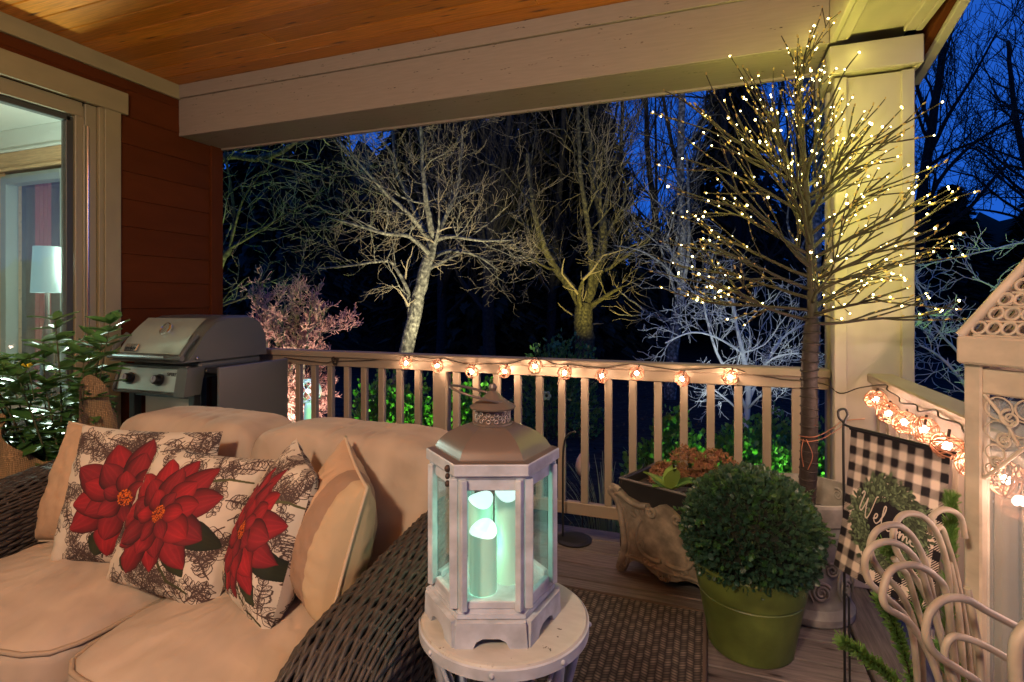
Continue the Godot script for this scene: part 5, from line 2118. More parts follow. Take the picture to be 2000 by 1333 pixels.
# ---------- garden flag ----------
func flag_image() -> ImageTexture:
	var w := 400
	var h := 520
	var img := Image.create(w, h, false, Image.FORMAT_RGB8)
	var white := Color(0.90, 0.84, 0.78)
	var dark := Color(0.075, 0.055, 0.095)
	var c := 31.0
	for y in h:
		for x in w:
			var a := int(x / c) % 2 == 0
			var b := int(y / c) % 2 == 0
			var col := white
			if a and b:
				col = dark
			elif a or b:
				col = dark if fposmod(x + y, 8.8) < 4.6 else white
			img.set_pixel(x, y, col)
	var r := RandomNumberGenerator.new()
	r.seed = 9
	var o := Vector2(195, 290)
	for y in range(int(o.y - 86), int(o.y + 86)):
		for x in range(int(o.x - 86), int(o.x + 86)):
			if Vector2(x, y).distance_to(o) < 84:
				img.set_pixel(x, y, dark)
	for k in 1500:
		var a := r.randf() * TAU
		var q := 112.0 + r.randfn() * 22.0
		var p := o + Vector2(cos(a), sin(a)) * clampf(q, 72.0, 158.0)
		var g := r.randf_range(0.45, 1.15)
		petal(img, p, a + r.randf_range(-1.0, 1.0) + 0.6, r.randf_range(16, 28), r.randf_range(4, 7), Color(0.26 * g, 0.33 * g, 0.24 * g), Color(0.52 * g, 0.60 * g, 0.44 * g), 1.0)
	# «Welcome» in a running hand
	var ink := Color(0.85, 0.80, 0.75)
	var pen := [
		[0, 0, 8, -10, 14, -2, 4, 30, -2, 58, 6, 66, 14, 56, 26, 30, 34, 10, 30, 40, 32, 78, 42, 84, 54, 60, 66, 20, 74, -6, 82, -10],
		[74, 74, 86, 68, 90, 56, 82, 54, 76, 66, 78, 82, 90, 88, 104, 74],
		[104, 74, 120, 40, 124, 16, 116, 18, 112, 50, 112, 84, 120, 92, 130, 80],
		[150, 74, 142, 70, 134, 78, 134, 92, 144, 98, 156, 88],
		[170, 80, 160, 84, 158, 98, 168, 104, 178, 96, 178, 84, 170, 80, 184, 88],
		[190, 84, 188, 106, 196, 90, 204, 90, 202, 110, 210, 94, 218, 94, 218, 112, 226, 110],
		[228, 104, 240, 98, 242, 88, 234, 88, 230, 100, 234, 114, 246, 116]]
	for s in pen:
		var p := PackedVector3Array()
		for k in range(0, s.size(), 2):
			p.push_back(Vector3(s[k] * 0.92 + 78, s[k + 1] * 0.92 + 222, 0))
		var q := []
		for v in smooth(p, 7):
			q.append(Vector2(v.x, v.y))
		stroke(img, q, 3.0, 2.0, ink)
	return ImageTexture.create_from_image(img)


func build_flag() -> void:
	var st := thing("flag_stand", "thin black iron garden flag stand with a looped top", "flag stand", Vector3(0.413, 0, -2.03))
	var m := MB.new()
	rod(m, smooth(P([0.004, 0.0, 0.0, 0.003, 0.40, 0.0, 0, 0.80, 0.0, 0.002, 0.846, 0, -0.012, 0.865, 0.004, -0.014, 0.888, 0.004, 0.004, 0.894, 0, 0.012, 0.876, 0, 0.002, 0.852, 0.006, 0.012, 0.842, 0.018, 0.06, 0.846, 0.10, 0.20, 0.846, 0.30]), 6), 0.0042, 7)
	rod(m, P([0.003, 0.30, 0.0, 0.012, 0.29, 0.02, 0.014, 0.0, 0.022]), 0.0035, 6)
	part("rod", m, M.black, st)
	var f := thing("garden_flag", "black and white checked garden flag with a leafy wreath and the word Welcome", "flag", Vector3(0.43, 0.836, -2.01))
	var g := MB.new()
	var du := Vector3(0.172, 0.0, 0.262)
	g.grid(30, 36, func(u: float, v: float) -> Vector3:
		var s := 1.0 - v
		var wob := 0.008 * sin(u * 7.0 + s * 3.0) * s
		return du * u + Vector3(0, -0.432 * s, 0) + Vector3(-0.055, 0, 0.03) * pow(s, 1.4) + Vector3(0.85, 0, -0.5) * wob)
	var fm := mat("checked_cloth", Color(1, 1, 1), 0.9)
	fm.albedo_texture = flag_image()
	fm.albedo_color = Color(0.95, 0.95, 0.95)
	part("cloth", g, fm, f)
	var sl := MB.new()
	sl.tube(PackedVector3Array([Vector3(0, 0.002, 0), du * 0.5 + Vector3(0, 0.004, 0), du + Vector3(0, 0.002, 0)]), PackedFloat32Array([0.007]), 8)
	part("sleeve", sl, mat("dark_cloth", Color(0.012, 0.009, 0.015), 0.9), f)


func build_hook_stand() -> void:
	var s := thing("hook_stand", "slim black hooked stand on a round foot before the railing", "hook stand", Vector3(-0.72, 0, -2.775))
	var b := MB.new()
	b.lathe([Vector2(0, 0), Vector2(0.092, 0), Vector2(0.092, 0.008), Vector2(0.07, 0.013), Vector2(0, 0.015)], 32, Vector3(0.06, 0, 0))
	part("foot", b, M.black, s)
	var p := MB.new()
	rod(p, smooth(P([0, 0.012, 0, 0, 0.30, 0, 0.002, 0.46, 0, 0.016, 0.53, 0, 0.045, 0.562, 0, 0.07, 0.566, 0]), 6), 0.0055, 8)
	part("pole", p, M.black, s)


# ---------- cream lantern close to the viewer ----------
func build_cream_lantern() -> void:
	var corner := Vector3(0.440, 0, -1.215)
	var ang := atan2(0.71, 0.805)
	var t := thing("cream_fretwork_lantern", "tall cream metal lantern with fretwork glass and a pierced roof at the right edge", "lantern", corner, ang - PI / 2)
	# own axes: x along the front face to the right, z out of the face towards the viewer
	var w := 0.34
	var top := 1.125
	for q in [[0.0, 0.0], [w, 0.0], [0.0, -w], [w, -w]]:
		board("corner_post", M.ivory, t, Vector3(q[0] + (0.013 if q[0] == 0.0 else -0.013), 0.02 + top / 2, q[1] + (-0.013 if q[1] == 0.0 else 0.013)), Vector3(top - 0.0, 0.028, 0.028), UPRIGHT, 0.003)
	var ivory2: Material = M.ivory
	for z in [0.0, -w]:
		board("eave", ivory2, t, Vector3(w / 2, 1.155, z), Vector3(w + 0.012, 0.05, 0.03), Basis.IDENTITY, 0.004)
		board("upper_rail", ivory2, t, Vector3(w / 2, 1.10, z - 0.013 if z == 0.0 else z + 0.013), Vector3(w - 0.05, 0.045, 0.02), Basis.IDENTITY, 0.003)
		board("lower_rail", ivory2, t, Vector3(w / 2, 0.10, z - 0.013 if z == 0.0 else z + 0.013), Vector3(w - 0.05, 0.06, 0.02), Basis.IDENTITY, 0.003)
	for x in [0.0, w]:
		board("eave", ivory2, t, Vector3(x, 1.155, -w / 2), Vector3(w - 0.045, 0.05, 0.04), ALONG_Z, 0.004)
		board("upper_rail", ivory2, t, Vector3(x + (0.013 if x == 0.0 else -0.013), 1.10, -w / 2), Vector3(w - 0.06, 0.045, 0.02), ALONG_Z, 0.003)
		board("lower_rail", ivory2, t, Vector3(x + (0.013 if x == 0.0 else -0.013), 0.10, -w / 2), Vector3(w - 0.06, 0.06, 0.02), ALONG_Z, 0.003)
	board("floor", ivory2, t, Vector3(w / 2, 0.05, -w / 2), Vector3(w - 0.02, 0.03, w - 0.02))
	for q in [[Vector3(w / 2, 0.60, -0.016), Vector3(w - 0.05, 0.94, 0.002)], [Vector3(w / 2, 0.60, -w + 0.016), Vector3(w - 0.05, 0.94, 0.002)], [Vector3(0.016, 0.60, -w / 2), Vector3(0.002, 0.94, w - 0.05)], [Vector3(w - 0.016, 0.60, -w / 2), Vector3(0.002, 0.94, w - 0.05)]]:
		var g := MB.new()
		g.box(q[0], q[1])
		part("pane", g, M.dusty if q[0].z > -0.1 and q[0].x > 0.05 and q[0].x < 0.3 else M.glass, t)
	# fretwork brackets in the upper corners of the front
	for sx in [-1.0, 1.0]:
		var f := MB.new()
		var o := Vector3(w / 2 - sx * (w / 2 - 0.028), 1.077, -0.006)
		var bx := func(x: float, y: float) -> Vector3: return o + Vector3(sx * x, -y, 0)
		for c in [[0.022, 0.022, 0.020], [0.062, 0.018, 0.017], [0.020, 0.062, 0.018], [0.052, 0.052, 0.014], [0.096, 0.014, 0.013], [0.016, 0.100, 0.014], [0.124, 0.010, 0.009], [0.012, 0.130, 0.010]]:
			var lp := PackedVector3Array()
			for k in 16:
				var a := TAU * k / 16.0
				lp.push_back(bx.call(c[0] + cos(a) * c[2], c[1] + sin(a) * c[2]))
			f.tube(lp, PackedFloat32Array([0.0028]), 6, false, true, 0.5)
		f.tube(smooth(PackedVector3Array([bx.call(0.0, 0.15), bx.call(0.03, 0.115), bx.call(0.055, 0.085), bx.call(0.085, 0.055), bx.call(0.12, 0.028), bx.call(0.15, 0.0)]), 5), PackedFloat32Array([0.006]), 6, true, false, 0.5)
		for c in [[0.04, 0.036, 0.016], [0.078, 0.030, 0.013], [0.032, 0.076, 0.013], [0.112, 0.020, 0.010], [0.020, 0.116, 0.010]]:
			spiral(f, bx.call(c[0], c[1]) + Vector3(0, 0, 0.004), Basis.IDENTITY, c[2], 1.7, c[0] * 40.0, 0.0026, sx)
		f.tube(smooth(PackedVector3Array([bx.call(0.0, 0.0), bx.call(0.03, 0.04), bx.call(0.05, 0.08)]), 5), PackedFloat32Array([0.005]), 6, true, false, 0.5)
		part("fretwork", f, ivory2, t)
	# pierced hip roof: rings laid on the slopes with hip bars
	var apex := Vector3(w / 2, 1.52, -w / 2)
	var co := [Vector3(-0.004, 1.18, 0.004), Vector3(w + 0.004, 1.18, 0.004), Vector3(w + 0.004, 1.18, -w - 0.004), Vector3(-0.004, 1.18, -w - 0.004)]
	for k in 4:
		var hipm := MB.new()
		hipm.tube(PackedVector3Array([co[k], apex]), PackedFloat32Array([0.009]), 6)
		part("hip_bar", hipm, ivory2, t)
		var a: Vector3 = co[k]
		var b: Vector3 = co[(k + 1) % 4]
		var sheet := MB.new()
		var rings := MB.new()
		var along := (b - a).normalized()
		var upv := (apex - (a + b) / 2).normalized()
		var nn := along.cross(upv).normalized()
		for row in 4:
			var s := 0.045 + row * 0.075
			var l := a.lerp(apex, s) + along * 0.012
			var r := b.lerp(apex, s) - along * 0.012
			var cnt := int(l.distance_to(r) / 0.022)
			for j in cnt:
				var c := l.lerp(r, (j + (0.5 if row % 2 else 0.25)) / cnt)
				var lp := PackedVector3Array()
				for q in 12:
					var e := TAU * q / 12.0
					lp.push_back(c + along * cos(e) * 0.0105 + upv * sin(e) * 0.0115)
				rings.tube(lp, PackedFloat32Array([0.0030]), 5, false, true)
			rod(rings, PackedVector3Array([l - upv * 0.0155, r - upv * 0.0155]), 0.0024, 5)
		part("pierced_band", rings, ivory2, t, "stuff")
		var l2 := a.lerp(apex, 0.335)
		var r2 := b.lerp(apex, 0.335)
		sheet.quad(l2, r2, apex, apex, nn)
		sheet.tri(l2 - nn * 0.003, r2 - nn * 0.003, apex - nn * 0.003, -nn)
		sheet.tri(l2, r2, apex, nn)
		part("roof_sheet", sheet, ivory2, t)
	var kn := MB.new()
	kn.ball(apex + Vector3(0, 0.02, 0), Vector3(0.02, 0.025, 0.02), 12, 8)
	part("finial", kn, ivory2, t)
	# thick pillar candle and sprigs seen through the glass
	var c2 := thing("pillar_candle", "pale pillar candle inside the cream lantern", "candle", corner + Vector3(0.26, 0.066, 0.0))
	var cb := MB.new()
	cb.lathe([Vector2(0.05, 0), Vector2(0.05, 0.52), Vector2(0.045, 0.53), Vector2(0, 0.525)], 24)
	part("wax", cb, mat("ivory_wax", Color(0.5, 0.46, 0.38), 0.6), c2)


# ---------- looped cane basket and evergreen sprigs in front of it ----------
func build_loops() -> void:
	var t := thing("looped_cane_basket", "basket of arching cream cane loops close to the viewer before the cream lantern", "basket")
	var LOOPS := [
		[[0.439, 0.489, -1.169, 0.426, 0.651, -1.165, 0.403, 0.772, -1.146, 0.384, 0.83, -1.128, 0.37, 0.86, -1.112, 0.356, 0.851, -1.107, 0.357, 0.877, -1.108, 0.376, 0.89, -1.115, 0.405, 0.874, -1.136, 0.418, 0.834, -1.151], 0.0078],
		[[0.368, 0.513, -1.112, 0.38, 0.635, -1.116, 0.376, 0.767, -1.093, 0.354, 0.852, -1.064, 0.325, 0.896, -1.043, 0.29, 0.904, -1.02, 0.272, 0.881, -1.002, 0.28, 0.845, -1.005, 0.317, 0.788, -1.029, 0.357, 0.694, -1.065, 0.372, 0.537, -1.092], 0.0078],
		[[0.364, 0.545, -1.067, 0.356, 0.659, -1.054, 0.321, 0.814, -1.01, 0.295, 0.878, -0.979, 0.263, 0.912, -0.946, 0.232, 0.91, -0.924, 0.221, 0.884, -0.92, 0.232, 0.854, -0.924, 0.274, 0.799, -0.96, 0.31, 0.695, -1.005, 0.317, 0.561, -1.029], 0.0076],
		[[0.347, 0.592, -0.998, 0.335, 0.699, -0.983, 0.305, 0.802, -0.951, 0.277, 0.875, -0.919, 0.242, 0.907, -0.89, 0.213, 0.903, -0.875, 0.203, 0.881, -0.871, 0.21, 0.853, -0.874, 0.236, 0.826, -0.894, 0.27, 0.782, -0.927, 0.288, 0.706, -0.955, 0.299, 0.592, -0.98], 0.0074],
		[[0.341, 0.64, -0.932, 0.323, 0.718, -0.915, 0.302, 0.842, -0.886, 0.285, 0.875, -0.869, 0.252, 0.901, -0.836, 0.222, 0.899, -0.82, 0.209, 0.877, -0.809, 0.212, 0.854, -0.81, 0.246, 0.823, -0.844, 0.276, 0.773, -0.876, 0.299, 0.711, -0.895, 0.307, 0.647, -0.909], 0.0074],
		[[0.355, 0.799, -0.83, 0.323, 0.821, -0.813, 0.294, 0.837, -0.798, 0.271, 0.842, -0.784, 0.264, 0.819, -0.782, 0.279, 0.782, -0.792, 0.296, 0.719, -0.809], 0.0066],
		[[0.407, 0.818, -0.849, 0.355, 0.848, -0.82, 0.307, 0.879, -0.787, 0.278, 0.899, -0.765, 0.253, 0.901, -0.751, 0.235, 0.887, -0.739, 0.232, 0.861, -0.738, 0.245, 0.838, -0.748, 0.274, 0.814, -0.769, 0.304, 0.786, -0.791, 0.332, 0.726, -0.811], 0.0072],
		[[0.3, 0.92, -0.683, 0.288, 0.9, -0.678, 0.288, 0.859, -0.678, 0.295, 0.813, -0.681], 0.01],
		[[0.338, 0.576, -1.016, 0.328, 0.686, -1.002, 0.302, 0.762, -0.982, 0.277, 0.834, -0.951, 0.263, 0.854, -0.935, 0.253, 0.869, -0.932], 0.007],
		[[0.404, 0.529, -1.103, 0.396, 0.656, -1.1, 0.389, 0.741, -1.098, 0.376, 0.809, -1.093], 0.0075],
		[[0.342, 0.671, -0.89, 0.334, 0.773, -0.876, 0.32, 0.839, -0.86, 0.314, 0.872, -0.858], 0.007]]
	for q in LOOPS:
		var m := MB.new()
		rod(m, smooth(P(q[0]), 9), q[1] * 0.62, 10)
		part("cane_loop", m, M.cane, t)
	var rim := MB.new()
	var bc := Vector3(0.33, 0.46, -0.86)
	for y in [0.46, 0.478]:
		var lp := PackedVector3Array()
		for k in 36:
			var a := TAU * k / 36.0
			lp.push_back(Vector3(bc.x + cos(a) * 0.10, y + 0.004 * sin(a * 9.0), bc.z + sin(a) * 0.12))
		rod(rim, lp, 0.009, 8, true)
	part("woven_rim", rim, M.cane, t)
	var bk := MB.new()
	bk.lathe([Vector2(0.0, 0.0), Vector2(0.08, 0.0), Vector2(0.098, 0.22), Vector2(0.10, 0.46), Vector2(0.088, 0.46), Vector2(0.085, 0.40), Vector2(0.0, 0.40)], 32, Vector3(bc.x, 0, bc.z))
	part("woven_body", bk, M.cane, t)
	# sprigs
	var nd := MB.new()
	nd.quad(Vector3(-0.0013, 0, 0), Vector3(0.0013, 0, 0), Vector3(0.0006, 0.0, 0.017), Vector3(-0.0006, 0.0, 0.017), Vector3.UP)
	nd.quad(Vector3(0, -0.0013, 0), Vector3(0, 0.0013, 0), Vector3(0, 0.0006, 0.017), Vector3(0, -0.0006, 0.017), Vector3.RIGHT)
	var ndm := nd.mesh()
	var SPR := [
		[[0.332, 0.554, -1.077, 0.282, 0.628, -1.038, 0.241, 0.674, -1.002, 0.199, 0.709, -0.976], "bright green fir sprig lowest left, tip over the deck boards"],
		[[0.339, 0.539, -1.101, 0.308, 0.648, -1.069, 0.282, 0.719, -1.038, 0.261, 0.762, -1.02], "bright green fir sprig rising beside the lowest cane loop"],
		[[0.392, 0.651, -1.152, 0.401, 0.78, -1.166, 0.408, 0.839, -1.179, 0.409, 0.89, -1.18], "bright green fir sprig standing above the farthest cane loop"],
		[[0.339, 0.669, -1.101, 0.331, 0.756, -1.098, 0.303, 0.804, -1.078, 0.276, 0.834, -1.057], "green fir sprig inside the second cane loop"],
		[[0.389, 0.576, -1.045, 0.369, 0.64, -1.027, 0.35, 0.678, -1.009, 0.34, 0.709, -1.006], "dark green fir sprig low among the cane stems"]]
	for s in SPR:
		var o := thing("fir_sprig", s[1], "evergreen sprig", Vector3(s[0][0], s[0][1], s[0][2]), 0.0, "fir sprigs in the cane basket")
		var org := Vector3(s[0][0], s[0][1], s[0][2])
		var pts := smooth(P(s[0]), 9)
		for k in pts.size():
			pts[k] -= org
		var st := MB.new()
		st.tube(pts, radii(0.0028, 0.0012, pts.size()), 5)
		part("stem", st, M.rust, o)
		var w := []
		for k in range(2, pts.size()):
			var d := (pts[k] - pts[k - 1]).normalized()
			for j in 26:
				var ax := d.cross(Vector3(rng.randf() - 0.5, rng.randf() - 0.5, rng.randf() - 0.5)).normalized()
				var dd := d.rotated(ax, rng.randf_range(0.4, 0.9))
				w.append(Transform3D(aim(dd, rng.randf() * 3.0).scaled(Vector3.ONE * rng.randf_range(0.8, 1.3)), pts[k - 1].lerp(pts[k], rng.randf())))
		many("needles", ndm, M.fir, o, w)


# ---------- garden beyond the railing ----------
func spread_branch(wood: MB, twigs: MB, o: Vector3, d: Vector3, ln: float, rad: float, lv: int, c: Dictionary, r: RandomNumberGenerator) -> void:
	var n := 5 if lv > 1 else (4 if lv == 1 else 3)
	var p := PackedVector3Array([o])
	var q := o
	var wob: float = c.wob
	for k in n:
		d = (d + Vector3(r.randf_range(-wob, wob), r.randf_range(-wob, wob) + c.up, r.randf_range(-wob, wob))).normalized()
		q += d * ln / n
		p.push_back(q)
	var m := wood if lv > 1 else twigs
	m.tube(p, radii(rad, maxf(rad * 0.4, c.tip), p.size()), 5 if rad > 0.02 else (4 if rad > 0.008 else 3), false)
	if lv > 0:
		var kids: int = c.kids[lv]
		for k in kids:
			var at := 1 + (k * (n - 1)) / maxi(kids - 1, 1)
			at = mini(at, n)
			var az := r.randf() * TAU
			var dd := (p[at] - p[at - 1]).normalized()
			var ax := dd.cross(Vector3(cos(az), sin(az * 1.7), sin(az))).normalized()
			dd = dd.rotated(ax, r.randf_range(c.ang * 0.6, c.ang * 1.3))
			spread_branch(wood, twigs, p[at], dd, ln * r.randf_range(c.short * 0.75, c.short * 1.2), maxf(rad * 0.48, c.tip), lv - 1, c, r)


# limbs: [points in metres, thickness at the foot, at the tip, side branches, their length, levels]
func bare_tree(called: String, label: String, group: String, at: Vector3, limbs: Array, c: Dictionary, bark: Material, twig: Material, seed_: int) -> Node3D:
	var r := RandomNumberGenerator.new()
	r.seed = seed_
	var t := thing(called, label, "tree", at, 0.0, group)
	var wood := MB.new()
	var tw := MB.new()
	for l in limbs:
		var p := smooth(P(l[0]), 5)
		for k in p.size():
			p[k] -= at
			p[k] += Vector3(r.randf_range(-1, 1), 0, r.randf_range(-1, 1)) * l[1] * 0.10
		wood.tube(p, radii(l[1], l[2], p.size()), 9, false)
		for k in l[3]:
			var f: float = 0.22 + 0.78 * (k + 0.5) / l[3]
			var i := clampi(int(f * (p.size() - 1)), 1, p.size() - 1)
			var d := (p[i] - p[i - 1]).normalized()
			var az := r.randf() * TAU
			var ax := d.cross(Vector3(cos(az), sin(az * 1.3) * 0.6, sin(az))).normalized()
			d = d.rotated(ax, r.randf_range(0.5, 1.15))
			spread_branch(wood, tw, p[i], d, l[4] * r.randf_range(0.7, 1.2), maxf(lerpf(l[1], l[2], f) * 0.42, c.tip * 1.6), l[5], c, r)
	part("trunk", wood, bark, t)
	part("twigs", tw, twig, t, "stuff")
	return t


func copy_of(o: Node3D, label: String, at: Vector3, turn: float, size: float) -> Node3D:
	var c: Node3D = o.duplicate()
	c.name = numbered(String(o.get_meta("base_name", "bare_tree")))
	add_child(c, true)
	c.position = at
	c.rotation.y = turn
	c.scale = Vector3.ONE * size
	c.set_meta("label", label)
	return c


func shrub(called: String, label: String, at: Vector3, size: Vector3, leaf: Mesh, m: Material, n: int, seed_: int, group := "") -> Node3D:
	var r := RandomNumberGenerator.new()
	r.seed = seed_
	var t := thing(called, label, "shrub", at, 0.0, group)
	var f := FastNoiseLite.new()
	f.seed = seed_
	f.frequency = 1.6
	var w := []
	for k in n:
		var d := Vector3(r.randfn(), absf(r.randfn()) * 1.2 - 0.1, r.randfn()).normalized()
		var k2 := 1.0 + 0.40 * f.get_noise_3d(d.x * 1.2, d.y * 1.2, d.z * 1.2)
		var q := 1.0 - pow(r.randf(), 1.6) * 0.55
		var p := Vector3(d.x * size.x, d.y * size.y, d.z * size.z) * k2 * q
		var dir := d + Vector3(r.randf() - 0.5, r.randf() - 0.3, r.randf() - 0.5) * 1.6
		w.append(Transform3D(aim(dir, r.randf() * TAU).scaled(Vector3.ONE * r.randf_range(0.6, 1.3)), p))
	many("foliage", leaf, m, t, w)
	var st := MB.new()
	for k in 7:
		var a := TAU * k / 7.0
		rod(st, PackedVector3Array([Vector3(cos(a) * 0.05, -0.1, sin(a) * 0.05), Vector3(cos(a) * size.x * 0.35, size.y * 0.5, sin(a) * size.z * 0.35), Vector3(cos(a) * size.x * 0.55, size.y * 0.8, sin(a) * size.z * 0.55)]), 0.009, 5)
	part("stems", st, M.stem, t)
	return t


func uplight(label: String, at: Vector3, to: Vector3, color: Color, energy: float, angle: float) -> void:
	var t := thing("garden_uplight", label, "spotlight", at, 0.0, "garden uplights")
	var d := (to - at).normalized()
	var b := aim(d)
	var body := MB.new()
	body.lathe([Vector2(0.0, -0.06), Vector2(0.028, -0.06), Vector2(0.035, -0.02), Vector2(0.036, 0.03), Vector2(0.032, 0.03), Vector2(0.030, 0.006)], 16)
	var o := part("housing", body, M.black, t)
	o.basis = b * Basis(Vector3.RIGHT, PI / 2)
	var lens := MB.new()
	lens.lathe([Vector2(0.030, 0.006), Vector2(0.0, 0.008)], 16)
	var le := part("lit_lens", lens, glow("lit_spot_lens", color, 3.0), t)
	le.basis = b * Basis(Vector3.RIGHT, PI / 2)
	var st := MB.new()
	rod(st, PackedVector3Array([Vector3(0, 0, 0), Vector3(0, -0.22, 0)]), 0.006, 6)
	part("stake", st, M.black, t)
	var l := SpotLight3D.new()
	l.name = "light"
	l.light_color = color
	l.light_energy = energy
	l.spot_range = 25.0
	l.spot_attenuation = 2.0
	l.spot_angle = angle
	l.spot_angle_attenuation = 0.7
	l.light_size = 0.02
	l.shadow_enabled = true
	t.add_child(l, true)
	l.position = d * 0.045
	l.basis = b * Basis(Vector3.UP, PI)


func build_garden() -> void:
	var fine := {"wob": 0.24, "up": 0.04, "ang": 0.75, "short": 0.60, "tip": 0.0026, "kids": [0, 3, 3, 4, 4]}
	# the leaning floodlit birch
	var birch := [
		[[-4.97, -0.22, -7.99, -4.76, 0.69, -8.06, -4.58, 1.52, -8.12, -4.45, 2.04, -8.17, -4.39, 2.3, -8.2], 0.13, 0.085, 3, 0.7, 2],
		[[-4.39, 2.25, -8.2, -4.35, 2.62, -8.0, -4.32, 3.04, -7.79, -4.32, 3.63, -7.69, -4.3, 4.42, -7.59], 0.06, 0.018, 6, 1.0, 3],
		[[-4.41, 2.21, -8.19, -4.8, 2.76, -8.37, -5.11, 3.27, -8.47, -5.43, 3.8, -8.67, -5.6, 4.82, -8.82], 0.05, 0.015, 6, 0.9, 3],
		[[-4.36, 2.3, -8.21, -3.98, 2.33, -8.03, -3.38, 2.23, -7.92, -2.79, 2.2, -7.82], 0.045, 0.01, 6, 0.8, 3],
		[[-4.42, 2.04, -8.18, -4.5, 2.3, -7.62, -4.65, 2.3, -7.14, -4.92, 2.4, -6.73, -5.14, 2.47, -6.43], 0.045, 0.01, 6, 0.9, 3],
		[[-4.45, 2.3, -8.17, -4.5, 2.65, -7.62, -4.71, 2.96, -7.23, -4.97, 3.36, -6.92, -5.27, 3.76, -6.71], 0.045, 0.01, 6, 0.9, 3],
		[[-4.36, 2.04, -8.21, -4.33, 2.17, -8.75, -4.02, 2.11, -9.18, -3.7, 1.84, -9.51], 0.04, 0.01, 6, 0.8, 3],
		[[-4.76, 0.69, -8.06, -4.76, 1.0, -8.06, -4.79, 1.43, -8.05, -4.93, 1.73, -8.0, -5.07, 1.93, -7.95, -5.14, 1.91, -7.6, -5.3, 1.82, -7.12, -5.55, 1.76, -6.71], 0.045, 0.01, 7, 0.8, 3],
		[[-4.37, 2.3, -8.2, -4.27, 2.76, -8.45, -4.16, 3.34, -8.7, -4.08, 4.33, -8.73], 0.05, 0.015, 8, 0.9, 3]]
	bare_tree("birch_tree", "floodlit pale trunked bare birch leaning right behind the front railing", "", Vector3(-3.9, GROUND_Y, -8.6), birch, fine, M.birch, M.brown_twig, 11)
	uplight("spotlight at the foot of the leaning birch", Vector3(-3.1, GROUND_Y + 0.22, -6.6), Vector3(-4.2, 3.0, -9.0), Color(1.0, 0.96, 0.80), 34.0, 40.0)
	# the mossy forked maple
	var fork := [
		[[-2.74, -0.94, -12.83, -2.78, 0.0, -12.82, -2.8, 0.65, -12.81, -2.82, 1.17, -12.8], 0.27, 0.21, 2, 1, 2],
		[[-2.82, 1.08, -12.8, -3.1, 1.61, -12.7, -3.44, 2.05, -12.58, -3.6, 2.57, -12.1, -3.72, 3.45, -11.63, -3.77, 4.54, -11.4], 0.13, 0.04, 6, 1.6, 3],
		[[-2.8, 1.08, -12.81, -2.64, 1.61, -12.87, -2.45, 2.21, -12.94, -2.38, 3.09, -12.96, -2.62, 4.1, -13.2, -2.84, 5.78, -13.33, -2.94, 7.29, -13.4], 0.16, 0.05, 8, 1.7, 3],
		[[-2.67, 1.26, -12.86, -2.55, 2.33, -12.48, -2.62, 3.25, -12.24, -2.73, 4.28, -12.09, -2.77, 5.79, -12.08], 0.08, 0.035, 6, 1.5, 3],
		[[-2.4, 3.04, -12.96, -2.29, 4.02, -13.32, -2.04, 4.6, -13.73, -1.82, 5.04, -14.02], 0.065, 0.02, 5, 1.4, 3],
		[[-2.7, 1.14, -12.85, -2.21, 1.41, -12.5, -1.81, 1.6, -12.21], 0.07, 0.03, 4, 0.8, 2]]
	var fk := {"wob": 0.24, "up": 0.07, "ang": 0.7, "short": 0.6, "tip": 0.0036, "kids": [0, 2, 3, 4, 4]}
	bare_tree("forked_maple", "thick mossy forked bare tree trunk behind the middle of the railing", "", Vector3(-2.4, GROUND_Y, -12.4), fork, fk, M.moss_bark, M.brown_twig, 12)
	uplight("spotlight at the foot of the forked mossy tree", Vector3(-1.9, GROUND_Y + 0.3, -9.6), Vector3(-2.6, 1.8, -12.2), Color(1.0, 0.93, 0.52), 26.0, 26.0)
	# slim grey tree right of it
	var slim := [
		[[-0.77, -1.01, -11.95, -0.71, 0.06, -11.97, -0.63, 0.94, -12.0, -0.54, 1.59, -12.04, -0.52, 2.42, -12.04, -0.55, 3.86, -12.03, -0.53, 5.34, -12.04, -0.55, 6.79, -12.03], 0.135, 0.06, 9, 1.2, 3],
		[[-0.54, 1.53, -12.04, -0.39, 2.21, -11.77, -0.38, 3.04, -11.67, -0.41, 4.27, -11.55], 0.05, 0.02, 5, 0.9, 3],
		[[-0.55, 1.59, -12.03, -0.83, 1.99, -11.51, -1.28, 2.28, -11.02, -1.71, 2.35, -10.55], 0.03, 0.01, 6, 0.8, 3],
		[[-0.58, 1.04, -12.02, -0.04, 1.47, -11.58, 0.34, 1.75, -11.29], 0.03, 0.01, 5, 0.7, 3]]
	bare_tree("slim_tree", "slim grey bare trunk just left of the lit twig tree beyond the railing", "", Vector3(-0.55, GROUND_Y, -11.0), slim, fine, M.pale_bark, M.brown_twig, 13)
	uplight("spotlight at the foot of the slim grey trunk", Vector3(-0.4, GROUND_Y + 0.25, -8.8), Vector3(-0.4, 2.5, -11.0), Color(0.92, 0.95, 0.95), 15.0, 26.0)
	var mot := [
		[[1.71, -1.55, -10.83, 1.75, 1.17, -10.84, 1.79, 2.52, -10.86, 1.84, 3.61, -10.88, 1.85, 4.97, -10.88, 1.75, 6.42, -10.84], 0.12, 0.07, 6, 1.3, 3],
		[[1.84, 3.61, -10.88, 2.25, 4.62, -11.34, 2.65, 5.92, -11.7], 0.05, 0.02, 5, 1.1, 3]]
	bare_tree("mottled_tree", "mottled grey trunk seen between the twig tree and the column", "", Vector3(1.45, GROUND_Y, -9.4), mot, fk, M.pale_bark, M.far_twig, 14)
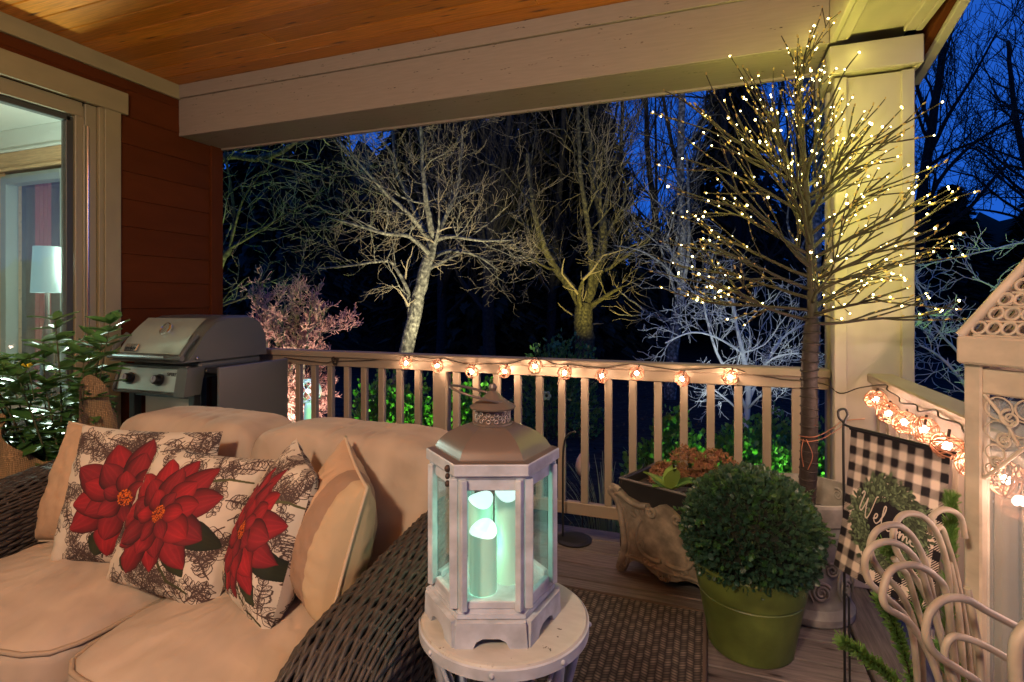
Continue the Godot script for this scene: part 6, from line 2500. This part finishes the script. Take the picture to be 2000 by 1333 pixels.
	# white lit layered dogwood
	var dog := [
		[[0.54, -0.71, -9.23, 0.59, -0.11, -9.25, 0.5, 0.46, -9.22, 0.42, 0.85, -9.19, 0.35, 1.34, -9.16], 0.05, 0.02, 6, 0.75, 3],
		[[0.56, -0.43, -9.24, 0.34, 0.08, -8.95, 0.12, 0.49, -8.66, -0.03, 1.03, -8.5, -0.08, 1.4, -8.37], 0.03, 0.012, 6, 0.7, 3],
		[[0.57, -0.35, -9.25, 0.82, 0.19, -9.55, 1.15, 0.67, -9.88, 1.56, 0.92, -10.14], 0.03, 0.012, 6, 0.7, 3],
		[[0.5, 0.46, -9.22, 0.11, 0.73, -8.55, -0.23, 0.82, -8.11, -0.57, 0.68, -7.88], 0.02, 0.008, 7, 0.55, 3],
		[[0.59, 0.01, -9.25, 0.89, 0.42, -8.83, 1.2, 0.53, -8.62], 0.02, 0.008, 6, 0.5, 3],
		[[0.54, -0.55, -9.24, 0.33, -0.27, -8.73, 0.11, -0.05, -8.44, -0.08, 0.13, -8.16], 0.02, 0.008, 6, 0.45, 3],
		[[0.57, -0.43, -9.25, 0.76, -0.12, -8.89, 1.02, 0.1, -8.77], 0.02, 0.008, 6, 0.45, 3]]
	var dg := {"wob": 0.26, "up": 0.03, "ang": 0.8, "short": 0.6, "tip": 0.0034, "kids": [0, 3, 3, 3, 4]}
	bare_tree("dogwood", "small layered bare dogwood glowing white behind the right end of the front railing", "white lit dogwoods", Vector3(0.55, GROUND_Y, -8.2), dog, dg, M.dogwood, M.dogwood, 15)
	uplight("spotlight under the white dogwood behind the front railing", Vector3(0.45, GROUND_Y + 0.22, -7.2), Vector3(0.6, 1.2, -8.2), Color(0.86, 0.94, 1.0), 3.6, 60.0)
	var dog2 := [
		[[2.64, -0.84, -6.7, 2.59, -0.07, -6.68, 2.47, 0.59, -6.64, 2.33, 1.0, -6.58], 0.03, 0.012, 5, 0.5, 3],
		[[2.59, -0.07, -6.68, 2.33, 0.42, -6.38, 2.06, 0.72, -6.17, 1.86, 0.85, -6.1], 0.022, 0.007, 6, 0.42, 3],
		[[2.57, 0.18, -6.67, 2.46, 0.67, -6.85, 2.25, 0.98, -6.88, 2.11, 1.42, -6.93], 0.02, 0.006, 6, 0.42, 3],
		[[3.43, 0.69, -6.98, 3.24, 1.4, -6.91, 3.04, 1.82, -6.84, 2.61, 1.76, -6.69, 2.28, 1.68, -6.57, 1.99, 1.61, -6.46], 0.014, 0.004, 8, 0.22, 2],
		[[3.24, 1.1, -6.91, 2.76, 1.35, -6.74, 2.47, 1.5, -6.64], 0.012, 0.005, 5, 0.3, 2]]
	bare_tree("dogwood", "white lit bare branches spreading between the column and the cream lantern", "white lit dogwoods", Vector3(3.1, GROUND_Y, -4.4), dog2, dg, M.dogwood, M.dogwood, 16)
	uplight("spotlight under the white branches right of the column", Vector3(2.7, GROUND_Y + 0.22, -3.7), Vector3(3.0, 1.2, -4.4), Color(1.0, 0.97, 0.90), 2.2, 60.0)
	# pink japanese maple
	var jm := []
	var rj := RandomNumberGenerator.new()
	rj.seed = 3
	var jb := Vector3(-5.32, GROUND_Y, -5.9)
	for k in 7:
		var a := TAU * k / 7.0 + 0.2
		var x := jb.x + cos(a) * 0.10
		var z := jb.z + sin(a) * 0.10
		jm.append([[x, GROUND_Y, z, jb.x + cos(a) * 0.22, 0.1, jb.z + sin(a) * 0.22, jb.x + cos(a) * (0.34 + 0.12 * rj.randf()), 0.98 + 0.32 * rj.randf(), jb.z + sin(a) * 0.4], 0.028, 0.010, 11, 0.36, 3])
	var jc := {"wob": 0.30, "up": 0.09, "ang": 0.75, "short": 0.56, "tip": 0.0045, "kids": [0, 5, 5, 5, 4]}
	bare_tree("japanese_maple", "rounded pink twigged maple floodlit behind the grill", "", jb, jm, jc, M.maple_bark, M.red_twig, 17)
	uplight("spotlight under the pink maple", Vector3(-4.7, GROUND_Y + 0.22, -5.2), Vector3(-5.32, 0.9, -5.9), Color(1.0, 0.92, 0.84), 5.5, 58.0)
	uplight("second spotlight behind the pink maple", Vector3(-5.6, GROUND_Y + 0.22, -6.6), Vector3(-5.2, 0.9, -5.9), Color(1.0, 0.92, 0.84), 4.0, 60.0)
	# green lit branches entering on the left
	var gl := [
		[[-7.66, -1.14, -5.95, -7.44, 0.41, -6.03, -7.22, 1.18, -6.11, -6.92, 1.87, -6.22, -6.79, 2.07, -6.26], 0.1, 0.045, 2, 0.9, 2],
		[[-6.79, 2.07, -6.26, -6.57, 2.46, -6.13, -6.54, 2.97, -6.03, -6.53, 3.39, -5.93, -6.6, 4.12, -5.91], 0.03, 0.01, 5, 0.7, 2],
		[[-6.79, 2.07, -6.26, -6.26, 2.21, -6.13, -5.76, 2.42, -6.1, -5.21, 2.63, -6.09], 0.024, 0.006, 6, 0.6, 2],
		[[-7.87, 1.98, -6.19, -7.01, 3.34, -6.18, -6.19, 3.34, -6.16, -5.77, 3.42, -6.21, -5.42, 3.61, -6.23], 0.065, 0.03, 3, 0.8, 2],
		[[-7.3, 0.87, -6.08, -6.68, 1.18, -5.98, -6.25, 1.33, -6.03, -5.9, 1.54, -6.05], 0.024, 0.006, 5, 0.5, 2],
		[[-6.79, 2.07, -6.26, -6.32, 2.65, -6.01, -5.96, 2.97, -5.93, -5.74, 3.09, -5.9], 0.02, 0.006, 5, 0.6, 2],
		[[-6.19, 3.34, -6.16, -5.62, 3.14, -6.15, -4.95, 2.99, -6.19, -4.36, 2.97, -6.18], 0.022, 0.006, 5, 0.6, 2]]
	bare_tree("mossy_tree", "yellow green lit bare branches reaching in beside the red house corner", "", Vector3(-6.9, GROUND_Y, -7.2), gl, fine, M.moss_bark, M.green_twig, 18)
	uplight("greenish spotlight left of the pink maple", Vector3(-6.3, GROUND_Y + 0.25, -6.4), Vector3(-6.75, 2.2, -7.3), Color(0.82, 1.0, 0.55), 9.0, 34.0)
	# silhouettes on the right against the sky
	var sil := [
		[[5.22, -0.24, -17.31, 5.28, 2.22, -17.33, 5.35, 3.87, -17.36, 5.54, 5.5, -17.43, 5.8, 7.28, -17.52, 5.99, 9.06, -17.59, 6.12, 10.43, -17.64], 0.17, 0.05, 9, 2.0, 3],
		[[5.31, 3.32, -17.34, 5.58, 4.32, -17.01, 6.07, 5.04, -16.87, 6.77, 5.59, -16.81, 7.38, 5.78, -16.82], 0.06, 0.02, 9, 1.7, 3],
		[[5.45, 4.96, -17.39, 5.83, 6.05, -17.1, 6.36, 7.03, -17.08, 6.87, 8.11, -17.06], 0.06, 0.02, 9, 1.8, 3],
		[[5.61, 5.78, -17.45, 5.36, 7.31, -17.79, 5.3, 8.81, -17.98], 0.06, 0.02, 6, 1.5, 3],
		[[5.31, 2.91, -17.34, 5.78, 3.25, -16.98, 6.27, 3.72, -16.84, 6.89, 4.58, -16.85, 7.32, 4.55, -16.9], 0.07, 0.02, 8, 1.4, 3]]
	var sc := {"wob": 0.24, "up": 0.06, "ang": 0.62, "short": 0.6, "tip": 0.006, "kids": [0, 3, 3, 4, 4]}
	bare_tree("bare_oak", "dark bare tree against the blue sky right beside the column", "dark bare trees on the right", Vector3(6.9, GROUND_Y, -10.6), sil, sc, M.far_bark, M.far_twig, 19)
	var silb := [
		[[9.89, -0.49, -21.66, 9.81, 2.71, -21.63, 9.59, 4.64, -21.55, 9.28, 5.92, -21.44, 8.98, 7.52, -21.33, 8.83, 9.45, -21.28], 0.16, 0.05, 8, 2.0, 3],
		[[9.59, 4.48, -21.55, 8.57, 5.0, -20.65, 7.7, 5.7, -20.02, 7.04, 5.87, -19.56], 0.05, 0.015, 9, 1.7, 3],
		[[9.71, 3.68, -21.59, 8.57, 3.92, -20.65, 7.55, 4.02, -19.96, 6.61, 3.83, -19.41], 0.05, 0.015, 8, 1.5, 3]]
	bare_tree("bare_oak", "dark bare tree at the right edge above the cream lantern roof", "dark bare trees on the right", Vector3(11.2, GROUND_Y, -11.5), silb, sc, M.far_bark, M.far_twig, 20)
	# bare woodland
	var wd := {"wob": 0.2, "up": 0.10, "ang": 0.6, "short": 0.58, "tip": 0.006, "kids": [0, 3, 3, 4, 4]}
	var protos := []
	for k in 3:
		var rr := RandomNumberGenerator.new()
		rr.seed = 100 + k
		var limbs := []
		var lean := rr.randf_range(-0.6, 0.6)
		limbs.append([[0, 0, 0, lean * 0.3, 3, 0, lean, 7, 0.2, lean * 1.2, 12, 0.3], 0.17, 0.03, 16, 2.2, 3])
		limbs.append([[lean * 0.2, 2.4, 0, lean + 1.2, 5, 0.5, lean + 1.9, 9, 0.8], 0.09, 0.02, 9, 1.7, 3])
		limbs.append([[lean * 0.3, 3.0, 0, lean - 1.1, 5.6, -0.4, lean - 1.7, 9.5, -0.5], 0.09, 0.02, 9, 1.7, 3])
		var pos: Vector3 = [Vector3(-7.5, GROUND_Y, -14.5), Vector3(-1.2, GROUND_Y, -17.5), Vector3(-4.6, GROUND_Y, -16.0)][k]
		for l in limbs:
			for j in range(0, l[0].size(), 3):
				l[0][j] += pos.x
				l[0][j + 1] += pos.y
				l[0][j + 2] += pos.z
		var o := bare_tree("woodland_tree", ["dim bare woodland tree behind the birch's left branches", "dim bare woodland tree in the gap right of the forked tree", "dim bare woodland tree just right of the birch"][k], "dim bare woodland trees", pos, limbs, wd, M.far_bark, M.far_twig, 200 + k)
		o.set_meta("base_name", "woodland_tree")
		protos.append(o)
	var more := [[0, -10.5, -16.5, 1.0, "dim bare woodland tree above the pink maple"], [1, -3.4, -19.5, 2.2, "dim bare woodland tree behind the forked tree"], [2, 0.9, -16.5, 4.0, "dim bare woodland tree behind the left half of the twig tree"], [0, 2.7, -18.5, 5.2, "dim bare woodland tree behind the twig tree's trunk"], [1, -6.2, -19.0, 0.4, "dim bare woodland tree far behind the birch crown"], [2, -9.0, -21.0, 3.0, "far dim bare woodland tree between the maple and the birch"], [0, -1.9, -23.0, 3.6, "far dim bare woodland tree seen between the forks"], [1, 8.5, -18.5, 1.5, "far dim bare woodland tree right of the column"], [2, 4.2, -22.0, 5.5, "far dim bare woodland tree hidden mostly by the column"], [0, -5.4, -13.2, 2.7, "nearer dim bare woodland tree right behind the birch trunk"]]
	for q in more:
		copy_of(protos[q[0]], q[4], Vector3(q[1], GROUND_Y, q[2]), q[3], rng.randf_range(0.85, 1.15))
	# the wooded bank behind everything: high on the left, low on the right
	var bank := struct("hill")
	var hm := MB.new()
	var hn := FastNoiseLite.new()
	hn.seed = 23
	hn.frequency = 0.55
	hm.grid(160, 10, func(u: float, v: float) -> Vector3:
		var x := -60.0 + u * 110.0
		var top := lerpf(11.5, 3.6, smoothstep(-10.5, -4.5, x)) + 1.1 * smoothstep(3.0, 9.0, x)
		top += hn.get_noise_2d(x, 3.0) * 1.6 + hn.get_noise_2d(x * 3.0, 9.0) * 0.7
		return Vector3(x, lerpf(GROUND_Y - 0.5, top, pow(v, 0.8)), -25.0 - v * 5.0 + hn.get_noise_2d(x * 2.0, v * 20.0)))
	part("scrub", hm, M.needle, bank)
	# dark conifers that close the view
	var con := thing("conifer", "tall dark conifer at the far left of the wood", "tree", Vector3(-15.5, GROUND_Y, -19.0), 0.0, "dark conifers")
	con.set_meta("base_name", "conifer")
	var tm := MB.new()
	tm.tube(P([0, 0, 0, 0.05, 7, 0, 0, 14, 0]), PackedFloat32Array([0.22, 0.12, 0.02]), 7)
	part("trunk", tm, M.far_bark, con)
	var cm := MB.new()
	var rc := RandomNumberGenerator.new()
	rc.seed = 7
	for k in 3000:
		var y := 0.8 + 13.2 * pow(rc.randf(), 0.9)
		var tier := fposmod(y * 1.9, 1.0)
		var rr := (14.3 - y) * 0.235 * (0.62 + 0.38 * (1.0 - tier)) * (0.35 + 0.65 * rc.randf())
		var a := rc.randf() * TAU
		var o := Vector3(cos(a) * rr, y, sin(a) * rr)
		var out := Vector3(cos(a), -0.45, sin(a))
		var sd := Vector3(-sin(a), 0.2 * (rc.randf() - 0.5), cos(a))
		var l := rc.randf_range(0.22, 0.5)
		cm.tri(o - sd * l * 0.30, o + sd * l * 0.30, o + out * l, Vector3.UP)
		cm.tri(o - sd * l * 0.1 + Vector3(0, 0.1, 0), o + sd * l * 0.35 - Vector3(0, 0.12, 0), o + out * l * 0.8 - Vector3(0, 0.2, 0), Vector3.UP)
	part("boughs", cm, M.needle, con, "stuff")
	var spots := [[-13.4, -14.0, 0.95, "dark conifer behind the green lit branches"], [-9.8, -18.5, 1.05, "dark conifer above the pink maple"], [-7.6, -17.2, 0.9, "dark conifer left behind the birch"], [-5.6, -21.0, 1.1, "dark conifer behind the birch trunk"], [-3.9, -18.2, 0.80, "dark conifer between the birch and the forked tree"], [-11.5, -23.0, 1.2, "farther dark conifer at the left"], [-7.9, -24.0, 1.15, "farther dark conifer behind the birch"], [-2.3, -24.0, 0.36, "low dark conifer right of the forked tree"], [0.9, -21.0, 0.86, "dark conifer just left of the twig tree"], [-0.9, -25.0, 0.50, "low far conifer between the forked tree and the twig tree"], [1.2, -26.0, 0.55, "low far conifer behind the twig tree"], [3.6, -27.0, 0.5, "low far conifer behind the column"], [7.4, -21.5, 0.42, "low dark conifer on the slope right of the column"], [9.8, -21.0, 0.44, "low dark conifer above the cream lantern"], [12.0, -23.0, 0.46, "low dark conifer at the right edge"], [14.8, -22.0, 0.40, "low dark conifer beyond the right edge tree"], [5.6, -24.0, 0.44, "low dark conifer hugging the column's right side"]]
	for q in spots:
		var c := copy_of(con, q[3], Vector3(q[0], GROUND_Y, q[1]), q[0] * 3.0, q[2])
		if q[2] < 0.7:
			c.scale = Vector3(q[2] * 2.3, q[2], q[2] * 2.3)
		else:
			c.scale = Vector3(q[2] * 1.35, q[2], q[2] * 1.35)
	# lit shrubs below the railing
	var lf := leaf_mesh(0.042, 0.016, 0.15)
	var lf2 := leaf_mesh(0.07, 0.022, 0.15)
	var sg := "green lit shrubs under the front railing"
	for q in [[-2.75, -4.6, 0.50, 1.20, 0.45, "green lit shrub seen through the balusters left of the railing post", 7500], [-2.10, -4.7, 0.45, 1.25, 0.45, "green lit shrub right behind the railing post", 7500], [-3.20, -4.8, 0.40, 1.15, 0.45, "green lit shrub nearest the grill behind the balusters", 6000], [-0.28, -4.5, 0.40, 1.05, 0.4, "dim green shrub behind the brown hydrangea heads", 6000], [0.25, -4.7, 0.50, 1.0, 0.5, "green lit shrub directly behind the boxwood ball", 7500], [0.85, -4.8, 0.55, 0.95, 0.5, "green lit shrub behind the twig tree trunk", 7500], [0.55, -5.6, 0.60, 0.95, 0.5, "green lit shrub at the foot of the white dogwood", 6000]]:
		shrub("garden_shrub", q[5], Vector3(q[0], GROUND_Y, q[1]), Vector3(q[2], q[3], q[4]), lf, M.leaf if q[0] != 1.05 else M.leaf, q[6], int(q[0] * 100) + 500, sg)
	shrub("lime_shrub", "bright lime leaved low shrub behind the planter at the railing", Vector3(0.30, GROUND_Y, -4.0), Vector3(0.4, 0.62, 0.3), lf, M.lime, 700, 41)
	shrub("evergreen_shrub", "dark olive evergreen shrub in front of the forked tree", Vector3(-2.25, GROUND_Y, -8.4), Vector3(0.75, 1.45, 0.6), lf2, M.laurel, 2600, 42)
	uplight("green tinted spotlight among the shrubs left of the railing post", Vector3(-2.35, GROUND_Y + 0.25, -3.55), Vector3(-2.5, 0.0, -4.7), Color(0.66, 1.0, 0.42), 5.0, 66.0)
	uplight("green tinted spotlight among the shrubs behind the boxwood", Vector3(0.55, GROUND_Y + 0.25, -3.7), Vector3(0.55, -0.1, -4.8), Color(0.62, 1.0, 0.45), 7.0, 66.0)
	uplight("small white spotlight visible between the balusters", Vector3(0.13, -0.16, -6.2), Vector3(0.5, 0.6, -8.0), Color(0.9, 0.95, 1.0), 0.6, 50.0)
	# egg ornament, reeds, wire sphere and flower ornament
	var egg := thing("glass_egg_ornament", "pale pink glass egg on a garden stake behind the balusters", "ornament", Vector3(-0.72, GROUND_Y, -3.25))
	var em := MB.new()
	em.lathe([Vector2(0.0, 0.985), Vector2(0.025, 0.992), Vector2(0.042, 1.02), Vector2(0.045, 1.05), Vector2(0.036, 1.09), Vector2(0.018, 1.12), Vector2(0.0, 1.13)], 24, Vector3.ZERO, true)
	part("egg", em, mat("pale_pink_glass", Color(0.5, 0.38, 0.34), 0.25), egg)
	var es := MB.new()
	rod(es, P([0, 0, 0, 0, 0.99, 0]), 0.005, 6)
	part("stake", es, M.rust, egg)
	var reed := thing("sedge_clump", "clump of narrow grey green sedge blades around the glass egg", "plant", Vector3(-0.62, GROUND_Y, -3.45))
	var rm := MB.new()
	var rr2 := RandomNumberGenerator.new()
	rr2.seed = 66
	for k in 90:
		var a := rr2.randf() * TAU
		var l := rr2.randf_range(0.65, 1.05)
		var sp := rr2.randf_range(0.05, 0.28)
		rm.tube(smooth(PackedVector3Array([Vector3(cos(a) * 0.03, 0, sin(a) * 0.03), Vector3(cos(a) * sp * 0.6, l * 0.75, sin(a) * sp * 0.6), Vector3(cos(a) * sp * 1.3, l, sin(a) * sp * 1.3)]), 4), radii(0.006, 0.001, 9), 4, false, false, 0.3)
	part("blades", rm, mat("sedge", Color(0.18, 0.22, 0.15), 0.6), reed, "stuff")
	var ws := thing("lit_wire_sphere", "white lit wire sphere on a glowing blue glass base beside the grill", "garden light", Vector3(-3.88, GROUND_Y, -4.55))
	var wm := MB.new()
	for k in 9:
		var lp := PackedVector3Array()
		var ax := Vector3(sin(k * 1.9), cos(k * 2.7) * 0.6, cos(k * 1.3)).normalized()
		var u := ax.cross(Vector3(0.2, 0.9, 0.3)).normalized()
		for j in 24:
			var a := TAU * j / 24.0
			lp.push_back(Vector3(0, 1.13, 0) + (u * cos(a) + ax.cross(u) * sin(a)) * 0.125)
		rod(wm, lp, 0.004, 4, true)
	part("wire_frame", wm, mat("white_wire", Color(0.7, 0.72, 0.75), 0.5), ws)
	var wb := MB.new()
	wb.lathe([Vector2(0.03, 0.80), Vector2(0.045, 0.83), Vector2(0.045, 0.96), Vector2(0.03, 1.0), Vector2(0, 1.0)], 20)
	part("glowing_glass_base", wb, glow("lit_blue_glass", Color(0.14, 0.34, 0.62), 0.55), ws)
	var wl := MB.new()
	wl.ball(Vector3(0, 1.13, 0), Vector3(0.02, 0.02, 0.02), 8, 6)
	var wp := part("lit_bulb", wl, glow("lit_white_bulb", Color(0.8, 0.92, 1.0), 8.0), ws)
	omni(wp, Vector3(0, 1.13, 0), Color(0.75, 0.88, 1.0), 0.03, 0.015)
	var wpst := MB.new()
	rod(wpst, P([0, 0, 0, 0, 0.80, 0]), 0.02, 8)
	part("post", wpst, M.black, ws)
	var fo := thing("flower_ornament", "small pale blue flower shaped garden ornament behind the balusters", "ornament", Vector3(-1.05, GROUND_Y, -3.6))
	var fm := MB.new()
	for k in 6:
		var a := TAU * k / 6.0
		fm.ball(Vector3(cos(a) * 0.022, 1.40 + sin(a) * 0.022, 0), Vector3(0.013, 0.013, 0.006), 10, 6)
	part("petals", fm, mat("pale_blue_enamel", Color(0.25, 0.42, 0.48), 0.4), fo)
	var fst := MB.new()
	rod(fst, P([0, 0, -0.01, 0, 1.40, -0.01]), 0.004, 6)
	part("stake", fst, M.black, fo)
